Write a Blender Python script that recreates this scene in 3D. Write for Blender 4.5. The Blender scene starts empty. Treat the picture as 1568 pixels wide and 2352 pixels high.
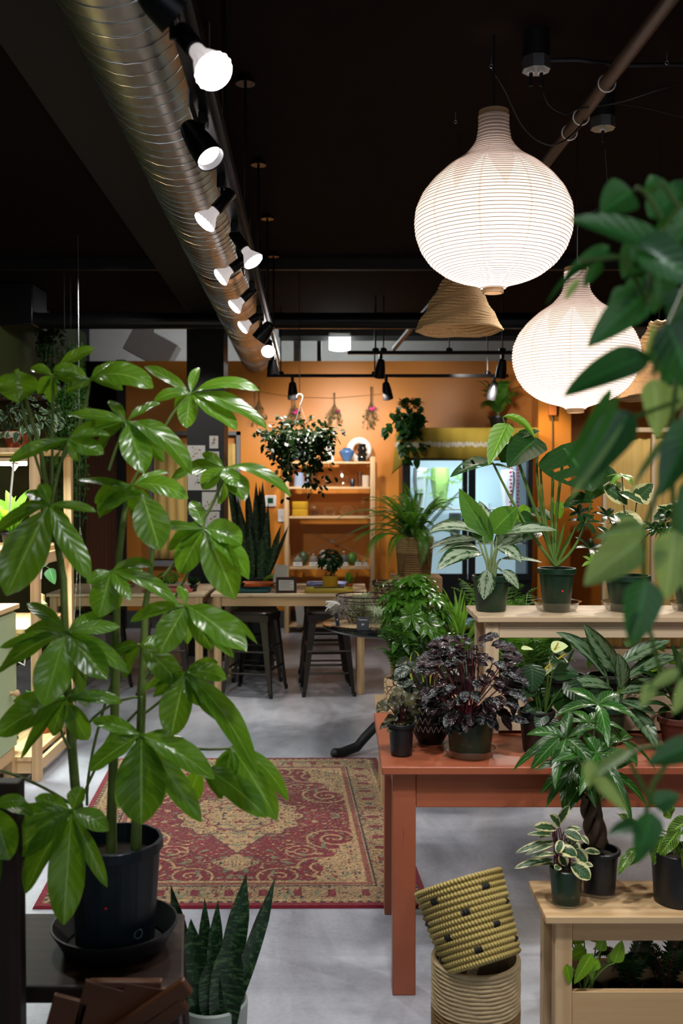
import bpy, math, random
import numpy as np
from mathutils import Vector, Matrix
random.seed(7)
PI = math.pi
V = Vector
C = bpy.context.scene.collection
S = bpy.context.scene

# ------------------------------------------------------------------ camera
F = 2352 * 35 / 36            # focal length in pixels of the 1568x2352 frame
PITCH = math.atan(61 / F)
EYE = V((0, 0, 1.55))
cam_d = bpy.data.cameras.new('camera'); cam = bpy.data.objects.new('camera', cam_d); C.objects.link(cam)
cam_d.sensor_fit = 'VERTICAL'; cam_d.sensor_height = 36; cam_d.sensor_width = 24; cam_d.lens = 35
cam_d.clip_start = 0.05; cam_d.clip_end = 60
cam.location = EYE; cam.rotation_euler = (PI / 2 - PITCH, 0, 0)
cam_d.dof.use_dof = True; cam_d.dof.focus_distance = 3.6; cam_d.dof.aperture_fstop = 3.8
S.camera = cam

# ------------------------------------------------------------------ colour management, world
S.view_settings.view_transform = 'Standard'; S.view_settings.look = 'None'
S.view_settings.gamma = 1; S.view_settings.use_curve_mapping = False
S.view_settings.exposure = 0.0
w = bpy.data.worlds.new('world'); S.world = w; w.use_nodes = True
w.node_tree.nodes['Background'].inputs[0].default_value = (.75, .85, 1, 1)
w.node_tree.nodes['Background'].inputs[1].default_value = 0.008

def light(kind, loc, energy, color=(1, 1, 1), size=.1, target=None, spot=70, blend=.5, sy=None):
    d = bpy.data.lights.new('light_' + kind.lower(), kind); d.energy = energy; d.color = color
    if kind == 'AREA':
        d.size = size
        if sy: d.shape = 'RECTANGLE'; d.size_y = sy
    else: d.shadow_soft_size = size
    if kind == 'SPOT': d.spot_size = math.radians(spot); d.spot_blend = blend
    o = bpy.data.objects.new(d.name, d); C.objects.link(o); o.location = loc
    if target is not None:
        o.rotation_euler = (V(target) - V(loc)).to_track_quat('-Z', 'Y').to_euler()
    return o

# cool area light standing in for daylight from unseen windows behind the camera
light('AREA', (0.6, -2.6, 1.9), 22, (.80, .89, 1), 4.2, (0.2, 4, 1.0), sy=2.0)
# unseen spots over the shop, several added to brighten single plants and surfaces
WARM = (1, .93, .84); NEUT = (1, .96, .92)
light('SPOT', (0.2, 1.6, 3.1), 95, NEUT, .06, (0.55, 3.3, .6), 75, .6)
light('SPOT', (1.9, 1.9, 3.1), 105, NEUT, .05, (1.0, 3.5, .9), 75, .6)
light('SPOT', (1.9, 5.2, 3.1), 170, WARM, .05, (0.9, 4.2, .9), 80, .6)
light('SPOT', (-1.15, 3.5, 3.1), 130, (1, .98, .9), .05, (-.75, 2.15, 1.45), 60, .7)  # set behind the umbrella plant so its leaves glow and the pot stays dark
light('SPOT', (-.9, .6, 3.1), 30, NEUT, .05, (-.75, 2.2, 1.6), 45, .6)
light('SPOT', (1.3, .1, 3.0), 26, (.9, 1, .97), .05, (.42, 1.05, 1.5), 60, .6)  # added to brighten the trailing plant nearest the camera
light('SPOT', (.2, 5.1, 3.1), 75, WARM, .04, (.45, 6.5, 1.2), 48, .6)  # added to brighten the fern on the plinth
light('SPOT', (.9, 3.4, 3.1), 28, NEUT, .04, (.3, 4.35, 1.1), 40, .6)
light('SPOT', (2.6, 7.2, 3.1), 150, WARM, .06, (2.8, 9.0, 1.5), 60, .6)  # added to brighten the curtain screen
light('SPOT', (-1.4, 7.0, 3.0), 30, NEUT, .06, (-2.78, 9.0, 2.2), 70, .8)  # added weak spot lifting the dark green wall
light('SPOT', (-1.3, 6.0, 3.0), 60, NEUT, .06, (-2.2, 7.7, 1.7), 50, .8)  # added to brighten the hanging plants at the left wall
light('SPOT', (1.1, 8.8, 2.7), 26, WARM, .05, (1.5, 10.1, 2.35), 50, .8)  # added to brighten the fern and cloth on the cooler
light('SPOT', (-1.75, 6.9, 2.8), 90, NEUT, .06, (-1.25, 9.0, 1.75), 40, .6)  # added to brighten the prints on the column
light('SPOT', (-1.2, 3.6, 3.1), 240, (.93, .96, 1), .06, (-1.1, 4.7, 0), 85, .7)
light('SPOT', (.1, 1.5, 3.1), 60, (.96, .97, 1), .06, (-.05, 2.9, 0), 50, .7)

# ------------------------------------------------------------------ projection helpers: where a thing seen in the photo stands
def W(px, py, Y):
    cx = (px - 784) / F; cy = (1176 - py) / F
    d = V((cx, math.cos(PITCH) + cy * math.sin(PITCH), -math.sin(PITCH) + cy * math.cos(PITCH)))
    return EYE + d * (Y / d.y)
def sc(Y): return F / Y      # pixels per metre at depth Y

# ------------------------------------------------------------------ mesh builder
ORG = {}
def noshadow(): pass
class MB:
    def __init__(s): s.v = []; s.f = []; s.uv = []; s.m = []; s.mi = 0; s.cr = []
    def mat(s, i): s.mi = i; return s
    def add(s, vs, fs, uvs=None):
        n = len(s.v); s.v += [tuple(v) for v in vs]
        s.uv += uvs if uvs else [(0, 0)] * len(vs)
        for f in fs: s.f.append(tuple(n + i for i in f)); s.m.append(s.mi)
        return s
    def box(s, c, d, M=None):
        x, y, z = d[0] / 2, d[1] / 2, d[2] / 2
        vs = [V((a, b, e)) for a in (-x, x) for b in (-y, y) for e in (-z, z)]
        if M: vs = [M @ v for v in vs]
        vs = [v + V(c) for v in vs]
        return s.add(vs, [(0, 1, 3, 2), (4, 6, 7, 5), (0, 4, 5, 1), (2, 3, 7, 6), (0, 2, 6, 4), (1, 5, 7, 3)])
    def bx(s, x0, x1, y0, y1, z0, z1):
        return s.box(((x0 + x1) / 2, (y0 + y1) / 2, (z0 + z1) / 2), (abs(x1 - x0), abs(y1 - y0), abs(z1 - z0)))
    def bar(s, a, b, w, h, up=(0, 0, 1), w2=None, h2=None):
        a, b = V(a), V(b); t = (b - a).normalized(); u = V(up); r = t.cross(u)
        if r.length < 1e-4: r = t.cross(V((0, 1, 0)))
        r.normalize(); u = r.cross(t); w2 = w2 or w; h2 = h2 or h
        vs = [p + r * (i * W_ / 2) + u * (j * H_ / 2) for p, W_, H_ in ((a, w, h), (b, w2, h2)) for i, j in ((-1, -1), (1, -1), (1, 1), (-1, 1))]
        return s.add(vs, [(0, 3, 2, 1), (4, 5, 6, 7), (0, 1, 5, 4), (1, 2, 6, 5), (2, 3, 7, 6), (3, 0, 4, 7)])
    def lathe(s, prof, c=(0, 0, 0), n=32, M=None, capb=False, capt=False, rmod=None):
        c = V(c); vs = []; uv = []
        for j, (r, z) in enumerate(prof):
            for i in range(n):
                a = 2 * PI * i / n; rr = r * (rmod(a, z) if rmod else 1)
                p = V((rr * math.cos(a), rr * math.sin(a), z))
                vs.append((M @ p if M else p) + c); uv.append((i / n, j / max(1, len(prof) - 1)))
        fs = [(j * n + i, j * n + (i + 1) % n, (j + 1) * n + (i + 1) % n, (j + 1) * n + i) for j in range(len(prof) - 1) for i in range(n)]
        if capb: fs.append(tuple(range(n))[::-1])
        if capt: fs.append(tuple((len(prof) - 1) * n + i for i in range(n)))
        return s.add(vs, fs, uv)
    def tube(s, pts, r, n=6, r1=None, cap=True, closed=False):
        pts = [V(p) for p in pts]; m = len(pts); vs = []; uv = []; prev = None
        for k, p in enumerate(pts):
            if closed: t = pts[(k + 1) % m] - pts[k - 1]
            else: t = pts[min(k + 1, m - 1)] - pts[max(k - 1, 0)]
            t.normalize()
            if prev is None:
                u = t.orthogonal().normalized()
            else:
                u = prev - t * prev.dot(t)
                u = u.normalized() if u.length > 1e-6 else t.orthogonal().normalized()
            prev = u; v2 = t.cross(u); rr = r if r1 is None else r + (r1 - r) * k / max(1, m - 1)
            if callable(r): rr = r(k / max(1, m - 1))
            for i in range(n):
                a = 2 * PI * i / n; vs.append(p + u * (rr * math.cos(a)) + v2 * (rr * math.sin(a))); uv.append((.5, k / max(1, m - 1)))
        kk = m if closed else m - 1
        fs = [(k * n + i, k * n + (i + 1) % n, ((k + 1) % m) * n + (i + 1) % n, ((k + 1) % m) * n + i) for k in range(kk) for i in range(n)]
        if cap and not closed: fs += [tuple(range(n))[::-1], tuple((m - 1) * n + i for i in range(n))]
        return s.add(vs, fs, uv)
    def ring(s, c, r, t, n=32, seg=6, M=None, ry=None):
        pts = []
        for i in range(n):
            a = 2 * PI * i / n; p = V((r * math.cos(a), (ry or r) * math.sin(a), 0)); pts.append((M @ p if M else p) + V(c))
        return s.tube(pts, t, seg, closed=True)
    def sphere(s, c, r, n=12, m=8, sx=1, sy=1, sz=1):
        prof = [(max(1e-5, r * math.sin(PI * j / m)), -r * math.cos(PI * j / m) * sz) for j in range(m + 1)]
        return s.lathe(prof, c, n, Matrix.Diagonal((sx, sy, 1)))
    def leaf(s, A, B, w, nrm=(0, -.75, .65), arch=0.0, fold=.25, shape='lance', nu=4, nv=9, curl=0, wave=0, tw=0, split=False, lobe=0):
        A, B = V(A), V(B); L = (B - A).length
        if L < 1e-5: return s
        up = V((0, 0, 1)); t0 = (B - A) / L; nr = V(nrm); nr = nr - t0 * nr.dot(t0)
        if nr.length < .05: nr = t0.orthogonal()
        nr.normalize(); mid = (A + B) / 2 + (nr * .5 + up * .5) * (arch * L)
        ph = random.random() * 6; vs = []; uv = []
        for j in range(nv + 1):
            t = j / nv
            p = A * (1 - t) ** 2 + mid * (2 * t * (1 - t)) + B * t * t
            tg = ((mid - A) * (1 - t) + (B - mid) * t); tg = tg.normalized() if tg.length > 1e-6 else t0
            n2 = nr - tg * nr.dot(tg); n2.normalize(); sd = tg.cross(n2)
            if tw:
                R = Matrix.Rotation(tw * t, 3, tg); sd = R @ sd; n2 = R @ n2
            hw = w / 2 * PROF[shape](t)
            for i in range(nu + 1):
                u = i / nu * 2 - 1
                q = p + sd * (u * hw) + n2 * (abs(u) ** 1.3 * hw * fold) + n2 * (-curl * w * u * u * t)
                if wave: q += n2 * (wave * w * math.sin(t * 13 + ph + (2 if u > 0 else 0)) * abs(u))
                if lobe: q -= tg * (lobe * L * u * u * max(0, 1 - t * 2.2) ** 1.5)
                vs.append(q); uv.append((i / nu, t))
        fs = []
        for j in range(nv):
            for i in range(nu):
                if split and .3 < abs((i + .5) / nu * 2 - 1) < .8 and (j % 4 == 2) and 2 < j < nv - 3: continue
                fs.append((j * (nu + 1) + i, j * (nu + 1) + i + 1, (j + 1) * (nu + 1) + i + 1, (j + 1) * (nu + 1) + i))
        return s.add(vs, fs, uv)
    def build(s, name, mats, parent=None, smooth=True, bevel=0, kind=None, label=None, cat=None, group=None, loc=None, sub=0):
        me = bpy.data.meshes.new(name)
        if parent is not None: org = ORG[parent.name]
        elif loc is not None: org = V(loc)
        elif kind == 'structure': org = V((0, 0, 0))
        else:
            a = np.array(s.v); org = V((float((a[:, 0].min() + a[:, 0].max()) / 2), float((a[:, 1].min() + a[:, 1].max()) / 2), float(a[:, 2].min())))
        a = np.array(s.v, dtype=np.float32) - np.array(org, dtype=np.float32)
        me.from_pydata(a.tolist(), [], s.f)
        uvl = me.uv_layers.new(name='UVMap')
        li = np.empty(len(me.loops), dtype=np.int32); me.loops.foreach_get('vertex_index', li)
        uvl.data.foreach_set('uv', np.array(s.uv, dtype=np.float32)[li].ravel())
        if not isinstance(mats, (list, tuple)): mats = [mats]
        for m in mats: me.materials.append(m)
        me.polygons.foreach_set('material_index', s.m)
        if smooth:
            me.polygons.foreach_set('use_smooth', [True] * len(me.polygons))
            try: me.set_sharp_from_angle(angle=math.radians(40))
            except Exception: pass
        me.update()
        o = bpy.data.objects.new(name, me); C.objects.link(o)
        if parent is not None: o.parent = parent
        else: o.location = org
        ORG[o.name] = org
        if bevel:
            b = o.modifiers.new('bevel', 'BEVEL'); b.width = bevel; b.segments = 2; b.limit_method = 'ANGLE'
        if kind: o['kind'] = kind
        if label: o['label'] = label
        if cat: o['category'] = cat
        if group: o['group'] = group
        return o
def lerp(a, b, t): return a + (b - a) * t
PROF = {
    'lance': lambda t: max(.02, math.sin(PI * min(1, t) ** .85) ** .8),
    'ellip': lambda t: max(.02, math.sin(PI * t) ** .6),
    'obov': lambda t: max(.03, (math.sin(PI * t ** 1.25) ** .75)),
    'heart': lambda t: (min(1, t / .22)) ** .5 * (1 if t < .22 else max(0.01, math.cos((t - .22) / .78 * PI / 2)) ** .75),
    'blade': lambda t: (.65 + .35 * math.sin(PI * min(1, t * 1.1))) * (1 if t < .7 else max(.02, 1 - ((t - .7) / .3) ** 1.7)),
    'strap': lambda t: max(.04, math.sin(PI * (.12 + .88 * t)) ** .5),
    'umbr': lambda t: max(.05, .1 if t < .06 else math.sin(PI * ((t - .06) / .94) ** 1.1) ** .62),
}
def leaves(parent, name, mat, rows, Y, label=None):
    for r in rows:
        mm = MB(); a = r[:5]; d = r[5] if len(r) > 5 else 0; k = r[6] if len(r) > 6 else {}
        Lf(mm, a[0], a[1], a[2], a[3], a[4], Y + (r[7] if len(r) > 7 else 0), d, **k); mm.build(name, mat, parent, label=label)
def thing(name, label, cat, loc, group=None):
    o = bpy.data.objects.new(name, None); C.objects.link(o); o.location = loc; o.empty_display_size = .05
    o['label'] = label; o['category'] = cat
    if group: o['group'] = group
    ORG[o.name] = V(loc); return o
def dup(root, delta, label=None, group=None, rz=0, scale=1):
    def cp(o, par):
        c = o.copy(); C.objects.link(c)
        if par: c.parent = par
        for ch in list(o.children): cp(ch, c)
        return c
    r = cp(root, None); r.location = V(root.location) + V(delta); r.rotation_euler.z = root.rotation_euler.z + rz
    r.scale = (scale,) * 3 if not isinstance(scale, tuple) else scale
    if label: r['label'] = label
    if group: r['group'] = group
    return r
def text(s, size, loc, M, mat, parent, name='lettering', ext=.0003, align='CENTER'):
    cu = bpy.data.curves.new('t', 'FONT'); cu.body = s; cu.size = size; cu.extrude = ext; cu.align_x = align; cu.align_y = 'CENTER'; cu.resolution_u = 3
    to = bpy.data.objects.new('t', cu); C.objects.link(to)
    dg = bpy.context.evaluated_depsgraph_get(); dg.update()
    me = bpy.data.meshes.new_from_object(to.evaluated_get(dg)); bpy.data.objects.remove(to)
    M = M.to_4x4() if len(M) == 3 else M
    me.transform(Matrix.Translation(V(loc) - ORG[parent.name]) @ M)
    me.materials.clear(); me.materials.append(mat)
    o = bpy.data.objects.new(name, me); C.objects.link(o); o.parent = parent; ORG[o.name] = ORG[parent.name]
    return o
FACE = Matrix.Rotation(PI / 2, 3, 'X')   # text standing up, read from the camera's side

# ------------------------------------------------------------------ materials
def srgb(r, g, b): return tuple((c / 255 / 12.92 if c <= 10 else ((c / 255 + .055) / 1.055) ** 2.4) for c in (r, g, b)) + (1,)
class NT:
    def __init__(s, name):
        s.mat = bpy.data.materials.new(name); s.mat.use_nodes = True; s.t = s.mat.node_tree
        s.b = s.t.nodes['Principled BSDF']; s.out = s.t.nodes['Material Output']
    def n(s, typ, **kw):
        n = s.t.nodes.new(typ)
        for k, v in kw.items():
            if k.startswith('i_'): n.inputs[k[2:].replace('_', ' ')].default_value = v
            else: setattr(n, k, v)
        return n
    def l(s, a, b): s.t.links.new(a, b)
    def math(s, op, a, b=None, c=None, clamp=False):
        n = s.n('ShaderNodeMath', operation=op, use_clamp=clamp)
        for i, x in enumerate((a, b, c)):
            if x is None: continue
            if isinstance(x, (int, float)): n.inputs[i].default_value = x
            else: s.l(x, n.inputs[i])
        return n.outputs[0]
    def mix(s, f, a, b, mode='MIX'):
        n = s.n('ShaderNodeMix', data_type='RGBA', blend_type=mode)
        for i, x in ((0, f), (6, a), (7, b)):
            if isinstance(x, (int, float)): n.inputs[i].default_value = x
            elif isinstance(x, tuple): n.inputs[i].default_value = x
            else: s.l(x, n.inputs[i])
        return n.outputs[2]
    def ramp(s, f, stops):
        n = s.n('ShaderNodeValToRGB'); e = n.color_ramp.elements
        while len(e) < len(stops): e.new(.5)
        for i, (p, c) in enumerate(stops): e[i].position = p; e[i].color = c
        s.l(f, n.inputs[0]); return n.outputs[0]
    def coord(s, which='Object', scale=(1, 1, 1)):
        tc = s.n('ShaderNodeTexCoord'); mp = s.n('ShaderNodeMapping'); mp.inputs['Scale'].default_value = scale
        s.l(tc.outputs[which], mp.inputs[0]); return mp.outputs[0]
    def noise(s, vec, scale=5, detail=4, rough=.55, dist=0):
        n = s.n('ShaderNodeTexNoise'); n.inputs['Scale'].default_value = scale; n.inputs['Detail'].default_value = detail
        n.inputs['Roughness'].default_value = rough; n.inputs['Distortion'].default_value = dist
        if vec is not None: s.l(vec, n.inputs['Vector'])
        return n.outputs[0]
    def bump(s, h, strength=.3, dist=.01):
        b = s.n('ShaderNodeBump'); b.inputs['Strength'].default_value = strength; b.inputs['Distance'].default_value = dist
        s.l(h, b.inputs['Height']); s.l(b.outputs[0], s.b.inputs['Normal']); return b
    def set(s, **kw):
        for k, v in kw.items():
            k = k.replace('_', ' ')
            if isinstance(v, (int, float, tuple)): s.b.inputs[k].default_value = v
            else: s.l(v, s.b.inputs[k])
        return s
def pbr(name, col, rough=.5, metal=0, var=.12, vs=8, bump=0, bs=60, **kw):
    m = NT(name); vec = m.coord(); nz = m.noise(vec, vs, 5)
    f = m.math('MULTIPLY_ADD', nz, 2 * var, 1 - var)
    c = m.mix(1.0, col, (1, 1, 1, 1), 'MULTIPLY'); mx = m.n('ShaderNodeMix', data_type='RGBA', blend_type='MULTIPLY'); mx.inputs[0].default_value = 1
    mx.inputs[6].default_value = col; m.l(f, mx.inputs[7])
    m.set(Base_Color=mx.outputs[2], Roughness=rough, Metallic=metal, **kw)
    if bump: m.bump(m.noise(vec, bs, 3), bump, .004)
    return m.mat
def emit(name, col, st):
    m = NT(name); m.set(Base_Color=col, Emission_Color=col, Emission_Strength=st); return m.mat
def wood(name, c1, c2, axis=0, scale=1.0, rough=.55, knots=True, cb=1.0):
    m = NT(name); s3 = [14 * scale] * 3; s3[axis] = .9 * scale; vec = m.coord('Object', tuple(s3))
    wv = m.n('ShaderNodeTexWave', wave_type='BANDS', bands_direction='XYZ'[1 if axis == 0 else 0]); m.l(vec, wv.inputs[0])
    wv.inputs['Scale'].default_value = .55; wv.inputs['Distortion'].default_value = 7; wv.inputs['Detail'].default_value = 3; wv.inputs['Detail Scale'].default_value = .6
    fine = m.noise(vec, 6, 6, .7); big = m.noise(m.coord('Object', (1, 1, 1)), 2.2, 2)
    f = m.math('ADD', m.math('MULTIPLY', wv.outputs[0], .55), m.math('MULTIPLY', fine, .45))
    c = m.mix(f, c1, c2); c = m.mix(m.math('MULTIPLY', big, .35), c, c2)
    if knots:
        ks = [3.2, 3.2, 3.2]; ks[axis] = 1.6; vo = m.n('ShaderNodeTexVoronoi'); m.l(m.coord('Object', tuple(ks)), vo.inputs[0]); vo.inputs['Scale'].default_value = 1.7
        k = m.math('LESS_THAN', vo.outputs['Distance'], .07); c = m.mix(m.math('MULTIPLY', k, .7), c, tuple(x * .3 for x in c2[:3]) + (1,))
    m.set(Base_Color=c, Roughness=rough); m.bump(f, .12, .002); return m.mat
def leafm(name, base, mid=None, kind='plain', c2=None, rough=.32, trans=.22, vein=.35, dark=.55, bumpy=.0, back=None, coat=0):
    m = NT(name); uv = m.n('ShaderNodeUVMap'); sp = m.n('ShaderNodeSeparateXYZ'); m.l(uv.outputs[0], sp.inputs[0]); u, v = sp.outputs[0], sp.outputs[1]
    g = m.n('ShaderNodeNewGeometry'); ri = g.outputs['Random Per Island']
    au = m.math('MULTIPLY', m.math('ABSOLUTE', m.math('SUBTRACT', u, .5)), 2.0)
    obj = m.coord(); nz = m.noise(obj, 25, 4)
    dk = tuple(x * dark for x in base[:3]) + (1,)
    c = m.mix(ri, base, dk); c = m.mix(m.math('MULTIPLY', nz, .5), c, dk)
    if kind == 'aglao':
        n2 = m.noise(m.coord('Object', (1, 1, 1)), 70, 3, .7)
        st = m.n('ShaderNodeTexNoise'); cmb = m.n('ShaderNodeCombineXYZ'); m.l(m.math('MULTIPLY', au, 3.), cmb.inputs[0]); m.l(m.math('SUBTRACT', m.math('MULTIPLY', v, 16.), m.math('MULTIPLY', au, 8.)), cmb.inputs[1]); m.l(m.math('MULTIPLY', ri, 30.), cmb.inputs[2])
        m.l(cmb.outputs[0], st.inputs[0]); st.inputs['Scale'].default_value = 1.0; st.inputs['Detail'].default_value = 4
        e = m.math('ADD', m.math('ABSOLUTE', m.math('SUBTRACT', au, .38)), m.math('MULTIPLY', m.math('SUBTRACT', st.outputs[0], .5), 1.5))
        k = m.math('LESS_THAN', e, .33); c = m.mix(m.math('MULTIPLY', k, .92), c, c2)
    elif kind == 'edge':
        e = m.math('ADD', au, m.math('MULTIPLY', m.math('SUBTRACT', m.noise(obj, 38, 3, .6), .5), 1.4)); k = m.math('GREATER_THAN', e, .62); c = m.mix(k, c, c2)
    elif kind == 'edgethin':
        k = m.math('GREATER_THAN', au, .72); c = m.mix(k, c, c2)
    elif kind == 'band':
        cmb = m.n('ShaderNodeCombineXYZ'); m.l(m.math('MULTIPLY', u, 1.6), cmb.inputs[0]); m.l(m.math('MULTIPLY', v, 26.), cmb.inputs[1]); m.l(m.math('MULTIPLY', ri, 40.), cmb.inputs[2])
        bn = m.noise(cmb.outputs[0], 1.3, 5, .7); k = m.ramp(bn, [(.5, (0, 0, 0, 1)), (.6, (1, 1, 1, 1))]); c = m.mix(m.math('MULTIPLY', k, .75), c, c2)
    elif kind == 'stripe':
        wv = m.math('SINE', m.math('SUBTRACT', m.math('MULTIPLY', v, 70.), m.math('MULTIPLY', au, 16.)))
        k = m.math('MULTIPLY', m.math('GREATER_THAN', wv, .1), m.math('MULTIPLY', m.math('GREATER_THAN', au, .1), m.math('LESS_THAN', au, .85))); c = m.mix(k, c, c2)
    elif kind == 'silver':
        bn = m.noise(obj, 140, 3, .6); k = m.ramp(bn, [(.48, (0, 0, 0, 1)), (.56, (1, 1, 1, 1))]); k2 = m.math('MULTIPLY', k, m.math('GREATER_THAN', ri, .66)); c = m.mix(m.math('MULTIPLY', k2, .6), c, c2)
    rib = m.math('LESS_THAN', au, .055); lv = m.math('SINE', m.math('SUBTRACT', m.math('MULTIPLY', v, 46.), m.math('MULTIPLY', au, 11.)))
    mc = mid or tuple(min(1, x * 2.2) for x in base[:3]) + (1,)
    c = m.mix(m.math('MULTIPLY', rib, .6), c, mc)
    lvm = m.math('MULTIPLY', m.math('GREATER_THAN', lv, .9), vein * .5); c = m.mix(lvm, c, mc)
    if back: c = m.mix(g.outputs['Backfacing'], c, back)
    m.set(Base_Color=c, Roughness=rough, Coat_Weight=coat, Coat_Roughness=.2); m.b.inputs['Specular IOR Level'].default_value = .5
    h = m.math('ADD', m.math('MULTIPLY', lv, .25), m.math('MULTIPLY', au, -.3)); m.bump(h, .25 + bumpy, .003)
    if trans:
        tr = m.n('ShaderNodeBsdfTranslucent'); tc = m.mix(.5, c, (min(1, base[0] * 2.5 + .05), min(1, base[1] * 2 + .1), base[2] * .6, 1)); m.l(tc, tr.inputs[0])
        mx = m.n('ShaderNodeMixShader'); mx.inputs[0].default_value = trans; m.l(m.b.outputs[0], mx.inputs[1]); m.l(tr.outputs[0], mx.inputs[2]); m.l(mx.outputs[0], m.out.inputs[0])
    return m.mat
def glassm(name, col=(1, 1, 1, 1), rough=.03, tint=.88, thin=.0):
    m = NT(name); gl = m.n('ShaderNodeBsdfGlossy'); gl.inputs[1].default_value = rough; tp = m.n('ShaderNodeBsdfTransparent'); tp.inputs[0].default_value = tuple(x * tint for x in col[:3]) + (1,)
    fr = m.n('ShaderNodeLayerWeight'); fr.inputs[0].default_value = .5; mx = m.n('ShaderNodeMixShader')
    m.l(m.math('MULTIPLY_ADD', m.math('POWER', fr.outputs[1], 3.), .75, .08 + thin, clamp=True), mx.inputs[0]); m.l(tp.outputs[0], mx.inputs[1]); m.l(gl.outputs[0], mx.inputs[2]); m.l(mx.outputs[0], m.out.inputs[0]); return m.mat

M = {}
PINE1, PINE2 = srgb(226, 196, 152), srgb(190, 150, 104)
for ax, nm in enumerate('xyz'): M['pine_' + nm] = wood('pine_' + nm, PINE1, PINE2, ax)
for ax, nm in enumerate('xyz'): M['pale_' + nm] = wood('pale_pine_' + nm, srgb(236, 216, 184), srgb(205, 176, 138), ax, 1.2)
for ax, nm in enumerate('xyz'): M['dkw_' + nm] = wood('dark_wood_' + nm, srgb(58, 30, 16), srgb(28, 14, 8), ax, knots=False, rough=.55)
M['slat'] = wood('folding_wood', srgb(100, 56, 26), srgb(64, 34, 15), 0, knots=False, rough=.45)
M['black'] = pbr('black_paint', (.004, .004, .005, 1), .6)
M['blackm'] = pbr('black_metal', (.012, .012, .013, 1), .3, .5)
M['gun'] = pbr('gunmetal', (.045, .037, .032, 1), .38, .85)
M['white'] = pbr('white_plastic', (.8, .79, .77, 1), .4, var=.04)
M['paper'] = pbr('paper', (.78, .77, .72, 1), .8, var=.05)
M['ink'] = pbr('ink_grey', (.12, .12, .12, 1), .8)
M['galv'] = pbr('galvanized', (.45, .48, .5, 1), .35, .9, var=.3, vs=40)
M['soil'] = pbr('soil', (.018, .011, .007, 1), .95, bump=.9, bs=120)
M['terra'] = pbr('terracotta', srgb(178, 92, 58), .75, var=.1)
M['gpot'] = pbr('green_pot', srgb(24, 54, 36), .35, var=.08)
M['npot'] = pbr('navy_pot', srgb(17, 34, 46), .4, var=.15)
M['bpot'] = pbr('black_pot', (.01, .011, .013, 1), .38)
M['red'] = pbr('red_dot', srgb(220, 40, 40), .6)
M['ceram'] = pbr('white_ceramic', (.82, .78, .70, 1), .3, var=.05)
M['stem'] = pbr('green_stem', srgb(96, 128, 52), .5, var=.2)
M['stemw'] = pbr('woody_stem', srgb(96, 88, 60), .7, var=.3, vs=30)
M['stemr'] = pbr('red_stem', srgb(92, 30, 40), .5)
M['glass'] = glassm('clear_glass', tint=.97)
M['plas'] = glassm('clear_plastic', rough=.1, tint=.93)
M['l_umb'] = leafm('umbrella_leaf', srgb(100, 150, 38), kind='plain', rough=.26, trans=.4, mid=srgb(150, 190, 90), dark=.4)
M['l_poth'] = leafm('pothos_leaf', srgb(52, 122, 66), coat=.5, rough=.38, trans=.22, dark=.45, vein=.1)
M['l_pothl'] = leafm('pothos_leaf_lit', srgb(158, 206, 128), rough=.4, trans=.3, dark=.75, vein=.1)  # pale leaves; the bright light on them is put into the base colour
M['l_dk'] = leafm('dark_leaf', srgb(34, 72, 30), rough=.3, trans=.15, dark=.5)
M['l_md'] = leafm('mid_leaf', srgb(58, 112, 40), rough=.32, trans=.22, dark=.5)
M['l_lt'] = leafm('light_leaf', srgb(120, 176, 56), rough=.35, trans=.3, dark=.7)
M['l_neon'] = leafm('neon_leaf', srgb(130, 180, 30), rough=.35, trans=.3, dark=.6)
M['l_agl'] = leafm('silver_leaf', srgb(44, 84, 40), kind='aglao', c2=srgb(190, 208, 180), rough=.35, dark=.7, back=srgb(84, 130, 60))
M['l_agd'] = leafm('dark_silver_leaf', srgb(28, 62, 30), kind='aglao', c2=srgb(120, 150, 112), rough=.3, dark=.7, back=srgb(64, 110, 46))
M['l_mon'] = leafm('split_leaf', srgb(44, 82, 40), rough=.22, trans=.15, dark=.7, coat=.3)
M['l_pur'] = leafm('purple_leaf', srgb(34, 20, 24), kind='silver', c2=srgb(120, 140, 140), rough=.25, trans=.05, dark=.5, bumpy=.4, mid=srgb(90, 30, 50))
M['l_beg'] = leafm('begonia_leaf', srgb(70, 72, 40), rough=.35, trans=.1, dark=.6, mid=srgb(120, 70, 50))
M['l_snk'] = leafm('snake_leaf', srgb(24, 54, 30), kind='band', c2=srgb(80, 116, 72), rough=.35, trans=.02, vein=0, dark=.6, mid=srgb(30, 64, 34))
M['l_sny'] = leafm('snake_leaf_edge', srgb(30, 62, 34), kind='edgethin', c2=srgb(180, 184, 70), rough=.35, trans=.02, vein=0, dark=.7)
M['l_var'] = leafm('cream_leaf', srgb(62, 94, 58), kind='edge', c2=srgb(226, 220, 160), rough=.35, trans=.1, dark=.7)
M['l_cal'] = leafm('calathea_leaf', srgb(110, 150, 44), kind='stripe', c2=srgb(22, 50, 22), rough=.35, trans=.12, dark=.8)
M['l_fern'] = leafm('fern_leaf', srgb(88, 148, 48), rough=.3, trans=.3, dark=.5, vein=0)
M['l_hair'] = pbr('grey_green_hair', srgb(150, 168, 130), .6, var=.3)
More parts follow.
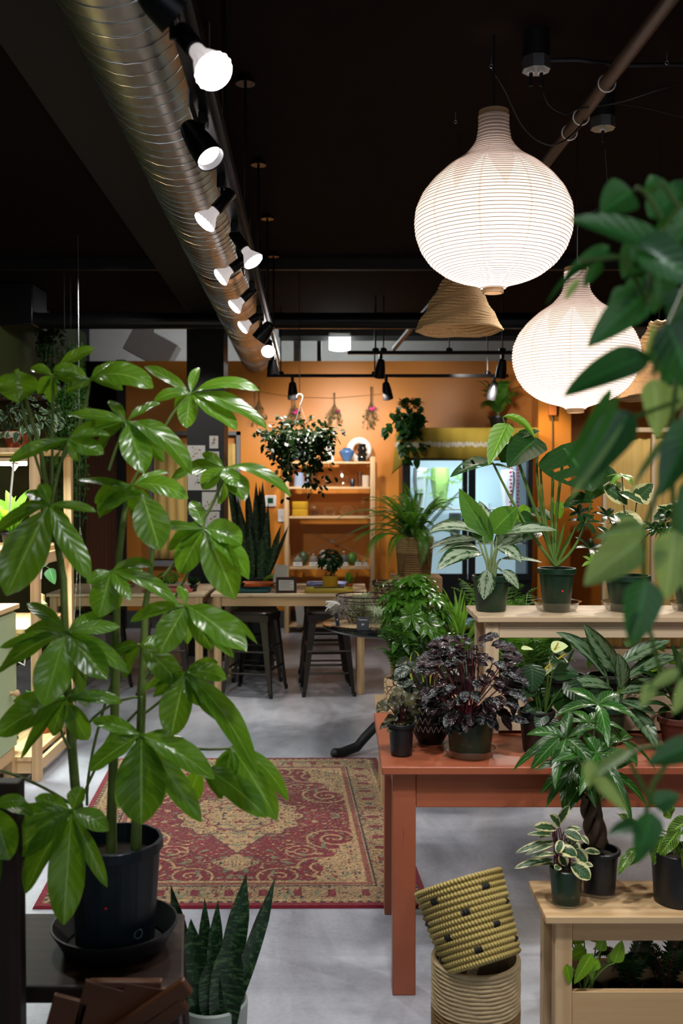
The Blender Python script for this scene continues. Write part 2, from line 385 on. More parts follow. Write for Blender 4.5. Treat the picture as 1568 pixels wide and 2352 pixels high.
# ================================================================== THE SETTING
def floor_mat():
    m = NT('polished_concrete'); v = m.coord(); a = m.noise(v, .8, 6, .6, 1.2); b = m.noise(m.coord('Object', (1, .35, 1)), 2.6, 8, .65, .6); d = m.noise(v, 60, 3)
    f = m.math('ADD', m.math('MULTIPLY', a, .5), m.math('ADD', m.math('MULTIPLY', b, .42), m.math('MULTIPLY', d, .08)))
    c = m.ramp(f, [(.34, srgb(104, 104, 110)), (.47, srgb(158, 160, 170)), (.58, srgb(194, 196, 206))])
    m.set(Base_Color=c, Roughness=m.math('MULTIPLY_ADD', b, .3, .22)); m.bump(f, .08, .01); return m.mat
def orange_mat():
    m = NT('orange_wall_paint'); v = m.coord(); a = m.noise(v, 1.3, 4); c = m.mix(a, srgb(214, 138, 46), srgb(198, 120, 34))
    m.set(Base_Color=c, Roughness=.42); m.bump(m.noise(v, 90, 3), .15, .004); return m.mat
M['floor'] = floor_mat(); M['orange'] = orange_mat()
M['ceil'] = pbr('dark_brown_ceiling', srgb(22, 12, 8), .95, var=.25, vs=3, bump=.3, bs=30, Specular_IOR_Level=.12)
M['green'] = pbr('dark_green_wall', srgb(66, 82, 44), .7, var=.1, bump=.2)
M['grey'] = pbr('grey_paint', srgb(120, 122, 124), .7)
M['whitew'] = pbr('white_wall', srgb(196, 194, 190), .8)
M['curt'] = None
MB().bx(-3.4, 5.2, -3.2, 14, -.1, 0).build('floor', M['floor'], kind='structure', smooth=False)
MB().bx(-3.4, 5.2, -3.2, 9.55, 3.2, 3.3).build('ceiling', M['ceil'], kind='structure', smooth=False)
MB().bx(-3.4, 5.2, 9.55, 14, 4.0, 4.1).build('ceiling_back', pbr('upper_ceiling', srgb(60, 60, 62), .8), kind='structure', smooth=False)
MB().bx(-2.35, 5.0, 10.8, 10.95, 0, 2.894).build('wall_back', M['orange'], kind='structure', smooth=False)
MB().bx(-3.4, 5.2, 13.5, 13.6, 0, 4.0).build('wall_far', M['whitew'], kind='structure', smooth=False)
MB().bx(-2.9, -2.78, -3.2, 10.9, 0, 3.2).build('wall_left', M['green'], kind='structure', smooth=False)
MB().bx(5.0, 5.12, -3.2, 13.5, 0, 4.0).build('wall_right', M['orange'], kind='structure', smooth=False)
MB().bx(-3.4, 5.2, 9.55, 9.62, 3.2, 4.0).build('wall_step', M['ceil'], kind='structure', smooth=False)
MB().bx(-2.35, .9, 10.775, 10.8, 0, .19).build('baseboard_back', pbr('grey_baseboard', srgb(72, 80, 80), .6), kind='structure', smooth=False)
# brown door and its black frame at the left end of the orange wall
m = MB(); m.bx(-2.78, -2.40, 10.84, 10.9, 0, 2.25)
m.build('door_1', wood('brown_door', srgb(126, 74, 44), srgb(92, 50, 28), 2, knots=False), kind='structure', smooth=False)
m = MB(); m.bx(-2.42, -2.33, 10.74, 10.86, 0, 2.9); m.bx(-2.78, -2.42, 10.76, 10.86, 2.25, 2.33); m.build('trim_1', M['black'], kind='structure', smooth=False)
MB().bx(-2.78, -2.42, 10.86, 10.95, 2.33, 2.9).build('wall_over_door', M['ceil'], kind='structure', smooth=False)
# curtained window left, half behind the column
def fabric(name, c1, c2, sc_=9, rough=.8):
    m = NT(name); v = m.coord('Object', (1, 1, .06)); a = m.noise(v, sc_, 3); c = m.mix(a, c1, c2); m.set(Base_Color=c, Roughness=rough); m.bump(m.noise(m.coord(), 300, 2), .2, .002); return m.mat
M['curt'] = fabric('mustard_curtain', srgb(226, 196, 120), srgb(200, 160, 86))
win = MB()
for x0, x1, z0, z1 in ((-2.07, -2.03, .72, 2.13), (-1.13, -1.09, .72, 2.13), (-2.07, -1.09, 2.09, 2.13), (-2.07, -1.09, .68, .74)): win.bx(x0, x1, 10.7, 10.79, z0, z1)
wo = win.build('window_1', M['grey'], kind='structure', smooth=False)
def curtain(x0, x1, y, z0, z1, waves, amp, mat, name='curtain', parent=None, **kw):
    m = MB(); n = int(waves * 10); vs = []; fs = []; H = 8
    for j in range(H + 1):
        for i in range(n + 1):
            t = i / n; a = amp * (.5 + .5 * j / H) * math.sin(t * waves * 2 * PI + .6 * math.sin(j * .5 + i * .03)); vs.append((lerp(x0, x1, t), y + a, lerp(z1, z0, j / H)))
    for j in range(H):
        for i in range(n): fs.append((j * (n + 1) + i, (j + 1) * (n + 1) + i, (j + 1) * (n + 1) + i + 1, j * (n + 1) + i + 1))
    m.add(vs, fs); o = m.build(name, mat, parent=parent, **kw); so = o.modifiers.new('s', 'SOLIDIFY'); so.thickness = .003; return o
curtain(-2.02, -1.14, 10.72, .76, 2.0, 9, .014, M['curt'], label='mustard curtain in the grey framed opening behind the black column', cat='curtain')
# column with the duct under the ceiling
MB().bx(-1.394, -1.06, 9.0, 9.33, 0, 3.2).build('column', M['black'], kind='structure', smooth=False)
m = MB(); m.tube([(-2.76, 8.3, 2.915), (4.9, 8.3, 2.915)], .067, 20); m.build('ceiling_pipe', M['blackm'], label='thick black pipe crossing the shop below the ceiling in front of the column', cat='pipe')
MB().bx(-2.77, -2.5, 8.1, 8.5, 2.85, 3.19).build('junction_chamber', M['blackm'], label='black box on the green wall where the thick ceiling pipe ends', cat='box', bevel=.01)
# ceiling beams along the room
m = MB(); m.box((0, 0, 0), (.34, 12.4, .1)); o = m.build('beam_left', pbr('black_beam', (.004, .004, .004, 1), .8), kind='structure', smooth=False, loc=(0, 0, 0)); o.location = (-1.02, 3.35, 3.15); o.rotation_euler.z = math.radians(2)
MB().bx(-2.7, 4.9, 7.28, 7.33, 3.12, 3.2).build('beam_cross', M['black'], kind='structure', smooth=False)

# ------------------------------------------------------------------ spiral duct
def ductx(y): return -.63 - .0365 * (y - 2.91)
def duct_mat():
    m = NT('galvanized_duct'); v = m.coord('Object', (1, 1, 1)); a = m.noise(v, 6, 5, .6); b = m.noise(m.coord('Object', (2, 12, 2)), 5, 3)
    c = m.mix(a, srgb(150, 148, 140), srgb(196, 194, 186)); m.set(Base_Color=c, Metallic=1., Roughness=m.math('MULTIPLY_ADD', b, .25, .2)); m.bump(a, .12, .01); return m.mat
M['duct'] = duct_mat(); M['seam'] = pbr('duct_seam', srgb(215, 215, 212), .25, 1)
R_D = .18; DZ = 2.965
duct = thing('spiral_duct', 'long galvanized spiral air duct running along the ceiling beside the spotlights', 'duct', (ductx(5), 5, DZ - R_D))
m = MB(); pts = [V((ductx(y), y, DZ)) for y in np.linspace(-.6, 11.6, 60)]
m.tube(pts, R_D, 48, cap=False); m.build('pipe_body', M['duct'], duct)
m = MB(); pitch = .085; n = int(12.2 / pitch * 24)
pp = []
for i in range(n + 1):
    t = i / n; y = -.6 + 12.2 * t; a = i / 24 * 2 * PI
    pp.append(V((ductx(y) + (R_D + .001) * math.cos(a), y, DZ + (R_D + .001) * math.sin(a))))
m.tube(pp, .0026, 4); m.build('spiral_seam', M['seam'], duct)
m = MB()
for y in (2.3, 6.05): m.tube([(ductx(y), y, DZ), (ductx(y), y + .1, DZ)], R_D + .006, 40, cap=False)
m.build('joint_band', M['seam'], duct)
m = MB()
for y in (1.2, 3.6, 6.2, 8.6):
    for s_ in (-1, 1): m.box((ductx(y) + s_ * (R_D + .004), y, DZ + .12), (.002, .03, .24))
m.build('hanger_strap', M['galv'], duct)

# ------------------------------------------------------------------ track and its spotlights
def trx(y): return -.356 - .031 * (y - 2.4)
TZ = 2.53
tr = thing('light_track', 'long black light track hung beside the duct', 'light track', (trx(4.5), 4.5, TZ))
m = MB(); m.bar((trx(.6), .6, TZ + .012), (trx(8.1), 8.1, TZ + .012), .036, .024); m.build('rail', M['blackm'], tr, smooth=False)
m = MB(); m.bar((trx(.6) + .024, .6, TZ + .05), (trx(8.1) + .024, 8.1, TZ + .05), .02, .04); m.build('steel_channel', M['gun'], tr, smooth=False)
for y in (3.06, 4.06, 5.08, 6.1, 7.1):
    m = MB(); m.tube([(trx(y) + .02, y, TZ + .07), (trx(y) + .02, y, 3.2)], .006, 8); m.lathe([(.04, 0), (.04, .012), (.012, .03)], (trx(y) + .02, y, 3.168), 16, capb=True); m.build('hanging_rod', M['blackm'], tr)
for y in (2.62, 4.25):
    m = MB(); m.bar((trx(y) - .035, y, TZ + .03), (trx(y + .5) - .035, y + .5, TZ + .03), .004, .05); m.build('metal_plate', M['galv'], tr, label='flat galvanized plate', smooth=False)
M['bulb'] = emit('lit_bulb_face', (1, .93, .95, 1), 12); M['bulbb'] = pbr('white_bulb_body', (.8, .76, .74, 1), .35, var=.03); M['bulbb'].node_tree.nodes['Principled BSDF'].inputs['Emission Color'].default_value = (1, .9, .88, 1); M['bulbb'].node_tree.nodes['Principled BSDF'].inputs['Emission Strength'].default_value = .45  # bulb body glows slightly, standing in for light from neighbouring bulbs
M['bulbo'] = emit('bulb_face_soft', (1, .95, .92, 1), 5)
def head(name, label, block, face, shade, lit=60, scale=1., group=None, spot=85, dark=False, stem=.1, start=None):
    """block: where it clips to the rail; face: centre of the lamp's opening"""
    block = V(block); face = V(face); t = thing(name, label, 'spotlight', block, group)
    m = MB(); m.box(block + V((0, 0, -.018)) , (.034 * scale, .07 * scale, .05 * scale)); m.build('adapter', M['blackm'], t, bevel=.004)
    piv = V(start) if start is not None else block + V((0, 0, -.03 - stem * scale)); m = MB(); kn = piv.lerp(face, .3) if shade else piv; m.tube([block + V((0, 0, -.02)), V((block.x, block.y, max(kn.z, block.z - .09) if start is not None else kn.z)), kn], .007 * scale, 8); m.build('stem', M['blackm'], t)
    ax = (face - piv); Lt = ax.length; ax.normalize(); Q = ax.to_track_quat('Z', 'Y').to_matrix()
    s = scale
    if shade:
        st = piv - ax * .02; m = MB(); m.lathe([(.012 * s, -.012), (.034 * s, -.005), (.04 * s, .01), (.052 * s, Lt * .5), (.058 * s, Lt + .01), (.054 * s, Lt + .008), (.05 * s, Lt * .8), (.03 * s, .02)], st, 28, Q, capb=True); m.build('shade', M['blackm'], t)
        m = MB(); m.lathe([(.05 * s, 0), (.035 * s, .006), (.0005, .009)], piv + ax * (Lt - .03), 24, Q); m.build('bulb', M['black'] if dark else M['bulb'], t)
    else:
        b0 = min(.06 * s, Lt * .45); m = MB(); m.lathe([(.022 * s, -.03), (.026 * s, -.026), (.026 * s, b0 * 1.0), (.022 * s, b0 + .002)], piv, 24, Q, capb=True, capt=True); m.build('socket', M['blackm'], t)
        b0 = min(.06 * s, Lt * .45); m = MB(); fin = lambda a, z: 1 + (.05 * (1 if math.sin(a * 16) > 0 else 0))
        m.lathe([(.019 * s, b0), (.021 * s, b0 + (Lt - b0) * .3), (.03 * s, b0 + (Lt - b0) * .5), (.044 * s, Lt - .012), (.0475 * s, Lt - .004)], piv, 64, Q, rmod=fin)
        m.build('bulb_body', M['bulbb'], t)
        m = MB(); m.lathe([(.047 * s, Lt - .006), (.046 * s, Lt + .002), (.03 * s, Lt + .009), (.0005, Lt + .012)], piv, 28, Q); m.build('bulb_face', M['black'] if dark else M['bulb'], t)
    if lit: light('SPOT', piv + ax * (Lt + .03), lit, NEUT, .04, piv + ax * 3, spot, .5)
    return t
def aim(block, px, py, Y, L, stem=.1, sg=-1):
    """face centre on the ray through (px, py) at distance L from the pivot"""
    piv = V(block) + V((0, 0, -.03 - stem)); best = None
    for k in range(-60, 61):
        p = W(px, py, Y + k * .005); d = abs((p - piv).length - L) + (0.0005 * abs(k)) * (1 if k * sg > 0 else 2)
        if best is None or d < best[0]: best = (d, p)
    return best[1]
G_T = 'lamps on the long track by the duct'
def trp(Y): return V((trx(Y), Y, TZ))
for Y, sx_, sy_, fx_, fy_, dd, sh, lab, li, sc_ in (
    (1.72, 345, -30, 418, 42, .03, 1, 'black cone spotlight nearest the camera, cut by the top of the photo', 40, .72),
    (2.05, 428, 88, 492, 166, -.07, 0, 'bare white reflector bulb aimed right, first large one on the long track', 55, .8),
    (2.65, 442, 305, 489, 372, -.04, 1, 'black cone spotlight with lit opening in front of the duct, below the large bare bulb', 55, .68),
    (3.2, 519, 456, 468, 512, -.01, 0, 'bare reflector bulb aimed left, directly below the lit black cone spotlight', 55, .8),
    (3.75, 545, 548, 583, 602, -.015, 0, 'bare reflector bulb aimed down and right at the middle of the long track', 45, .8),
    (4.15, 553, 602, 505, 638, -.01, 0, 'bare reflector bulb aimed left beside the only right-aimed bulb of the middle track', 45, .8),
    (4.85, 574, 672, 537, 706, -.01, 0, 'bare reflector bulb aimed left, just above the black crossing pipe', 40, .8),
    (5.5, 590, 727, 556, 753, -.01, 0, 'small bare reflector bulb aimed left in front of the black crossing pipe', 35, .8),
    (5.75, 615, 752, 592, 783, .02, 1, 'black cone spotlight seen from its side, overlapping the black crossing pipe', 0, .8),
    (6.6, 617, 790, 616, 808, -.08, 0, 'glaring bare bulb facing the camera near the far end of the long track', 25, .9),
    (7.5, 626, 835, 627, 864, .0, 1, 'small black cone spotlight hanging last on the long track', 0, .8)):
    b = trp(Y); head('track_spotlight', lab, b, W(fx_, fy_, Y + dd), sh, li * .5, sc_, G_T, start=W(sx_, sy_, Y), dark=(li == 0))

# rails at the orange wall
def rail(name, label, x0, x1, Y, z, rods):
    t = thing(name, label, 'light track', ((x0 + x1) / 2, Y, z)); m = MB(); m.bx(x0, x1, Y - .018, Y + .018, z, z + .03); m.build('rail', M['blackm'], t, smooth=False)
    for x in rods:
        m = MB(); m.tube([(x, Y, z + .02), (x, Y, 3.2 if Y < 9.5 else 3.98)], .006, 6); m.lathe([(.03, 0), (.03, .02), (.01, .03)], (x, Y, z + .03), 12); m.build('hanging_rod', M['blackm'], t)
    return t
def at(px, Y): return (px - 784) / sc(Y)
rail('light_track', 'black light track in front of the orange wall above the dried flowers', at(613, 9.3), at(1165, 9.3), 9.3, 2.555, [at(x, 9.3) for x in (645, 860, 1118)])
rail('light_track', 'shorter black light track just under the white upper wall', at(798, 8.7), at(1215, 8.7), 8.7, 2.69, [at(x, 8.7) for x in (862, 880, 1030, 1152)])
GW = 'small black cone lamps near the orange wall'
for px, py, Y, z, dx, lab in ((672, 888, 9.3, 2.555, 0, 'small black cone lamp above the dried bouquet with pink and yellow flowers'),
                   (886, 892, 9.3, 2.555, 6, 'small black cone lamp on the lower rail, tilted right, below another cone lamp'),
                   (1133, 895, 9.3, 2.555, -6, 'small black cone lamp above the fern on the cooler'),
                   (874, 852, 8.7, 2.69, -3, 'small black cone lamp on the upper rail, tilted left'),
                   (1152, 852, 8.7, 2.69, -2, 'round looking black lamp at the right end of the upper rail')):
    b = V((at(px, Y), Y, z)); f = V((at(px + dx, Y), Y + .06, z - .2)); head('cone_lamp', lab, b, f, 1, 0, .85, GW, dark=True, stem=.05)
wl = [((-.45, 9.3, 2.4), (-.4, 10.8, 1.6), 40), ((.4, 9.3, 2.4), (.55, 10.8, 2.0), 60), ((1.4, 9.2, 2.4), (1.5, 10.8, 2.35), 42), ((0, 9.35, 2.45), (-.1, 10.8, 1.9), 50), ((-.75, 9.4, 2.5), (-.85, 10.8, 1.3), 45)]
for a, b, e in wl: light('SPOT', a, e * 1.8, (1, .92, .84), .05, b, 90, 1)
light('SPOT', (-.3, 7.2, 3.0), 150, WARM, .06, (-.35, 7.5, .7), 62, .8)
light('SPOT', (1.6, 7.5, 3.0), 80, WARM, .06, (.9, 6.0, 1.1), 90, .7)

# high bay lamp beyond
t = thing('panel_lamp', 'rectangular white lit lamp below the white upper wall', 'lamp', W(781, 812, 9.9)); p = W(780, 770, 9.9)
m = MB(); m.box(p + V((0, .06, .0)), (.22, .14, .06)); m.build('housing', M['white'], t, bevel=.01)
m = MB(); Mr = Matrix.Rotation(math.radians(-25), 3, 'X'); vs = []; fs = []
for i in range(9):
    u = i / 8 - .5
    for j in range(2): vs.append(Mr @ V((u * .21, -.0, -.15 * j - .02 * (1 - 4 * u * u))) + p + V((0, 0, .0)))
for i in range(8): fs.append((2 * i, 2 * i + 1, 2 * i + 3, 2 * i + 2))
m.add(vs, fs); o = m.build('lit_lens', emit('panel_light', (.9, 1, .98, 1), 8), t); so = o.modifiers.new('s', 'SOLIDIFY'); so.thickness = .03
light('POINT', p + V((0, 2.4, .2)), 30, (.9, 1, 1), .1); light('POINT', (-2.0, 12.4, 3.3), 16, (.95, .97, 1), .1); light('POINT', (-1.6, 10.4, 3.6), 5, (.95, .97, 1), .1); m = MB(); m.tube([p + V((0, .06, .03)), (p.x, p.y + .06, 3.99)], .008, 8); m.build('hanging_rod', M['blackm'], t)  # unseen point lights added to brighten the space beyond the orange wall
# rods and stub ducts beyond the wall
for px, py0, wd, zz, lab in ((683, 757, .09, 3.6, 'grey flecked vertical stud beyond the orange wall'), (733, 757, .05, 3.6, 'thin dark vertical stud beyond the orange wall')):
    x = at(px, 12); m = MB(); m.bx(x - wd / 2, x + wd / 2, 12, 12.06, 2.6, 4.0); m.build('wall_stud', M['gun'] if wd < .08 else M['grey'], label=lab, cat='stud')
m = MB(); m.bx(at(640, 11.5), at(1260, 11.5), 11.5, 11.9, 3.27, 3.95); m.build('beam_far', M['black'], kind='structure', smooth=False)
m = MB(); m.box(W(350, 800, 11.8), (.55, .3, .34), Matrix.Rotation(.5, 3, 'Y')); q = W(350, 800, 11.8); m.bx(q.x - .03, q.x + .03, q.y - .02, q.y + .02, q.z, 4.0); m.build('duct_fitting', M['whitew'], label='pale angular duct fitting above the orange wall at the left', cat='duct', bevel=.01)
# conduit across the ceiling
m = MB(); z = 3.14; Y = 7.36; m.tube([(at(606, Y), Y + .2, z - .1), (at(612, Y), Y, z), (at(640, Y), Y, z + .0), (at(900, Y), Y, z)], .011, 8); m.build('conduit', M['blackm'], label='thin black conduit crossing the ceiling behind the track rods', cat='conduit')

# diagonal brown pipe with white rings
pipe = thing('sprinkler_pipe', 'dark brown round pipe running back along the ceiling at upper right', 'pipe', (.9, 5, 2.95))
def ppx(y): return (.98 + (.919 - .98) * (y - 2.97) / 1.53) if y < 4.5 else .919 + (.635 - .919) * (y - 4.5) / 4.8
PZ = 3.0
m = MB(); m.tube([(ppx(y), y, PZ) for y in (1.5, 2.97, 4.5, 6.9, 9.3)] + [(.557, 10.6, PZ)], .026, 16); m.build('pipe_body', pbr('brown_pipe', srgb(66, 46, 34), .5), pipe)
for y in (3.62, 3.95, 4.12):
    m = MB(); Mr = Matrix.Rotation(PI / 2, 3, 'X'); m.ring((ppx(y), y, PZ - .004), .031, .003, 24, 6, Mr); m.build('white_tie', M['white'], pipe)
# junction boxes
for px, py, Y, pl, lab in ((1231, 150, 3.67, 2, 'galvanized ceiling box with two plugs above the large lantern'), (1384, 285, 4.27, 1, 'galvanized ceiling box with one plug right of the brown pipe')):
    p = W(px, py, Y); s_ = 1 / sc(Y); t = thing('junction_box', lab, 'junction box', V((p.x, Y, p.z - .05)))
    Mr = Matrix.Rotation(PI / 8, 3, 'Z'); m = MB(); m.lathe([(.052, -.02), (.052, .025)], p, 8, Mr, capb=True, capt=True); m.build('steel_box', M['galv'], t, smooth=False)
    m = MB(); m.lathe([(.05, .025), (.05, 3.2 - p.z)], p, 24); m.build('mounting_collar', M['black'], t)
    for k in range(pl):
        xx = p.x + (k - (pl - 1) / 2) * .038; m = MB(); m.lathe([(.014, -.028), (.014, -.02)], (xx, Y, p.z), 14, capb=True, capt=True); m.build('outlet', M['white'], t)
        m = MB(); m.tube([(xx, Y, p.z - .026), (xx, Y, p.z - .075)], .007, 8); m.build('plug', M['black'], t)
m = MB(); m.tube([W(1258, 138, 3.67), W(1330, 137, 3.67), W(1400, 148, 3.67), W(1440, 150, 3.67), W(1568, 148, 3.67), W(1700, 148, 3.67)], .0075, 8); m.build('conduit', M['blackm'], label='thin dark conduit leaving the two-plug ceiling box to the right', cat='conduit')
# cords
def cord(pts, r, lab, Y=None):
    m = MB(); P = [V(p) for p in pts]; out = []
    for i in range(len(P) - 1):
        a = P[max(i - 1, 0)]; b = P[i]; c = P[i + 1]; d = P[min(i + 2, len(P) - 1)]
        for k in range(6):
            t = k / 6; out.append(.5 * ((2 * b) + (c - a) * t + (2 * a - 5 * b + 4 * c - d) * t * t + (3 * b - a - 3 * c + d) * t ** 3))
    out.append(P[-1]); m.tube(out, r, 6); return m.build('power_cord', M['black'], label=lab, cat='cord')
cord([W(1245, 185, 3.67), W(1250, 220, 3.67), W(1265, 245, 3.7), W(1300, 262, 3.8), W(1330, 250, 3.8), W(1420, 235, 3.8), W(1500, 210, 3.7), W(1568, 190, 3.7)], .0035, 'black cord looping from the two-plug ceiling box to the right')
cord([W(1130, 160, 3.67), W(1160, 210, 3.7), W(1200, 290, 3.8), W(1250, 330, 3.8), W(1300, 320, 3.8), W(1400, 240, 4.1), W(1568, 268, 4.2)], .003, 'black cord sagging from the large lantern hook behind the brown pipe')
cord([(at(1384, 4.27), 4.27, 2.98), (at(1384, 4.4), 4.4, 2.8), (at(1325, 4.56), 4.56, 2.75), (at(1320, 4.56), 4.56, 2.56)], .0035, 'black cord from the one-plug ceiling box down to the smaller lantern')
m = MB()
for px, py, Y in ((1128, 130, 3.67), (1046, 258, 4.4), (1531, 122, 3.6)):
    m = MB(); m.ring(W(px, py + 22, Y), .006, .002, 12, 5, Matrix.Rotation(PI / 2, 3, 'X')); m.tube([W(px, py, Y), W(px, py + 18, Y)], .002, 6); m.build('ceiling_hook', M['galv'], label={1128: 'bright steel screw hook above the large lantern', 1046: 'bright steel screw hook left of the large lantern', 1531: 'bright steel screw hook at the upper right by the conduit'}[px], cat='hook')

# ------------------------------------------------------------------ paper lanterns
def lantern_mat():
    m = NT('lantern_paper'); uv = m.n('ShaderNodeUVMap'); sp = m.n('ShaderNodeSeparateXYZ'); m.l(uv.outputs[0], sp.inputs[0]); u, v = sp.outputs[0], sp.outputs[1]
    tri = m.math('ABSOLUTE', m.math('SUBTRACT', m.math('FRACT', m.math('MULTIPLY', u, 10.)), .5))      # 0..0.5
    seam = m.math('GREATER_THAN', tri, .478)
    pet = m.math('GREATER_THAN', m.math('SUBTRACT', v, m.math('MULTIPLY', tri, .5)), .50)
    c = m.mix(m.math('MULTIPLY', seam, .5), (.86, .80, .76, 1), (.55, .44, .40, 1)); c = m.mix(m.math('MULTIPLY', pet, .45), c, (.52, .44, .42, 1))
    tr = m.n('ShaderNodeBsdfTranslucent'); m.l(c, tr.inputs[0]); df = m.n('ShaderNodeBsdfDiffuse'); m.l(c, df.inputs[0]); mx = m.n('ShaderNodeMixShader'); mx.inputs[0].default_value = .62
    m.l(df.outputs[0], mx.inputs[1]); m.l(tr.outputs[0], mx.inputs[2]); m.l(mx.outputs[0], m.out.inputs[0]); return m.mat
M['lant'] = lantern_mat(); M['rib'] = pbr('lantern_rib', (.30, .21, .18, 1), .8); M['ply'] = pbr('beech_ring', srgb(196, 160, 120), .6)
LP = [(277, 33), (301, 33), (331, 38), (348, 49), (368, 67), (391, 103), (421, 136), (451, 160), (485, 175), (515, 178), (544, 175), (578, 163), (608, 142), (634, 108), (649, 72), (657, 33), (665, 26)]
def lantern(cx, topy, Y, lab, energy):
    s_ = 1 / 623.; z0 = 1.55 + (1115 - topy) / sc(Y); x = at(cx, Y); t = thing('paper_lantern', lab, 'lantern', (x, Y, z0 - 411 * s_), 'onion shaped paper lanterns')
    ys = np.array([a for a, b in LP]); rs = np.array([b for a, b in LP]); NR = 64; prof = []; ribs = []
    def rad(yy): return float(np.interp(yy, ys, rs))
    # smooth radii
    grid = np.linspace(277, 665, 500); rr = np.interp(grid, ys, rs)
    ker = np.hanning(31); ker /= ker.sum(); rp = np.pad(rr, 15, mode='edge'); rr = np.convolve(rp, ker, 'valid'); arc = np.concatenate([[0], np.cumsum(np.hypot(np.diff(grid), np.diff(rr)))]); arc /= arc[-1]
    for k in range(NR * 4 + 1):
        a = k / (NR * 4); yy = float(np.interp(a, arc, grid)); r = float(np.interp(yy, grid, rr)); ph = (k % 4) / 4
        off = 1.0 * math.sin(PI * ph) ** 1 ; prof.append(((r + 2.0 - 1.8 * math.sin(PI * ph)) * s_, z0 - (yy - 265) * s_))
        if k % 4 == 0: ribs.append(((r + 2.3) * s_, z0 - (yy - 265) * s_))
    m = MB(); m.lathe(prof[::-1], (x, Y, 0), 72); m.build('paper_shade', M['lant'], t)
    m = MB()
    for r, z in ribs: m.ring((x, Y, z), r, .0010, 72, 4)
    m.build('wire_rib', M['rib'], t)
    m = MB(); m.lathe([(.0535, 0), (.0545, 0), (.0545, -.018), (.0535, -.018), (.0515, -.018), (.0515, 0), (.0535, 0)], (x, Y, z0), 40); m.build('top_ring', M['ply'], t)
    m = MB(); zb = z0 - 400 * s_; m.lathe([(.0385, 0), (.0385, -.018), (.033, -.018), (.033, 0), (.0385, 0)], (x, Y, zb), 40); m.build('bottom_ring', M['ply'], t)
    m = MB(); m.tube([(x, Y, z0 - .22), (x, Y, z0), (x, Y, 3.19)], .004, 8); m.lathe([(.02, 0), (.022, .06), (.01, .08)], (x, Y, z0 - .28), 16, capb=True); m.build('cord', M['black'], t)
    m = MB(); m.sphere((x, Y, z0 - .36), .05, 20, 12); m.build('bulb', emit('lantern_bulb', (1, .94, .86, 1), 2), t)
    light('POINT', (x, Y, z0 - .47), energy, (1, .90, .80), .09)
    return t
lantern(1130, 265, 3.67, 'larger paper lantern, nearest and uncovered, hanging at upper right', 6.8)
lantern(1320, 618, 4.56, 'smaller looking paper lantern half hidden by trailing leaves', 7.2)

# ------------------------------------------------------------------ braided cone shades
def braid_mat():
    m = NT('braided_seagrass'); v = m.coord(); a = m.noise(v, 90, 3, .6); b = m.noise(v, 6, 2); c = m.mix(a, srgb(244, 212, 160), srgb(196, 154, 104)); c = m.mix(m.math('MULTIPLY', b, .3), c, srgb(196, 160, 110)); m.set(Base_Color=c, Roughness=.75); m.bump(a, .4, .003); return m.mat
M['braid'] = braid_mat()
def cone_shade(cx, ytop, ybot, Y, lab):
    z1 = 1.55 + (1115 - ytop) / sc(Y); z0 = 1.55 + (1115 - ybot) / sc(Y); x = at(cx, Y); t = thing('woven_cone_lamp', lab, 'pendant lamp', (x, Y, z0), 'braided cone pendant lamps')
    m = MB(); rows = 22; na = 180; vs = []; fs = []; per = 6; nj = rows * per
    for j in range(nj + 1):
        tt = j / nj; base = lerp(.035, .205, tt ** .92); z = lerp(z1, z0, tt); row = int(tt * rows); fr = tt * rows - row
        for i in range(na):
            a = 2 * PI * i / na; zig = abs(((i / na * 60 + row * .37) % 1) - .5) * 2
            d = .005 * math.sin(PI * fr) * (.5 + .5 * abs(math.sin((a * 30) + (fr - .5) * 2.4 * (1 if fr > .5 else -1) + row * 1.7)))
            r = base + d + .003 * math.sin(a * 3 + row)
            vs.append((x + r * math.cos(a), Y + r * math.sin(a), z + .004 * math.sin(a * 5 + row * .9)))
    for j in range(nj):
        for i in range(na): fs.append((j * na + i, (j + 1) * na + i, (j + 1) * na + (i + 1) % na, j * na + (i + 1) % na))
    m.add(vs, fs); o = m.build('woven_shade', M['braid'], t); so = o.modifiers.new('s', 'SOLIDIFY'); so.thickness = .004
    m = MB(); m.tube([(x, Y, z1 - .08), (x, Y, 3.19)], .004, 6); m.lathe([(.02, 0), (.022, .05), (.01, .07)], (x, Y, z1 - .09), 14, capb=True); m.build('cord', M['black'], t)
cone_shade(1052, 622, 762, 4.7, 'braided straw cone shade directly below the larger paper lantern')
cone_shade(1510, 740, 915, 4.75, 'braided straw cone shade behind the trailing leaves at the right edge')
# ================================================================== FAR WALL
def pot(parent, c, r0, r1, h, mat, name='pot', rim=.006, rimh=.02, thick=.004, n=36, soil=True, rmod=None, soild=.018, parts=True):
    """nursery pot: c = centre of its base"""
    m = MB(); p = [(r0 - .004, 0), (r0, .004), (lerp(r0, r1, .8), h - rimh - .001), (r1 + rim * .2, h - rimh), (r1 + rim, h - rimh + .002), (r1 + rim, h - .002), (r1 + rim - .002, h), (r1 - thick, h), (r1 - thick, h - rimh), (lerp(r0, r1, .5) - thick, h * .5)] if rim else [(r0 - .004, 0), (r0, .004), (lerp(r0, r1, .5), h * .5), (r1, h - .002), (r1 - .002, h), (r1 - thick, h), (lerp(r0, r1, .6) - thick, h * .6)]
    m.lathe(p, c, n, capb=True, rmod=rmod); o = m.build(name, mat, parent)
    if soil:
        m = MB(); m.lathe([(r1 - thick - .0005, h - soild), (.6 * r1, h - soild + .004), (.0005, h - soild + .006)], c, 24); m.build('soil', M['soil'], parent)
    return o
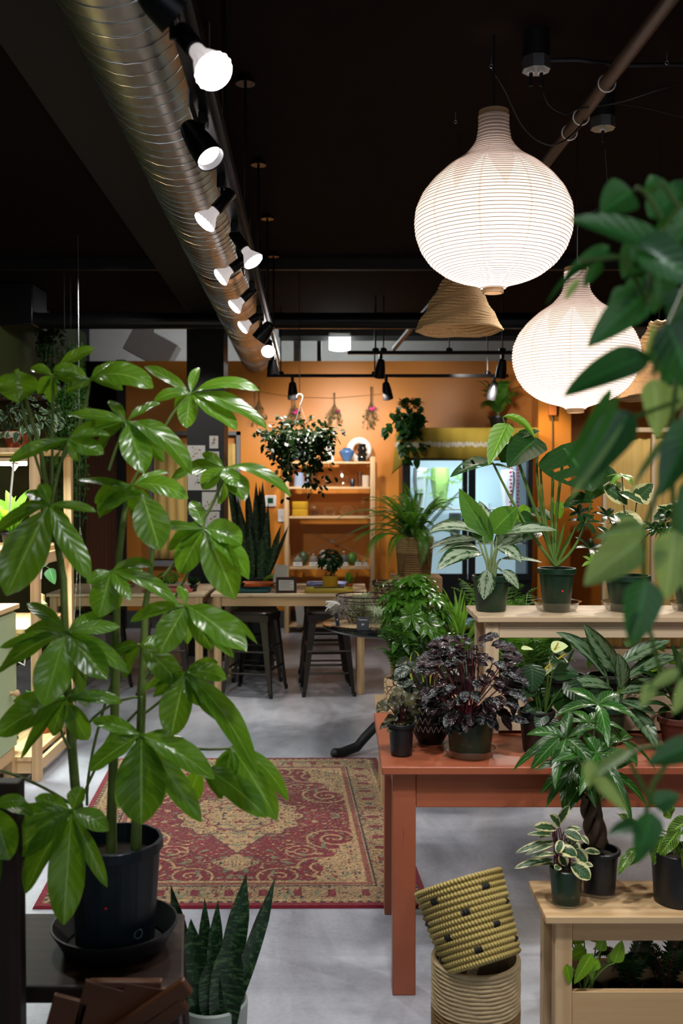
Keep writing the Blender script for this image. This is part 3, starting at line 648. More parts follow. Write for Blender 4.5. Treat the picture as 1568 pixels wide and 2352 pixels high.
def saucer(parent, c, r, h=.02, mat=None, flare=.012):
    m = MB(); m.lathe([(r - .006, .0005), (r, .004), (r + flare * .6, h), (r + flare, h + .001), (r + flare, h - .001), (r + flare * .5, h - .002), (r - .003, .005), (r - .01, .003)], c, 40, capb=True); return m.build('saucer', mat or M['plas'], parent)
def bez(a, b, c, n=10): return [a * (1 - t) ** 2 + b * (2 * t * (1 - t)) + c * t * t for t in [i / n for i in range(n + 1)]]
def rnd(a, b): return random.uniform(a, b)
def sph():
    while 1:
        v = V((rnd(-1, 1), rnd(-1, 1), rnd(-1, 1)))
        if .1 < v.length < 1: return v.normalized()
def whorl(mb, c, axis, n, L, w, droop=.3, shape='lance', nu=2, nv=5, fold=.3, spread=1.0, arch=.15, ph=None):
    axis = V(axis).normalized(); u = axis.orthogonal().normalized(); v = axis.cross(u); ph = rnd(0, 6) if ph is None else ph
    for i in range(n):
        a = ph + 2 * PI * i / n + rnd(-.15, .15); l = L * rnd(.75, 1.1); d = u * math.cos(a) + v * math.sin(a)
        B = c + (d * spread + axis * (.35)) .normalized() * l + V((0, 0, -droop * l)); mb.leaf(c, B, w * rnd(.85, 1.1), axis + V((0, 0, .3)), arch, fold, shape, nu, nv)
def bushy(mb, c, rad, n, L, w, k=7, droop=.35, shape='lance', **kw):
    for i in range(n):
        d = sph(); f = rnd(.55, 1) ** .5; p = V(c) + V((d.x * rad[0] * f, d.y * rad[1] * f, d.z * rad[2] * f)); ax = (d + V((0, 0, .6)))
        if k > 1: whorl(mb, p, ax, k, L, w, droop, shape, **kw)
        else: mb.leaf(p, p + (d + sph() * .8).normalized() * L * rnd(.7, 1.1) + V((0, 0, -droop * L)), w, d + V((0, -.2, .5)), .1, .3, shape, 2, 5)
def frond(mb, P, arch, pl, n, rachis=None, pw=.25, droopy=.2, taper=True):
    """a fern frond along the bezier P0, P1 (arch control), P2"""
    P = [V(p) for p in P]; pts = bez(P[0], P[1], P[2], n)
    if rachis is not None: rachis.tube(pts[::3] + [pts[-1]], .0016, 4)
    for i in range(2, n):
        t = i / n; tg = (pts[min(i + 1, n)] - pts[i - 1]).normalized(); up = V((0, 0, 1)) - tg * tg.z
        if up.length < .05: up = V((0, -1, 0))
        up.normalize(); sd = tg.cross(up); l = pl * (math.sin(PI * (.12 + .86 * t)) ** .6 if taper else 1 - .6 * t)
        for s_ in (-1, 1):
            d = (sd * s_ + tg * .35 - up * droopy).normalized(); a = pts[i]; b = a + d * l; wv = tg * (l * pw * .5); m1 = a + d * (l * .4) + up * l * .05
            mb.add([a, m1 - wv, b, m1 + wv], [(0, 1, 2, 3)], [(.5, 0), (0, .4), (.5, 1), (1, .4)])
def vines(mb, tops, L, lw, ll, stem, n_per=12, shape='heart', spread=.03, sway=.05, rise=.05):
    for c, length in tops:
        c = V(c); out = V((rnd(-1, 1), rnd(-1, .6), 0)) * sway; pts = [c, c + out + V((0, 0, rise))]; q = pts[-1]
        for k in range(int(length / .05) + 1):
            q = q + V((rnd(-spread, spread), rnd(-spread, spread) * .6, -.05)); pts.append(q)
        if stem is not None: stem.tube(pts, .0018, 4)
        for k in range(n_per):
            i = rnd(0, len(pts) - 1.01); p = pts[int(i)].lerp(pts[int(i) + 1], i % 1); d = V((rnd(-1, 1), rnd(-1, .5), rnd(-.8, .2))).normalized(); l = ll * rnd(.6, 1.15)
            mb.leaf(p + d * .01, p + d * l + V((0, 0, -.3 * l)), lw * l / ll, V((d.x * .5, -.8, .5)), .1, .2, shape, 2, 5)

# dried bouquets on a string
M['dry'] = pbr('dried_stems', srgb(104, 82, 48), .9, var=.3); M['dryg'] = pbr('dried_leaves', srgb(92, 92, 52), .9, var=.3)
YW = 10.72
pts = [W(x, y, YW) for x, y in ((560, 896), (596, 899), (677, 912), (769, 914), (852, 907), (880, 905))]
m = MB(); m.tube(pts, .0018, 5); m.build('string', M['dry'], label='thin string with dried bouquets on the orange wall', cat='string')
for px, y0, y1, col, cr, lab in ((594, 888, 975, srgb(70, 56, 40), 0, 'dried brown bouquet farthest left, hanging beside the plant leaves'), (676, 902, 978, srgb(196, 60, 130), 1, 'dried bouquet with pink and yellow flowers behind the white hook'),
                            (768, 902, 976, srgb(150, 50, 90), 0, 'small dried bouquet with one dull pink flower, middle of the string'), (852, 888, 985, srgb(204, 70, 130), 1, 'dried bouquet with pink flowers, rightmost on the string')):
    a = W(px, y0, YW); b = W(px, y1, YW); H = a.z - b.z; t = thing('dried_bouquet', lab, 'dried flowers', (a.x, YW, b.z), 'dried bouquets on the string')
    ms = MB(); mf = MB(); ml = MB()
    for k in range(22):
        e = V((a.x + rnd(-.09, .09), YW + rnd(-.03, .04), b.z + rnd(0, .35) * H)); neck = a + V((rnd(-.006, .006), rnd(-.006, .006), -H * .35)); top = a + V((rnd(-.01, .01), 0, 0))
        ms.tube([top, neck, e], .0018, 4); ml.sphere(e, rnd(.006, .012), 6, 4)
        for q in range(3): p = neck.lerp(e, rnd(.3, 1)); ml.leaf(p, p + V((rnd(-.03, .03), rnd(-.02, .02), rnd(-.04, .0))), .01, nu=2, nv=3)
    ms.build('stems', M['dry'], t); ml.build('leaves', M['dryg'], t)
    for k in range(4 if cr else 1):
        mf.sphere(V((a.x + rnd(-.05, .05), YW - .035, b.z + H * rnd(.3, .5))), rnd(.018, .026), 8, 5, sz=.8)
    mf.build('flower', pbr('dried_flower', col, .8), t, kind='stuff' if 0 else None)

# prints pinned on the column
YC = 8.998
def print_mat(i): return [srgb(188, 64, 50), srgb(90, 110, 140), srgb(120, 124, 84), srgb(222, 120, 60), srgb(60, 62, 60)][i % 5]
prm = [pbr('print_ink_%s' % n, print_mat(i), .8) for i, n in enumerate(('red', 'blue', 'olive', 'orange', 'black'))]
desc = ['white print with tiny red and blue flowers, left side of the column', 'small print with a red flower head, topmost on the column', 'small print under the one with the red flower head', 'largest grey botanical print in the middle of the column', 'print of orange and green flowers, right side of the column', 'small print left of the orange flower print', 'low print on the column, mostly behind leaves', 'small landscape print lowest on the column']
for k, (x0, x1, y0, y1) in enumerate(((430, 471, 1023, 1065), (481, 501, 1001, 1030), (479, 503, 1037, 1065), (431, 497, 1070, 1126), (464, 506, 1130, 1172), (434, 460, 1154, 1181), (468, 504, 1175, 1215), (436, 470, 1236, 1276))):
    a = W(x0, y1, YC); b = W(x1, y0, YC); t = thing('botanical_print', desc[k], 'art print', ((a.x + b.x) / 2, YC, a.z), 'prints pinned to the black column')
    m = MB(); m.bx(a.x, b.x, YC - .002, YC - .0005, a.z, b.z); m.build('paper_sheet', M['paper'], t, smooth=False)
    for ci in range(5):
        m = MB(); 
        for q in range(26 if k == 3 and ci == 4 else (3 if k != 3 else 1)):
            p = V((lerp(a.x, b.x, rnd(.2, .8)), YC - .0035, lerp(a.z, b.z, rnd(.25, .85)))); m.leaf(p, p + V((rnd(-.015, .015), -.0005, rnd(-.015, .015))), .012, (0, -1, 0), 0, 0, 'ellip', 2, 4)
        m.build('printed_flowers', prm[ci], t)

# thermostat and switch
p = W(621, 1151, 10.79); t = thing('thermostat', 'square white thermostat with green screen on the orange wall', 'thermostat', (p.x, 10.79, p.z - .06))
m = MB(); m.box(p, (.125, .025, .13)); m.build('housing', M['white'], t, bevel=.012); m = MB(); m.box(p + V((0, -.014, .005)), (.06, .004, .055)); m.build('screen', pbr('thermostat_screen', srgb(30, 80, 56), .2), t, smooth=False)
p = W(647, 1184, 10.79); t = thing('light_switch', 'white wall switch plate between thermostat and pine shelf', 'switch', (p.x, 10.79, p.z - .07))
m = MB(); m.box(p, (.085, .012, .14)); m.build('plate', M['white'], t, bevel=.004); m = MB(); m.box(p + V((0, -.01, -.005)), (.012, .014, .024)); m.build('toggle', M['white'], t, bevel=.002)
# lit box at the right of the cooler
p = W(1268, 940, 10.4); t = thing('wall_socket_box', 'small lit box with a cable right of the cooler', 'socket', (p.x, 10.4, p.z - .1))
m = MB(); m.box(p, (.08, .06, .13)); m.build('housing', pbr('orange_box', srgb(190, 110, 50), .5), t, bevel=.004); m = MB(); m.tube([p + V((.0, 0, -.06)), p + V((.01, 0, -.5)), p + V((0, 0, -1.4))], .006, 6); m.build('cable', M['stemw'], t)
MB().bx(at(1235, 10.43), at(1310, 10.43), 10.43, 10.8, 0, 2.894).build('wall_pier', M['orange'], kind='structure', smooth=False)
light('SPOT', (1.95, 9.9, 2.75), 60, (1, .78, .45), .03, (2.25, 10.43, 1.6), 60, .8)
light('SPOT', (.5, 10.25, 2.75), 10, (1, .75, .4), .03, (.6, 10.8, 1.7), 70, .8)

# ---------------- pine display shelf
SY0, SY1 = 10.4, 10.7
SX0, SX1 = -.60, .35
sh = thing('pine_shelf', 'tall pine shelf unit with vases against the orange wall', 'shelf', ((SX0 + SX1) / 2, SY0, 0))
for x in (SX0, SX1 - .05):
    for y in (SY0, SY1 - .04):
        m = MB(); m.bx(x, x + .05, y, y + .04, 0, 1.85); m.build('post', M['pine_z'], sh, bevel=.002)
    for z in (.12, .9, 1.7):
        m = MB(); m.bx(x + .008, x + .042, SY0 + .04, SY1 - .04, z, z + .05); m.build('side_rail', M['pine_y'], sh, bevel=.002)
SZ = [1.80, 1.536, 1.227, .695, .086]
for z in SZ:
    m = MB(); m.bx(SX0 + .052, SX1 - .052, SY0 + .002, SY1 - .002, z - .022, z); m.build('shelf_board', M['pine_x'], sh, bevel=.002)
for a, b in (((SX0 + .1, 1.15), (SX1 - .05, .75)), ((SX1 - .05, 1.15), (SX0 + .1, .75))):
    m = MB(); m.tube([(a[0], SY1 - .01, a[1]), (b[0], SY1 - .01, b[1])], .003, 6); m.build('cross_brace', M['galv'], sh)
m = MB(); m.lathe([(.018, 0), (.018, .006)], (-.1, SY1 - .02, .95), 12, Matrix.Rotation(PI / 2, 3, 'X'), capb=True, capt=True); m.build('brace_hub', M['galv'], sh)
YS = 10.5
def sx(px, Y=YS): return at(px, Y)
def lathething(name, label, cat, x, y, z, prof, mat, group=None, n=32, rmod=None, part=None):
    m = MB(); m.lathe(prof, (x, y, z), n, capb=True, rmod=rmod); return m.build(name, mat, label=label, cat=cat, group=group)
GV = 'vases and jars on the pine shelf'
bub = [(.042, 0), (.045, .03), (.04, .05), (.06, .075), (.04, .1), (.055, .125), (.038, .15), (.042, .18), (.038, .185), (.03, .18)]
bs_ = lambda s: [(r * s, z * s) for r, z in bub]
lathething('bubble_vase', 'white bubble shaped vase on top of the pine shelf', 'vase', sx(757), YS, SZ[0] + .001, bs_(1.05), M['ceram'], GV)
lathething('vase', 'blue glazed wide shouldered vase on the shelf top', 'vase', sx(796), YS, SZ[0] + .001, [(.035, 0), (.04, .01), (.078, .085), (.082, .1), (.075, .115), (.045, .13), (.04, .138), (.045, .143), (.035, .14), (.03, .12)], pbr('blue_glaze', srgb(70, 104, 150), .2), GV)
lathething('bubble_vase', 'glossy black bubble shaped vase, rightmost on the shelf top', 'vase', sx(831), YS, SZ[0] + .001, bs_(1.0), pbr('black_glaze', (.01, .01, .01, 1), .1), GV)
m = MB(); m.ring((sx(825), YS + .12, SZ[0] + .13), .098, .038, 40, 14, Matrix.Rotation(PI / 2, 3, 'X')); m.lathe([(.022, .215), (.016, .25), (.02, .262)], (sx(825), YS + .12, SZ[0] + .0), 16, capb=True); m.build('ring_vase', M['ceram'], label='cream ring shaped vase behind the blue vase', cat='vase', group=GV)
z = SZ[1] + .001
t = thing('mug', 'pale grey blue jug at the left of the glass row', 'jug', (sx(687), YS, z), GV); m = MB(); m.lathe([(.055, 0), (.058, .01), (.048, .14), (.05, .15), (.045, .148), (.045, .02)], (sx(687), YS, z), 28, capb=True); m.build('body', pbr('grey_blue', srgb(150, 165, 190), .4), t)
m = MB(); m.tube([(sx(687) + .045, YS, z + .12), (sx(687) + .09, YS, z + .12), (sx(687) + .09, YS, z + .05), (sx(687) + .052, YS, z + .04)], .007, 8); m.build('handle', pbr('grey_blue', srgb(150, 165, 190), .4), t)
def gl(nm, lab, px, z, prof, Y=YS, g=GV, mat=None): return lathething(nm, lab, 'glass vase', sx(px), Y, z, prof, mat or M['glass'], g)
gl('glass_vase', 'clear glass cylinder right of the grey blue jug', 718, z, [(.045, 0), (.05, .02), (.05, .15), (.046, .15), (.046, .02)])
gl('glass_vase', 'clear glass vase of stacked bulbs in the upper glass row', 750, z, [(.05, 0), (.055, .03), (.03, .06), (.04, .09), (.025, .12), (.035, .15), (.03, .15)])
gl('glass_vase', 'rounded clear glass vase left of the black cylinder', 786, z, [(.045, 0), (.07, .05), (.072, .08), (.05, .12), (.045, .16), (.05, .165), (.043, .16)])
lathething('candle', 'small dark blue black cylinder among the glasses', 'candle', sx(809), YS, z, [(.024, 0), (.024, .08), (.02, .085), (.001, .085)], pbr('navy_wax', srgb(16, 22, 40), .3), GV)
gl('glass_vase', 'tall clear glass cylinder right of the dark blue cylinder', 826, z, [(.035, 0), (.035, .16), (.031, .16), (.031, .01)], YS + .06)
lathething('ribbed_glass', 'ribbed frosted glass at the right end of its row', 'glass', sx(839), YS - .02, z, [(.034, 0), (.036, .12), (.032, .12), (.032, .01)], pbr('frosted', srgb(200, 180, 160), .25), GV, 48, lambda a, z: 1 + .04 * math.sin(a * 22))
z = SZ[2] + .001; ribm = lambda a, z: 1 + .02 * math.sin(a * 40); ypot = pbr('mustard_glaze', srgb(206, 160, 44), .4)
for k in range(2):
    m = MB(); m.lathe([(.078, 0), (.082, .008), (.082, .07), (.074, .075), (.07, .07), (.07, .02)], (sx(689), YS, z + k * .078), 120, capb=True, rmod=ribm)
    m.build('ribbed_pot', ypot, label='mustard ribbed pot, %s of the stacked pair' % ('top' if k else 'bottom'), cat='pot', group='mustard ribbed pots on the pine shelf')
gl('glass_jar', 'squat round clear jar right of the mustard pots', 722, z, [(.05, 0), (.06, .03), (.055, .09), (.035, .12), (.04, .13), (.033, .13)])
gl('glass_bowl', 'small round fish bowl in the middle of its row', 756, z, [(.03, 0), (.06, .02), (.068, .05), (.05, .085), (.04, .09), (.036, .088)])
gl('glass_bowl', 'wider glass bowl right of the small fish bowl', 797, z, [(.03, 0), (.07, .03), (.088, .07), (.06, .11), (.05, .113)], YS + .06)
gl('glass_vase', 'tall clear vase at the right end behind the fern tips', 833, z, [(.03, 0), (.04, .06), (.05, .12), (.03, .16), (.026, .16)], YS + .03)
z = SZ[3] + .001
for k, (px, wd, ht, col) in enumerate(((684, .12, .09, srgb(120, 126, 110)), (720, .11, .1, srgb(140, 130, 120)), (752, .1, .08, srgb(100, 96, 80)), (790, .09, .11, srgb(96, 106, 104)), (822, .08, .06, srgb(80, 110, 60)), (838, .05, .05, srgb(70, 80, 50)))):
    x = sx(px); ht *= 1.45; t = thing('plastic_bag', ['clear bag of grey moss with a white label, leftmost on its shelf', 'clear bag with a white label, second from the left on its shelf', 'labelled clear bag behind the bonsai leaves', 'tall labelled clear bag right of the bonsai leaves', 'small labelled bag of green moss', 'smallest labelled bag at the right end of its shelf'][k], 'bag', (x, YS, z), 'labelled bags on the pine shelf')
    m = MB(); m.sphere((x, YS, z + ht * .4), wd * .44, 14, 8, sy=.8, sz=ht * .4 / (wd * .44)); m.build('filling', pbr('bag_filling', col, .8, bump=.8, bs=60), t)
    m = MB(); m.sphere((x, YS, z + ht * .55), wd * .5, 20, 12, sy=.9, sz=ht * .55 / (wd * .5)); ob = m.build('clear_wrap', M['plas'], t)
    m = MB(); m.box((x, YS - .088, z + .03), (min(wd * .8, .095), .002, .042)); m.build('paper_label', M['paper'], t, smooth=False)
    m = MB(); m.box((x, YS - .0895, z + .032), (min(wd * .45, .055), .001, .005)); m.build('printed_line', M['ink'], t, smooth=False)
for k, (px, px2, zz, col) in enumerate(((695, 0, .11, srgb(60, 80, 50)), (742, 0, .12, srgb(150, 140, 130)), (808, 0, .1, srgb(66, 110, 40)))):
    x = sx(px); m = MB(); m.sphere((x, YS + .13, z + zz * .7), .055, 16, 10, sz=zz * .7 / .055); m.build('plastic_bag', pbr('bag_filling', col, .4, bump=.8, bs=40), label=['dull green bag behind the first labelled bag', 'shiny pale bag behind the second labelled bag', 'bag of bright green moss at the back of its shelf'][k], cat='bag', group='bags at the back of the pine shelf')
t = thing('storage_bin', 'light grey bin with a white label on the bottom shelf', 'bin', (sx(701), YS, SZ[4] + .001))
m = MB(); c = V((sx(701), YS, SZ[4] + .002)); vs = [c + V((a * w_, b * .11, h)) for h, w_ in ((0, .085), (.42, .125)) for a, b in ((-1, -1), (1, -1), (1, 1), (-1, 1))]; m.add(vs, [(0, 3, 2, 1), (0, 1, 5, 4), (1, 2, 6, 5), (2, 3, 7, 6), (3, 0, 4, 7)]); o = m.build('bin_body', pbr('bin_grey', srgb(176, 176, 168), .5), t, smooth=False)
m = MB(); m.box(c + V((.02, -.124, .32)), (.1, .003, .07)); m.build('paper_label', M['paper'], t, smooth=False); text('Soil', .05, c + V((.02, -.127, .32)), FACE, M['ink'], t)

# ---------------- drinks cooler with cloth
FX0, FX1, FY0, FY1 = .616, 1.926, 10.0, 10.7
fr = thing('glass_door_cooler', 'black two-door glass cooler lit inside, under a mustard cloth', 'fridge', ((FX0 + FX1) / 2, FY0, 0)); M['cool'] = pbr('cooler_black', (.008, .009, .012, 1), .3)
m = MB(); m.bx(FX0, FX0 + .06, FY0 + .05, FY1, .1, 2.12); m.bx(FX1 - .06, FX1, FY0 + .05, FY1, .1, 2.12); m.bx(FX0 + .06, FX1 - .06, FY0 + .05, FY1, 1.86, 2.12); m.bx(FX0 + .06, FX1 - .06, FY0 + .05, FY1, .1, .6); m.build('cabinet', M['cool'], fr, smooth=False)
m = MB(); m.bx(FX0 + .06, FX1 - .06, FY1 - .03, FY1, .6, 1.86); m.build('lit_interior', emit('cooler_inside', srgb(168, 200, 212), .85), fr, smooth=False)
light('AREA', ((FX0 + FX1) / 2, 10.1, 1.84), 10, (.8, .92, 1), 1.0, ((FX0 + FX1) / 2, 10.3, .6), sy=.1)
m = MB(); m.bx(FX0, FX1, FY0 + .05, FY1, 0, .1); m.build('plinth', M['black'], fr, smooth=False)
xm = (FX0 + FX1) / 2
for a, b in ((FX0 + .005, xm - .005), (xm + .005, FX1 - .005)):
    m = MB(); m.bx(a, a + .07, FY0, FY0 + .045, .6, 1.86); m.bx(b - .05, b, FY0, FY0 + .045, .6, 1.86); m.bx(a + .07, b - .05, FY0, FY0 + .045, .6, .66); m.bx(a + .07, b - .05, FY0, FY0 + .045, 1.8, 1.86); d = m.build('door', M['cool'], fr, smooth=False)
    m = MB(); m.bx(a + .07, b - .05, FY0 + .015, FY0 + .02, .66, 1.8); m.build('glass_pane', M['glass'], d, smooth=False)
for z in (.95, 1.3):
    m = MB(); m.bx(FX0 + .07, FX1 - .07, FY0 + .12, FY1 - .1, z, z + .012); m.build('wire_shelf', M['white'], fr, smooth=False)
for px, z, wd, h, col, lab in ((965, 1.313, .16, .42, srgb(210, 226, 236), 'pale bundle of wrapped flowers on the upper rack in the left cooler door'), (1010, 1.313, .2, .42, srgb(150, 196, 90), 'green bunch of cut stems on the upper rack in the cooler'), (1045, .963, .14, .3, srgb(180, 204, 216), 'pale bucket on the lower rack behind the left cooler door'), (1110, .963, .16, .4, srgb(190, 208, 216), 'white wrapped bundle on the lower rack behind the right cooler door'), (1165, 1.313, .16, .4, srgb(216, 220, 226), 'white paper wrap on the upper rack behind the right cooler door')):
    x = at(px, 10.35); m = MB(); m.lathe([(wd * .28, 0), (wd * .5, h * .7), (wd * .45, h), (.001, h)], (x, 10.35, z), 12, capb=True, rmod=lambda a, z: 1 + .08 * math.sin(a * 5)); m.build('flower_bucket', pbr('cooler_item', col, .6), label=lab, cat='bucket')
for px in (1172, 1188):
    m = MB(); x = at(px, 10.2)
    for k in range(14): m.sphere((x + .006 * (k % 2), 10.2, 1.76 - k * .038), .014, 6, 5)
    m.build('amaranth_tail', pbr('crimson', srgb(140, 30, 60), .7), label='crimson hanging flower tail behind the right cooler door, %s one' % ('left' if px == 1172 else 'right'), cat='flower')
m = MB()
for px in range(960, 1060, 9):
    p = V((at(px, 10.3), 10.3, 1.35)); whorl(m, p + V((0, 0, rnd(0, .35))), (0, -.3, 1), 6, .1, .025)
m.build('cut_greens', M['l_lt'], label='leafy cut greens behind the left cooler door', cat='plant')
# cloth
def cloth():
    m = NT('tie_dye_cloth'); v = m.coord(); sp = m.n('ShaderNodeSeparateXYZ'); m.l(v, sp.inputs[0]); a = m.noise(m.coord('Object', (1.4, 1.4, 1)), 30, 4, .7); band = m.math('SUBTRACT', 1., m.math('MULTIPLY', m.math('ABSOLUTE', m.math('SUBTRACT', sp.outputs[2], .21)), 13.), clamp=True)
    k = m.math('MULTIPLY', m.math('GREATER_THAN', m.math('MULTIPLY', band, a), .36), m.math('MULTIPLY', a, 1.0)); c = m.mix(k, srgb(150, 128, 38), srgb(200, 208, 216)); m.set(Base_Color=c, Roughness=.85); m.bump(m.noise(v, 260, 2), .25, .002); return m.mat
m = MB(); n = 60; rows = [(10.68, 2.135), (10.4, 2.13), (10.1, 2.135), (9.985, 2.125), (9.96, 2.07), (9.955, 1.98), (9.96, 1.9), (9.955, 1.83), (9.96, 1.81)]; vs = []; fs = []
for j, (y, z) in enumerate(rows):
    for i in range(n + 1):
        t_ = i / n; x = lerp(.57, 1.965, t_); zz = z; yy = y
        if j >= 4: yy += .012 * math.sin(t_ * 26 + j * .5) + .01 * math.sin(t_ * 60); zz += .01 * math.sin(t_ * 8)
        if t_ < .08: k = 1 - t_ / .08; zz -= k * (.05 if j < 4 else .10 + .05 * j / 8); x -= k * .07 * (j / 8)
        vs.append((x, yy, zz))
for j in range(len(rows) - 1):
    for i in range(n): fs.append((j * (n + 1) + i, j * (n + 1) + i + 1, (j + 1) * (n + 1) + i + 1, (j + 1) * (n + 1) + i))
m.add(vs, fs); o = m.build('draped_cloth', cloth(), label='mustard tie-dyed cloth with pale blotches draped over the cooler', cat='cloth', loc=(0, 10, 1.75)); so = o.modifiers.new('s', 'SOLIDIFY'); so.thickness = .004; so.offset = 1

def potted(name, label, cat, c, r0, r1, h, pm, rim=.005, group=None, **kw):
    t = thing(name, label, cat, c, group); pot(t, c, r0, r1, h, pm, rim=rim, **kw); return t
c = V((at(940, 10.15), 10.12, 2.145)); t = potted('potted_pothos', 'trailing heart leaved plant at the left end of the cooler top', 'plant', c, .06, .085, .13, M['bpot'])
m = MB(); bushy(m, c + V((0, 0, .1)), (.12, .12, .19), 110, .085, .07, 1, shape='heart'); st = MB(); vines(m, [(c + V((rnd(-.12, .14), -.16, .08)), rnd(.2, .5)) for _ in range(9)], 0, .07, .085, st, 12); vines(m, [(c + V((-.18, -.15, .1)), .3)], 0, .07, .08, st, 8); m.build('foliage', M['l_dk'], t); st.build('stem', M['stem'], t)
c = V((at(1143, 10.3), 10.3, 2.145)); t = potted('potted_fern', 'feathery bright fern on the cooler top under a black lamp', 'plant', c, .07, .1, .12, M['bpot'])
m = MB(); st = MB()
for k in range(34):
    a = rnd(0, 2 * PI); r = rnd(.12, .3); h = rnd(.05, .38); e = c + V((r * math.cos(a), r * math.sin(a) * .7, .12 + h)); frond(m, (c + V((0, 0, .11)), c + V((r * .4 * math.cos(a), r * .3 * math.sin(a), .3 + h * .6)), e), 0, .075, 16, st, pw=.3)
m.build('foliage', M['l_fern'], t); st.build('stem', M['stem'], t)

# wooden framed curtain panel at the right
pn = thing('curtain_screen', 'pine framed screen with mustard curtain right of the cooler', 'screen', (2.75, 9.0, 0))
for x in (2.36, 2.8, 3.26): MBx = MB(); MBx.bx(x, x + .035, 8.99, 9.03, 0, 2.03); MBx.build('post', M['pale_z'], pn, bevel=.002)
m = MB(); m.bx(2.3, 3.4, 8.96, 9.06, 2.03, 2.07); m.build('top_board', M['pale_x'], pn, bevel=.002)
m = MB(); m.bx(2.36, 3.3, 8.99, 9.03, .0, .06); m.build('bottom_board', M['pale_x'], pn, bevel=.002)
curtain(2.38, 3.28, 9.06, .08, 1.98, 10, .015, M['curt'], name='curtain', parent=pn)

# ---------------- work tables
def worktable(x0, x1, lab):
    y0, y1 = 7.33, 8.1; t = thing('pine_table', lab, 'table', ((x0 + x1) / 2, (y0 + y1) / 2, 0), 'pine worktables')
    m = MB(); m.bx(x0, x1, y0, y1, .728, .75); m.build('tabletop', M['pale_x'], t, bevel=.003)
    for x in (x0 + .02, x1 - .075):
        for y in (y0 + .02, y1 - .075): m = MB(); m.bx(x, x + .055, y, y + .055, 0, .7275); m.build('leg', M['pine_z'], t, bevel=.003)
    for y in (y0 + .03, y1 - .05): m = MB(); m.bx(x0 + .076, x1 - .076, y, y + .02, .655, .7275); m.build('apron', M['pine_x'], t, bevel=.002)
    for x in (x0 + .03, x1 - .05): m = MB(); m.bx(x, x + .02, y0 + .076, y1 - .076, .655, .7275); m.build('apron', M['pine_y'], t, bevel=.002)
worktable(-.965, .19, 'pine worktable with the yellow tray, in front of the shelf'); worktable(-2.18, -1.01, 'pine worktable at the left, mostly behind big leaves')
TZ2 = .751
def tray(px0, px1, Y0, Y1, lab, col):
    x0, x1 = at(px0, Y0), at(px1, Y0); t = thing('tray', lab, 'tray', ((x0 + x1) / 2, (Y0 + Y1) / 2, TZ2), 'coloured trays on the worktables'); mt = pbr('tray_plastic', col, .45, var=.04)
    m = MB(); vs = []; fs = []; cx, cy = (x0 + x1) / 2, (Y0 + Y1) / 2; n = 32; prof = [(0, -.012), (.001, -.01), (.024, -.0), (.026, -.004), (.004, -.022), (.004, -.04)]
    for z, off in prof:
        hx, hy = (x1 - x0) / 2 + off, (Y1 - Y0) / 2 + off
        for i in range(n):
            a = 2 * PI * i / n; ca, sa = math.cos(a), math.sin(a); e = .28; vs.append((cx + hx * abs(ca) ** e * (1 if ca > 0 else -1), cy + hy * abs(sa) ** e * (1 if sa > 0 else -1), TZ2 + z))
    for j in range(len(prof) - 1):
        for i in range(n): fs.append((j * n + i, j * n + (i + 1) % n, (j + 1) * n + (i + 1) % n, (j + 1) * n + i))
    fs.append(tuple((len(prof) - 1) * n + i for i in range(n))); fs.append(tuple(range(n))[::-1]); m.add(vs, fs); m.build('tray_body', mt, t); return t
def tool(x0, x1, y, z, lab, dy=.02):
    m = MB(); m.bar((x0, y, z), (x1, y + dy, z), .012, .008, w2=.02); return m.build('hand_tool', M['black'], label=lab, cat='tool', group='black tools in the trays')
tray(698, 812, 7.36, 7.6, 'yellow tray on the worktable front edge', srgb(196, 176, 70)); tool(at(720, 7.48), at(790, 7.48), 7.48, TZ2 + .027 + .003, 'black tool lying across the yellow tray')
tray(702, 800, 7.8, 8.03, 'lilac blue tray behind the mustard pot', srgb(150, 160, 210)); tool(at(712, 7.9), at(742, 7.9), 7.85, TZ2 + .03, 'black tool on the lilac blue tray')
tray(520, 620, 7.36, 7.6, 'teal tray under the big leaves on the worktable', srgb(24, 86, 92)); tool(at(545, 7.48), at(590, 7.48), 7.48, TZ2 + .03, 'dark tool on the teal tray')
tray(530, 627, 7.8, 8.03, 'orange tray in front of the tall snake plant', srgb(220, 110, 40)); tray(322, 440, 7.4, 7.65, 'pink tray on the left worktable', srgb(214, 120, 120)); tool(at(345, 7.48), at(420, 7.48), 7.5, TZ2 + .03, 'dark tool on the pink tray')
tray(375, 452, 7.8, 8.0, 'cream tray behind the pink tray', srgb(214, 204, 180)); tray(270, 300, 7.75, 7.95, 'small pale green tray between terracotta pots', srgb(170, 186, 130))
# sign in a frame
x = at(657, 7.38); t = thing('framed_sign', 'small dark wood framed notice standing on the worktable', 'sign', (x, 7.38, TZ2)); w2, h2 = .076, .118
m = MB(); m.bx(x - w2, x + w2, 7.37, 7.39, TZ2, TZ2 + .02); m.bx(x - w2, x + w2, 7.37, 7.39, TZ2 + h2 - .02, TZ2 + h2); m.bx(x - w2, x - w2 + .02, 7.37, 7.39, TZ2 + .02, TZ2 + h2 - .02); m.bx(x + w2 - .02, x + w2, 7.37, 7.39, TZ2 + .02, TZ2 + h2 - .02); m.build('frame', M['dkw_x'], t, smooth=False)
m = MB(); m.bx(x - w2 + .02, x + w2 - .02, 7.378, 7.384, TZ2 + .02, TZ2 + h2 - .02); m.build('notice_sheet', M['paper'], t, smooth=False)
m = MB()
for k in range(7): m.bx(x - w2 + .028, x + w2 - .028 - (.02 if k % 3 == 2 else 0), 7.3765, 7.3775, TZ2 + .03 + k * .009, TZ2 + .033 + k * .009)
m.build('printed_lines', M['ink'], t, smooth=False)
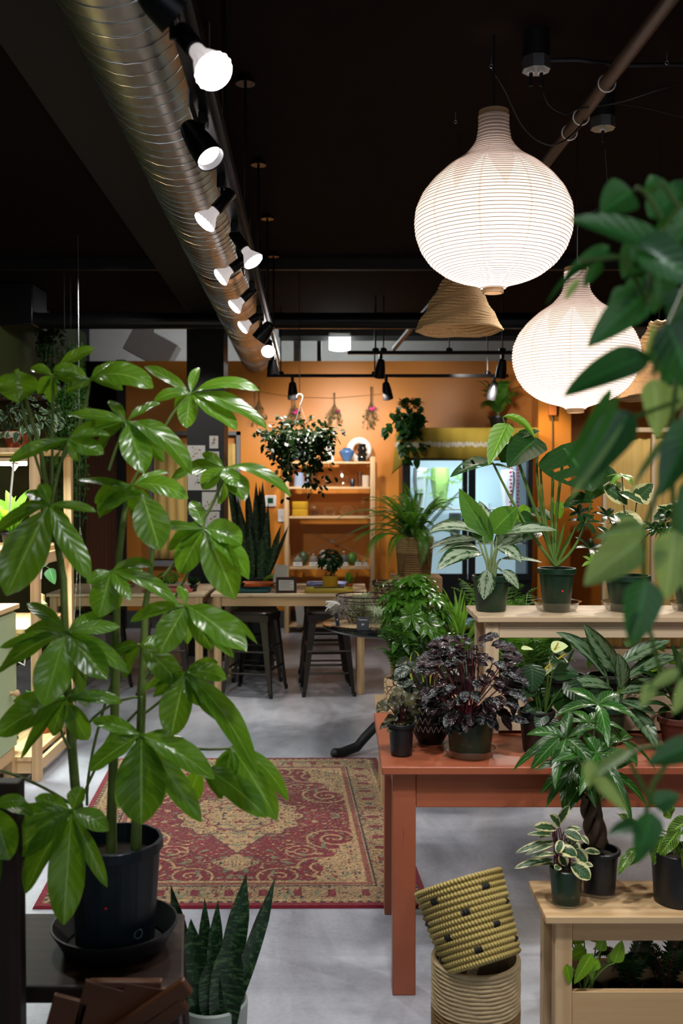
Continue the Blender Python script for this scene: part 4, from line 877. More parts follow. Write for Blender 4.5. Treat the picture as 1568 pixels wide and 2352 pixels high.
m = MB(); m.box(W(644, 1318, 7.62), (.1, .003, .14), Matrix.Rotation(.12, 3, 'Y')); m.build('flyer', M['paper'], label='pale flyer standing behind the framed notice', cat='paper', smooth=False)
# bonsai in mustard pot, succulent
c = V((at(758, 7.66), 7.66, TZ2)); t = thing('potted_bonsai', 'small leafy tree in a mustard ribbed pot on the worktable', 'plant', c)
m = MB(); m.lathe([(.055, 0), (.058, .006), (.059, .105), (.053, .105), (.053, .08)], c, 120, capb=True, rmod=ribm); m.build('pot', ypot, t)
m = MB(); m.lathe([(.053, .088), (.001, .092)], c, 20); m.build('soil', M['soil'], t); m = MB(); m.tube([c + V((0, 0, .09)), c + V((.015, 0, .14)), c + V((0, 0, .2))], .011, 8, .006); m.build('trunk', M['stemw'], t)
m = MB(); bushy(m, c + V((0, 0, .225)), (.095, .09, .085), 75, .035, .022, 4, shape='ellip', droop=.3); m.build('foliage', M['l_dk'], t)
c = V((at(802, 7.62), 7.62, TZ2)); t = potted('potted_succulent', 'small pointed green succulent in a terracotta pot right of the mustard pot', 'plant', c, .02, .028, .05, M['terra'], rim=.003, rimh=.012)
m = MB()
for k in range(40):
    a = rnd(0, 6.3); r = rnd(.0, .05); b = c + V((0, 0, .045)); m.leaf(b, b + V((r * math.cos(a), r * math.sin(a), rnd(.04, .11))), .014, (math.cos(a), math.sin(a), .3), .1, .4, 'lance', 2, 4)
m.build('foliage', M['l_lt'], t)
for px, Y, nm, lab, pm, kind in ((272, 7.9, 'potted_succulent', 'small plant in a terracotta pot, leftmost on the left worktable', 'terra', 0), (296, 7.85, 'potted_succulent', 'small plant in a terracotta pot left of the green mound', 'terra', 0), (385, 7.9, 'moss_bowl', 'round mound of bright green moss on the left worktable', 'bpot', 1), (444, 7.5, 'potted_succulent', 'small dark spiky plant in a black pot by the pink tray', 'bpot', 0), (552, 7.66, 'potted_succulent', 'small purple brown plant in a dark pot by the orange tray', 'bpot', 2)):
    c = V((at(px, Y), Y, TZ2)); t = potted(nm, lab, 'plant', c, .022, .03, .05 if kind != 1 else .04, M[pm], rim=.003, rimh=.012)
    m = MB()
    if kind == 1: bushy(m, c + V((0, 0, .07)), (.085, .08, .05), 90, .025, .014, 3)
    else:
        for k in range(30): a = rnd(0, 6.3); r = rnd(.01, .06); b = c + V((0, 0, .045)); m.leaf(b, b + V((r * math.cos(a), r * math.sin(a), rnd(.02, .08))), .016, (0, -.5, .8), .15, .3, 'lance', 2, 4)
    m.build('foliage', [M['l_dk'], M['l_lt'], M['l_pur']][kind], t)
# tall snake plant on its planter behind the table
c = V((at(592, 8.45), 8.45, 0)); t = thing('snake_plant', 'very tall snake plant in a black planter behind the worktable', 'plant', c); pot(t, c, .14, .17, .78, M['bpot'], rim=.006)
m = MB()
for (xb, xt, yt, wd, d) in ((560, 515, 1035, .05, 0), (566, 528, 1080, .05, .05), (572, 545, 1140, .07, -.05), (578, 553, 1165, .06, .06), (584, 566, 1108, .075, -.02), (590, 580, 1180, .07, .07), (594, 588, 1106, .075, .0), (600, 603, 1103, .075, .04), (606, 616, 1155, .065, -.05), (600, 596, 1115, .07, .08), (612, 618, 1200, .05, .0), (608, 645, 1205, .06, -.03), (610, 663, 1206, .04, .02), (580, 570, 1200, .06, -.08), (596, 600, 1230, .06, -.09), (573, 538, 1195, .05, .0)):
    Y = 8.45 + d; m.leaf(W(xb, 1335, Y), W(xt, yt, Y), wd * .95, (0, -1, .1), .03 * (1 if xb > xt else -1), .35, 'blade', 4, 14, tw=rnd(-.5, .5))
m.build('foliage', M['l_snk'], t)
m = MB()
for k in range(3): m.leaf(V((at(600, 8.06), 8.06, TZ2 + .001)) + V((.004 * k, 0, 0)), W(636, 1322 + k * 3, 8.06), .02, (0, -1, .5), .6, .2, 'strap', 2, 8)
m.build('fern_spray', M['l_neon'], label='thin bright green leaves between snake plant and framed notice', cat='plant')
# green cabinet under the table
t = thing('green_cabinet', 'light green cabinet standing behind the left stool', 'cabinet', (at(565, 8.6), 8.7, 0)); m = MB(); m.bx(at(525, 8.6), at(607, 8.6), 8.64, 9.0, 0, .62); m.build('body', pbr('leaf_green_paint', srgb(150, 186, 110), .6), t, smooth=False)
m = MB(); m.bx(at(566, 8.6), at(568, 8.6), 8.635, 8.64, .06, .61); m.build('door_gap', M['black'], t, smooth=False)
m = MB()
for k in range(7): x = at(rnd(588, 602), 8.6); z = .62 - k * .07; m.leaf((x, 8.6, z), (x + rnd(-.02, .02), 8.6, z - .12), .05, (0, -1, 0), .1, .1, 'ellip', 2, 6)
m.build('trailing_leaves', M['l_md'], label='trailing leaves hanging in front of the light green cabinet', cat='plant')

# ---------------- metal stools
def stool(x, y, rz, lab, first=None):
    t = thing('metal_stool', lab, 'stool', (x, y, 0), 'dark metal stools at the worktables'); o = V((x, y, 0)); R = Matrix.Rotation(rz, 3, 'Z')
    def T(p): return R @ V(p) + o
    m = MB(); n = 28
    vs = []; fs = []
    for z, h in ((.598, .152), (.612, .158), (.622, .15), (.618, .13), (.616, .0)):
        for i in range(n): a = 2 * PI * i / n; ca, sa = math.cos(a), math.sin(a); e = .35; vs.append(T((h * abs(ca) ** e * (1 if ca > 0 else -1), h * abs(sa) ** e * (1 if sa > 0 else -1), z)))
    for j in range(4):
        for i in range(n): fs.append((j * n + i, j * n + (i + 1) % n, (j + 1) * n + (i + 1) % n, (j + 1) * n + i))
    m.add(vs, fs)
    for a, b in ((-1, -1), (1, -1), (1, 1), (-1, 1)):
        pass
    m.build('seat', M['gun'], t)
    m = MB(); q = [(-.152, -.152), (.152, -.152), (.152, .152), (-.152, .152)]
    for i in range(4):
        a, b = q[i], q[(i + 1) % 4]; m.bar(T((a[0], a[1], .575)), T((b[0], b[1], .575)), .004, .05)
    m.build('seat_skirt', M['gun'], t, smooth=False)
    for a, b in q:
        sa, sb = (1 if a > 0 else -1), (1 if b > 0 else -1); top = V((a * .93, b * .93, .6)); bot = V((sa * .195, sb * .195, .0)); m = MB()
        # angled sheet leg: two flanges meeting at the outer corner
        vs = []
        for p, wd in ((top, .075), (top.lerp(bot, .12), .055), (bot.lerp(top, .03), .026)):
            vs += [T(p), T(p + V((-sa * wd, 0, 0))), T(p + V((-sa * wd * .9, -sb * .006, 0))), T(p + V((-sa * .004, -sb * .004, 0))), T(p + V((-sa * .006, -sb * wd * .9, 0))), T(p + V((0, -sb * wd, 0)))]
        fs = []
        for j in range(2):
            for i in range(6): fs.append((j * 6 + i, j * 6 + (i + 1) % 6, (j + 1) * 6 + (i + 1) % 6, (j + 1) * 6 + i))
        m.add(vs, fs + [(0, 1, 2, 3), (0, 3, 4, 5), (12, 13, 14, 15), (12, 15, 16, 17)]); lg = m.build('leg', M['gun'], t, smooth=False)
        m = MB(); m.tube([T(bot + V((-sa * .008, -sb * .008, .035))), T(bot + V((-sa * .008, -sb * .008, 0)))], .013, 8); m.build('rubber_foot', M['black'], lg)
    for z, in ((.17,), (.33,)):
        k = .152 + (.195 - .152) * (1 - z / .6) - .012
        for i in range(4):
            a = [(-k, -k), (k, -k), (k, k), (-k, k)][i]; b = [(-k, -k), (k, -k), (k, k), (-k, k)][(i + 1) % 4]; m = MB(); m.tube([T((a[0], a[1], z + .03 * (i % 2))), T((b[0], b[1], z + .03 * (i % 2)))], .008, 8); m.build('rung', M['gun'], t)
    return t
s0 = stool(at(752, 7.45), 7.45, math.radians(4), 'dark metal stool nearest the round black table')
stool(at(585, 7.45), 7.42, math.radians(-14), 'dark metal stool right of the big leaves, before the light green cabinet')
stool(at(742, 8.02), 7.98, math.radians(3), 'dark metal stool behind the one nearest the round table')
stool(at(590, 8.02), 8.0, math.radians(5), 'dark metal stool behind the one before the light green cabinet')
stool(at(375, 7.45), 7.45, math.radians(8), 'dark metal stool under the left worktable, its right one')
stool(at(225, 7.45), 7.45, math.radians(-6), 'dark metal stool under the left worktable, its left one')

# ---------------- hanging lipstick plant
Yh = 7.5; c = V((at(692, Yh), Yh, 1.74)); t = thing('hanging_plant', 'trailing dark leaved plant in a pale hanging pot before the pine shelf', 'hanging plant', c)
pot(t, c, .07, .085, .15, pbr('pale_blue_pot', srgb(176, 190, 206), .5), rim=.004)
m = MB(); hk = W(688, 912, Yh); top = V((at(687, Yh), Yh, 3.2)); m.tube([top, hk + V((0, 0, .02))], .003, 6); m.build('hanging_wire', M['black'], t)
m = MB(); pts = [hk + V((.022 * math.cos(a), 0, .022 * math.sin(a))) for a in np.linspace(-.3, PI + .3, 12)]; m.tube([hk + V((.004, 0, -.06)), hk + V((.02, 0, -.02))] + pts, .006, 6); m.build('hook', M['white'], t)
m = MB()
for s_ in (-1, 1): m.tube([hk + V((.004, 0, -.06)), c + V((s_ * .085, 0, .15))], .002, 5)
m.tube([hk + V((.004, 0, -.06)), c + V((0, .085, .15))], .002, 5); m.build('hanger_cord', M['white'], t)
m = MB(); st = MB(); cc = c + V((0, 0, .16)); bushy(m, cc + V((0, 0, .02)), (.26, .2, .11), 260, .055, .034, 1, shape='ellip', droop=.4)
vines(m, [(cc + V((rnd(-.25, .2), rnd(-.22, .1), rnd(-.05, .05))), rnd(.1, .42)) for _ in range(50)], 0, .03, .052, st, 17, 'ellip', .018, .05)
for k in range(16): a = rnd(0, PI); e = cc + V((.34 * math.cos(a), -.1, .02 + .16 * math.sin(a))); st.tube(bez(cc, cc.lerp(e, .5) + V((0, 0, .08)), e, 5), .0015, 4); [m.leaf(cc.lerp(e, q), cc.lerp(e, q) + V((rnd(-.04, .04), -.01, rnd(-.05, .02))), .02, nu=2, nv=4, shape='ellip') for q in (.6, .7, .8, .9, 1)]
m.build('foliage', leafm('glossy_dark_leaf', srgb(40, 68, 28), rough=.25, trans=.05, dark=.5, vein=0), t); st.build('stem', M['stem'], t)
# ================================================================== LEFT SIDE
X0, X1, Y0, Y1 = -2.2, -1.575, 5.17, 5.85
lf = thing('plant_shelf', 'pine plant shelf with grow lights beside the sage green cabinet', 'shelf', (X0, Y0, 0))
for x in (X0, X1 - .045):
    for y in (Y0, Y1 - .045): m = MB(); m.bx(x, x + .045, y, y + .045, 0, 1.72); m.build('post', M['pine_z'], lf, bevel=.002)
LZ = [1.745, 1.215, .80, .13]
for k, z in enumerate(LZ):
    m = MB(); m.bx(X0 + (.046 if k else -.01), X1 - (.046 if k else -.01), Y0 + (.002 if k else -.02), Y1 - .002, z - .024, z); m.build('shelf_board', M['pine_y'], lf, bevel=.002)
for y in (Y0 + .01, Y1 - .035):
    for z in (.13, .80, 1.215): m = MB(); m.bx(X0 + .046, X1 - .046, y, y + .022, z - .09, z - .0245); m.build('cross_rail', M['pine_x'], lf, bevel=.002)
for z in (.13, 1.215): m = MB(); m.bx(X1 - .03, X1 - .008, Y0 + .046, Y1 - .046, z - .085, z - .025); m.build('side_rail', M['pine_y'], lf, bevel=.002)
M['grow'] = emit('grow_light', (.92, 1, .95, 1), 12)
for z in (1.70, 1.175, .76):
    t = thing('grow_light', ['white grow light tube under the top shelf board', 'white grow light tube under the second shelf board', 'white grow light tube above the lowest shelf tray'][[1.70, 1.175, .76].index(z)], 'lamp', (-1.9, 5.5, z - .02), 'grow lights under the shelf boards')
    m = MB(); m.bx(-2.1, -1.72, 5.42, 5.47, z - .02, z + .0); m.build('housing', M['white'], t, smooth=False); m = MB(); m.tube([(-2.1, 5.445, z - .03), (-1.72, 5.445, z - .03)], .012, 10); m.build('lit_tube', M['grow'], t)
    light('AREA', (-1.9, 5.4, z - .05), 12, (.88, 1, .93), .4, (-1.9, 5.3, z - 1), sy=.3)
def leafy(name, lab, c, r0, r1, h, pm, fm, kind, n, L, w_, rad=(.08, .08, .08), cz=.06, k=5, shape='lance', pkw={}, cat='plant', droop=.3, group=None):
    c = V(c); t = thing(name, lab, cat, c, group); pot(t, c, r0, r1, h, M[pm] if isinstance(pm, str) else pm, **{**dict(rim=.004, rimh=.015), **pkw}); m = MB(); st = MB(); top = c + V((0, 0, h - .01))
    if kind == 'bush': bushy(m, top + V((0, 0, cz)), rad, n, L, w_, k, droop=droop, shape=shape); [st.tube([top, top + V((rnd(-1, 1) * rad[0] * .6, rnd(-1, 1) * rad[1] * .6, cz))], .0022, 5) for _ in range(7)]
    elif kind == 'fern':
        for _ in range(n):
            a = rnd(0, 6.28); r = rad[0] * rnd(.5, 1); frond(m, (top, top + V((r * .5 * math.cos(a), r * .5 * math.sin(a), rad[2])), top + V((r * math.cos(a), r * math.sin(a), rad[2] * rnd(-.3, .8)))), 0, L, 14, st)
    elif kind == 'spike':
        for _ in range(n): a = rnd(0, 6.28); r = rad[0] * rnd(.1, 1); m.leaf(top, top + V((r * math.cos(a), r * math.sin(a), rad[2] * rnd(.5, 1))), w_, (-math.cos(a) * .6, -.5, .6), .25, .3, shape, 2, 7)
    m.build('foliage', M[fm] if isinstance(fm, str) else fm, t)
    if st.v: st.build('stem', M['stem'], t)
    return t
# top board: ivy
c = V((-1.72, 5.3, 1.7455)); t = leafy('potted_ivy', 'bushy ivy in a terracotta pot on the top board of the plant shelf', c, .06, .075, .09, 'terra', leafm('ivy_leaf', srgb(64, 96, 56), kind='edge', c2=srgb(150, 170, 140), rough=.4, dark=.5), 'bush', 210, .04, .04, (.23, .16, .13), .1, 1, 'heart', droop=.5)
m = MB(); m.bx(-1.83, -1.68, 5.2, 5.205, 1.80, 1.83); m.build('wooden_tag', M['pale_x'], label='pale wooden tag across the ivy pot', cat='tag', bevel=.01)
# second board
leafy('potted_plant', 'dark red small leaved plant on the second board, leftmost', (-2.05, 5.3, 1.216), .05, .06, .07, 'bpot', leafm('red_leaf', srgb(84, 30, 34), rough=.35, trans=.1, mid=srgb(150, 80, 80)), 'bush', 120, .03, .014, (.2, .14, .14), .13, 4)
leafy('potted_plant', 'broad pale green leaved plant behind the dark red one', (-1.85, 5.6, 1.216), .05, .06, .07, 'bpot', 'l_lt', 'spike', 12, .2, .09, (.22, .2, .26), shape='heart')
t = thing('driftwood', 'piece of driftwood with an air plant on the second board', 'ornament', (-2.02, 5.22, 1.216)); m = MB(); m.tube([(-2.12, 5.22, 1.225), (-2.05, 5.21, 1.25), (-1.97, 5.23, 1.24), (-1.93, 5.22, 1.23)], .014, 8, .008); m.build('branch', pbr('driftwood', srgb(120, 92, 70), .9, bump=.6), t)
lathething('glass_jar', 'clear jar on the second board by the post', 'jar', -1.85, 5.24, 1.216, [(.035, 0), (.04, .05), (.03, .07), (.027, .07)], M['glass'])
# cord and charm
m = MB(); m.tube([(-1.72, 5.24, 1.7), (-1.74, 5.24, 1.5), (-1.75, 5.24, 1.38)], .006, 6); m.build('white_cable', M['white'], label='white cable hanging from the grow light', cat='cable')
m = MB(); m.tube([(-1.6, 5.3, 1.15), (-1.585, 5.16, 1.13), W(100, 1255, 5.12), W(97, 1290, 5.12), W(94, 1330, 5.12)], .004, 6); m.build('white_cable', M['white'], label='short white cable hanging by the front shelf post', cat='cable')
m = MB(); m.lathe([(.001, 0), (.022, .03), (.02, .045), (.001, .05)], W(34, 1082, 5.3), 5); m.build('glass_charm', M['ceram'], label='small pale faceted charm hanging under the top board', cat='ornament')
# third board: cacti, small pots
for k, (x, y, lab, kind) in enumerate(((-2.05, 5.25, 'small leafy succulent in a terracotta pot on the third board', 0), (-1.93, 5.3, 'second small succulent in a terracotta pot on the third board', 0), (-1.8, 5.25, 'pale green succulent in a terracotta pot by the shelf post', 0), (-1.68, 5.5, 'round ribbed cactus with white spines on the third board', 1), (-1.72, 5.7, 'finger shaped tan cactus on the third board', 2))):
    c = V((x, y, .801)); t = potted('potted_cactus' if kind else 'potted_succulent', lab, 'plant', c, .024, .034, .05, M['terra'], rim=.004, rimh=.014, group='small pots on the plant shelf'); m = MB()
    if kind == 0:
        for q in range(16): a = rnd(0, 6.3); m.leaf(c + V((0, 0, .045)), c + V((.05 * math.cos(a), .05 * math.sin(a), rnd(.05, .11))), .02, (0, -.5, .8), .2, .3, 'ellip', 2, 4)
        m.build('foliage', M['l_lt'], t)
    elif kind == 1: m.lathe([(.03, .045), (.048, .07), (.046, .095), (.02, .115), (.001, .115)], c, 48, rmod=lambda a, z: 1 + .07 * math.sin(a * 14)); m.build('cactus_body', pbr('cactus', srgb(170, 180, 130), .8, bump=1, bs=200), t)
    else: m.lathe([(.014, .04), (.02, .09), (.018, .12), (.001, .13)], c, 16); m.build('cactus_body', pbr('tan_cactus', srgb(196, 170, 120), .8, bump=1, bs=200), t)
# bottom tray
leafy('potted_fern', 'curly fern at the back end of the lowest tray', (-1.72, 5.7, .131), .045, .055, .08, 'terra', 'l_md', 'spike', 30, .1, .035, (.16, .16, .16), shape='strap')
leafy('potted_plant', 'small plant in terracotta at the front of the lowest tray', (-1.78, 5.26, .131), .03, .042, .07, 'terra', 'l_md', 'bush', 26, .03, .02, (.06, .06, .05), .04, 3)
leafy('potted_plant', 'taller leafy plant in the middle of the lowest tray', (-1.9, 5.5, .131), .04, .05, .08, 'terra', 'l_lt', 'bush', 40, .04, .025, (.1, .1, .1), .1, 3)
leafy('potted_fern', 'grey blue spiky plant at the left of the lowest tray', (-2.06, 5.4, .131), .04, .05, .08, 'bpot', 'l_poth', 'spike', 24, .1, .02, (.14, .14, .2))
# dangling pothos leaf, vine
m = MB(); st = MB(); m.leaf(W(113, 1305, 5.6), W(126, 1342, 5.6), .075, (-.3, -1, .2), .1, .2, 'heart'); m.leaf(W(106, 1283, 5.6), W(98, 1303, 5.6), .05, (0, -1, .2), .1, .2, 'heart'); st.tube([(-1.72, 5.6, 1.22), W(100, 1270, 5.6), W(104, 1300, 5.6), W(113, 1305, 5.6)], .002, 5); m.build('trailing_vine', M['l_poth'], label='single heart shaped leaf dangling beside the front shelf post', cat='plant')
st.build('vine_stem', M['stem'], label='thin stem of the dangling heart shaped leaf', cat='plant')

# sage cabinet
cb = thing('sage_cabinet', 'sage green cabinet with pine top and round knobs at the left edge', 'cabinet', (-1.95, 4.6, 0)); sg = pbr('sage_paint', srgb(160, 178, 140), .6, var=.04)
m = MB(); m.bx(-2.25, -1.69, 4.1, 5.12, .2, .915); m.build('body', sg, cb, bevel=.002)
m = MB(); m.bx(-2.27, -1.665, 4.08, 5.14, .915, .94); m.build('top_board', M['pine_y'], cb, bevel=.003)
for x in (-2.25, -1.735):
    for y in (4.1, 5.075): m = MB(); m.bx(x, x + .045, y, y + .045, 0, .2); m.build('leg', M['pine_z'], cb, bevel=.002)
m = MB(); m.bx(-1.74, -1.688, 4.146, 5.074, .14, .2); m.build('base_rail', M['pine_y'], cb)
for z0, z1, nm in ((.66, .9, 'drawer'), (.215, .65, 'door')):
    m = MB(); m.bx(-1.69, -1.672, 4.12, 5.1, z0, z1); d = m.build(nm, sg, cb, bevel=.002)
    zk = {.66: .76, .215: .5}[z0]
    for yk in (5.0, 4.3): m = MB(); m.lathe([(.009, 0), (.009, .018), (.019, .03), (.019, .04), (.008, .048), (.001, .049)], (-1.672, yk, zk), 16, Matrix.Rotation(PI / 2, 3, 'Y')); m.build('knob', M['pine_x'], d)
t = thing('terracotta_bowl', 'wide terracotta bowl on the sage green cabinet', 'bowl', (-1.82, 4.9, .941)); m = MB(); m.lathe([(.06, 0), (.1, .03), (.125, .1), (.118, .1), (.09, .035), (.02, .02)], (-1.82, 4.9, .941), 40, capb=True); m.build('bowl', M['terra'], t)
m = MB(); m.sphere((-1.82, 4.9, 1.0), .09, 20, 10, sz=.7); m.build('mossy_soil', M['soil'], t)
m = MB(); m.tube([W(38, 1518, 5.13), W(56, 1528, 5.13), W(58, 1500, 5.13)], .005, 6); m.build('white_cable', M['white'], label='white cable loop beside the sage green cabinet', cat='cable')

# wall shelf with zebra pot, at the left wall
Yw = 8.6; z = 1.55 + (1115 - 932) / sc(Yw)
t = thing('wall_shelf', 'dark wooden bracket shelf on the dark green wall', 'shelf', (-2.6, Yw, z - .03)); m = MB(); m.bx(-2.778, -2.2, Yw - .9, Yw + .15, z - .03, z); m.build('board', M['dkw_x'], t, bevel=.002)
for yy in (Yw - .6, Yw): m = MB(); m.bar((-2.76, yy, z - .3), (-2.35, yy, z - .03), .025, .03); m.build('bracket', M['dkw_x'], t, smooth=False)
c = V((at(143, 8.5), 8.5, z + .001)); t = thing('zebra_pot', 'white pot with wavy black lines on the dark bracket shelf', 'pot', c); zm = NT('wavy_line_glaze'); wv = zm.n('ShaderNodeTexNoise'); wv.inputs['Scale'].default_value = 7; wv.inputs['Detail'].default_value = 0; zm.l(zm.coord(), wv.inputs[0])
zm.set(Base_Color=zm.mix(zm.math('GREATER_THAN', zm.math('SINE', zm.math('MULTIPLY', wv.outputs[0], 50.)), .1), (.8, .78, .72, 1), (.02, .02, .02, 1)), Roughness=.4)
m = MB(); m.lathe([(.045, 0), (.06, .01), (.068, .16), (.06, .16), (.055, .03)], c, 32, capb=True); m.build('pot_body', zm.mat, t)
m = MB()
for k in range(12): a = rnd(0, 6.3); m.leaf(c + V((0, 0, .15)), c + V((.12 * math.cos(a), .1 * math.sin(a), rnd(.2, .45))), .03, (0, -1, .2), .1, .3, 'lance', 2, 6)
m.build('foliage', M['l_dk'], t)
leafy('potted_plant', 'dark plant with white speckled leaves right of the zebra pot', (at(168, 8.5), 8.5, z + .001), .04, .05, .08, 'bpot', 'l_agd', 'spike', 30, .1, .03, (.14, .1, .2))
for (cx, cy, rx, rz_, Yq, lab, nm, fm) in ((150, 1000, .1, .28, 7.6, 'dense tangle of small trailing leaves hanging behind the shelf post', 'hanging_plant', 'l_md'), (165, 1090, .14, .42, 7.9, 'long green bearded hanging plant in front of the brown door', 'hanging_plant', 'l_md'), (115, 812, .1, .2, 8.9, 'dark hanging plant high on the dark green wall', 'hanging_plant', 'l_dk'), (178, 940, .06, .4, 8.3, 'thin mossy hanging plant below the dark bracket shelf', 'hanging_plant', 'l_md')):
    c = W(cx, cy, Yq); t = thing(nm, lab, 'hanging plant', c + V((0, 0, rz_ * .6)), 'hanging plants at the left wall'); m = MB(); st = MB(); top = c + V((0, 0, rz_))
    pot(t, top + V((0, 0, -.04)), .04, .06, .08, M['bpot'], rim=.003); m2 = MB(); m2.tube([top + V((0, 0, .04)), V((top.x, top.y, 3.19))], .0012, 5); m2.build('hanging_wire', M['black'], t)
    vines(m, [(top + V((rnd(-rx, rx), rnd(-rx, 0), rnd(-.05, .1))), rz_ * rnd(1.0, 2.2)) for _ in range(30)], 0, .02, .035, st, 34, 'ellip', .014, .02); m.build('foliage', M[fm], t); st.build('stem', M['stem'], t)
c = W(192, 1425, 6.6); t = thing('hanging_bowl', 'shallow clear bowl hanging on thin chains left of the stools', 'hanging bowl', c + V((0, 0, -.12))); m = MB(); m.lathe([(.001, -.12), (.06, -.1), (.09, 0), (.085, 0), (.055, -.09), (.001, -.11)], c, 32); m.build('bowl', M['glass'], t)
for a in (0, 2.1, 4.2):
    m = MB(); p0 = c + V((.088 * math.cos(a), .088 * math.sin(a), 0)); p1 = c + V((-.02, 0, .62)); nl = 34
    for k in range(nl): q = p0.lerp(p1, (k + .5) / nl); m.tube([q + V((0, 0, -.008)), q + V((0, 0, .008))], .0035 if k % 2 else .002, 4)
    m.build('chain', M['galv'], t)
m = MB(); m.tube([c + V((-.02, 0, .62)), V((c.x - .02, c.y, 3.199))], .002, 5); m.build('hanging_wire', M['galv'], t)

# ================================================================== RUG
nx, ny = 330, 440; A, B, Cc, D = V((-1.13, 3.60, 0)), V((.33, 3.61, 0)), V((.20, 5.6, 0)), V((-1.285, 5.58, 0))
uu, vv = np.meshgrid(np.linspace(0, 1, nx + 1), np.linspace(0, 1, ny + 1)); Wm, Lm = 1.475, 2.0
xw = uu * Wm; yw = vv * Lm; rng = np.random.RandomState(3)
dx = np.minimum(xw, Wm - xw); dy = np.minimum(yw, Lm - yw); de = np.minimum(dx, dy); X = np.abs(xw - Wm / 2); Yq = np.abs(yw - Lm / 2)
RED = np.array(srgb(120, 12, 32)[:3]); BEI = np.array(srgb(182, 148, 104)[:3]); BLK = np.array(srgb(44, 40, 44)[:3]); GRN = np.array(srgb(120, 122, 90)[:3]); TAN = np.array(srgb(176, 124, 84)[:3])
def smooth_noise(sx_, sy_, seed):
    r = np.random.RandomState(seed); g = r.rand(int(sy_) + 3, int(sx_) + 3); a = uu * sx_; b = vv * sy_; i = a.astype(int); j = b.astype(int); fa = a - i; fb = b - j; fa = fa * fa * (3 - 2 * fa); fb = fb * fb * (3 - 2 * fb)
    return (g[j, i] * (1 - fa) + g[j, i + 1] * fa) * (1 - fb) + (g[j + 1, i] * (1 - fa) + g[j + 1, i + 1] * fa) * fb
def sym(sx_, sy_, seed):   # mirrored noise: the pattern is symmetric about both axes
    r = np.random.RandomState(seed); g = r.rand(int(sy_) + 3, int(sx_) + 3); a = X / (Wm / 2) * sx_; b = Yq / (Lm / 2) * sy_; i = a.astype(int); j = b.astype(int); fa = a - i; fb = b - j; fa = fa * fa * (3 - 2 * fa); fb = fb * fb * (3 - 2 * fb)
    return (g[j, i] * (1 - fa) + g[j, i + 1] * fa) * (1 - fb) + (g[j + 1, i] * (1 - fa) + g[j + 1, i + 1] * fa) * fb
col = np.zeros((ny + 1, nx + 1, 3)); col[:] = RED
n1 = sym(16, 22, 5); n2 = sym(34, 46, 8); n3 = smooth_noise(150, 200, 9)
# field scrolls: thin light contour lines of the noise plus spirals
cont = (np.abs(np.sin(n1 * 18)) < .11); col[cont] = BEI * .75 + RED * .25
for (cx_, cy_, rr_) in ((.42, .30, .13), (.36, .62, .12), (.18, .72, .1), (.50, .52, .09), (.28, .45, .08)):
    d = np.hypot(X - cx_, Yq - cy_); a_ = np.arctan2(Yq - cy_, X - cx_); sp_ = (np.abs(((d / rr_ * 2.2 + a_ / (2 * PI)) % 1) - .5) < .11) & (d < rr_); inside = d < rr_; col[inside] = RED; col[sp_] = BEI
leafm_ = (n2 > .80); col[leafm_] = GRN; col[(n2 < .16)] = BEI * .9
def motif(mask, base, seed):
    q = sym(30, 40, seed); q2 = sym(46, 60, seed + 1); c_ = col[mask]; c_[:] = base; col[mask] = c_
    mm = mask & (np.abs(np.sin(q * 16)) < .25); col[mm] = base * .55; mm = mask & (q2 > .82); col[mm] = RED; mm = mask & (q2 < .15); col[mm] = BLK; mm = mask & (q > .86); col[mm] = GRN
ang = np.arctan2(Yq / 1.25, X); rad_ = np.hypot(X, Yq / 1.25); R1 = .25 * (1 + .05 * np.cos(ang * 16)) * (1 + .12 * np.cos(2 * ang)); med = (rad_ < R1) | ((X * 1.9 + Yq) < .47); ol = ((rad_ < R1 + .012) | ((X * 1.9 + Yq) < .49)) & ~med
motif(med, BEI, 20); col[ol] = BLK * .5 + RED * .5
d3 = np.abs(rad_ - .16 * (1 + .06 * np.cos(ang * 12))) < .005; col[d3 & med] = RED
pend = (X * 1.0 + np.abs(Yq - .58)) < .10; motif(pend, BEI, 31)
cd = np.hypot((Wm / 2 - .2 - X) * 1.25, (Lm / 2 - .2 - Yq) * .62); corner = cd < .27 * (1 + .09 * np.cos(np.arctan2(Lm / 2 - .17 - Yq, Wm / 2 - .17 - X) * 14)); motif(corner, BEI, 44)
bd = de < .235; col[bd] = BEI * .95
b2 = (de < .215) & (de > .195); col[b2] = RED * .8 + BEI * .2
b3 = (de < .18) & (de > .06); motif(b3, BEI * .8, 60); al = np.where(dx < dy, yw, xw); fl = b3 & (np.abs(np.sin(al * 24)) > .93) & (np.abs(de - .12) < .03); col[fl] = RED
b3b = (de < .19) & (de > .18); col[b3b] = BLK
b4 = (de < .06) & (de > .045); col[b4] = BEI; b5 = (de <= .045) & (de > .03); qq = (np.sin(al * 180) > 0) & b5; col[b5] = BLK; col[qq] = BEI * .8
b6 = de <= .03; col[b6] = RED * 1.05
speck = rng.rand(ny + 1, nx + 1); spk = (speck > .74) & ~b6; col[spk] = col[spk] * .35; spk = (speck < .08) & ~b6; col[spk] = col[spk] * .75 + BEI * .25; col *= (.8 + .4 * n3[..., None])
P = (np.array(A)[None, None, :] * ((1 - uu) * (1 - vv))[..., None] + np.array(B) * (uu * (1 - vv))[..., None] + np.array(Cc) * (uu * vv)[..., None] + np.array(D) * ((1 - uu) * vv)[..., None])
P[..., 2] = .010 + .002 * rng.rand(ny + 1, nx + 1); edge = de < .004; P[..., 2][edge] = .001
idx = np.arange((nx + 1) * (ny + 1)).reshape(ny + 1, nx + 1); quads = np.stack([idx[:-1, :-1], idx[:-1, 1:], idx[1:, 1:], idx[1:, :-1]], -1).reshape(-1, 4)
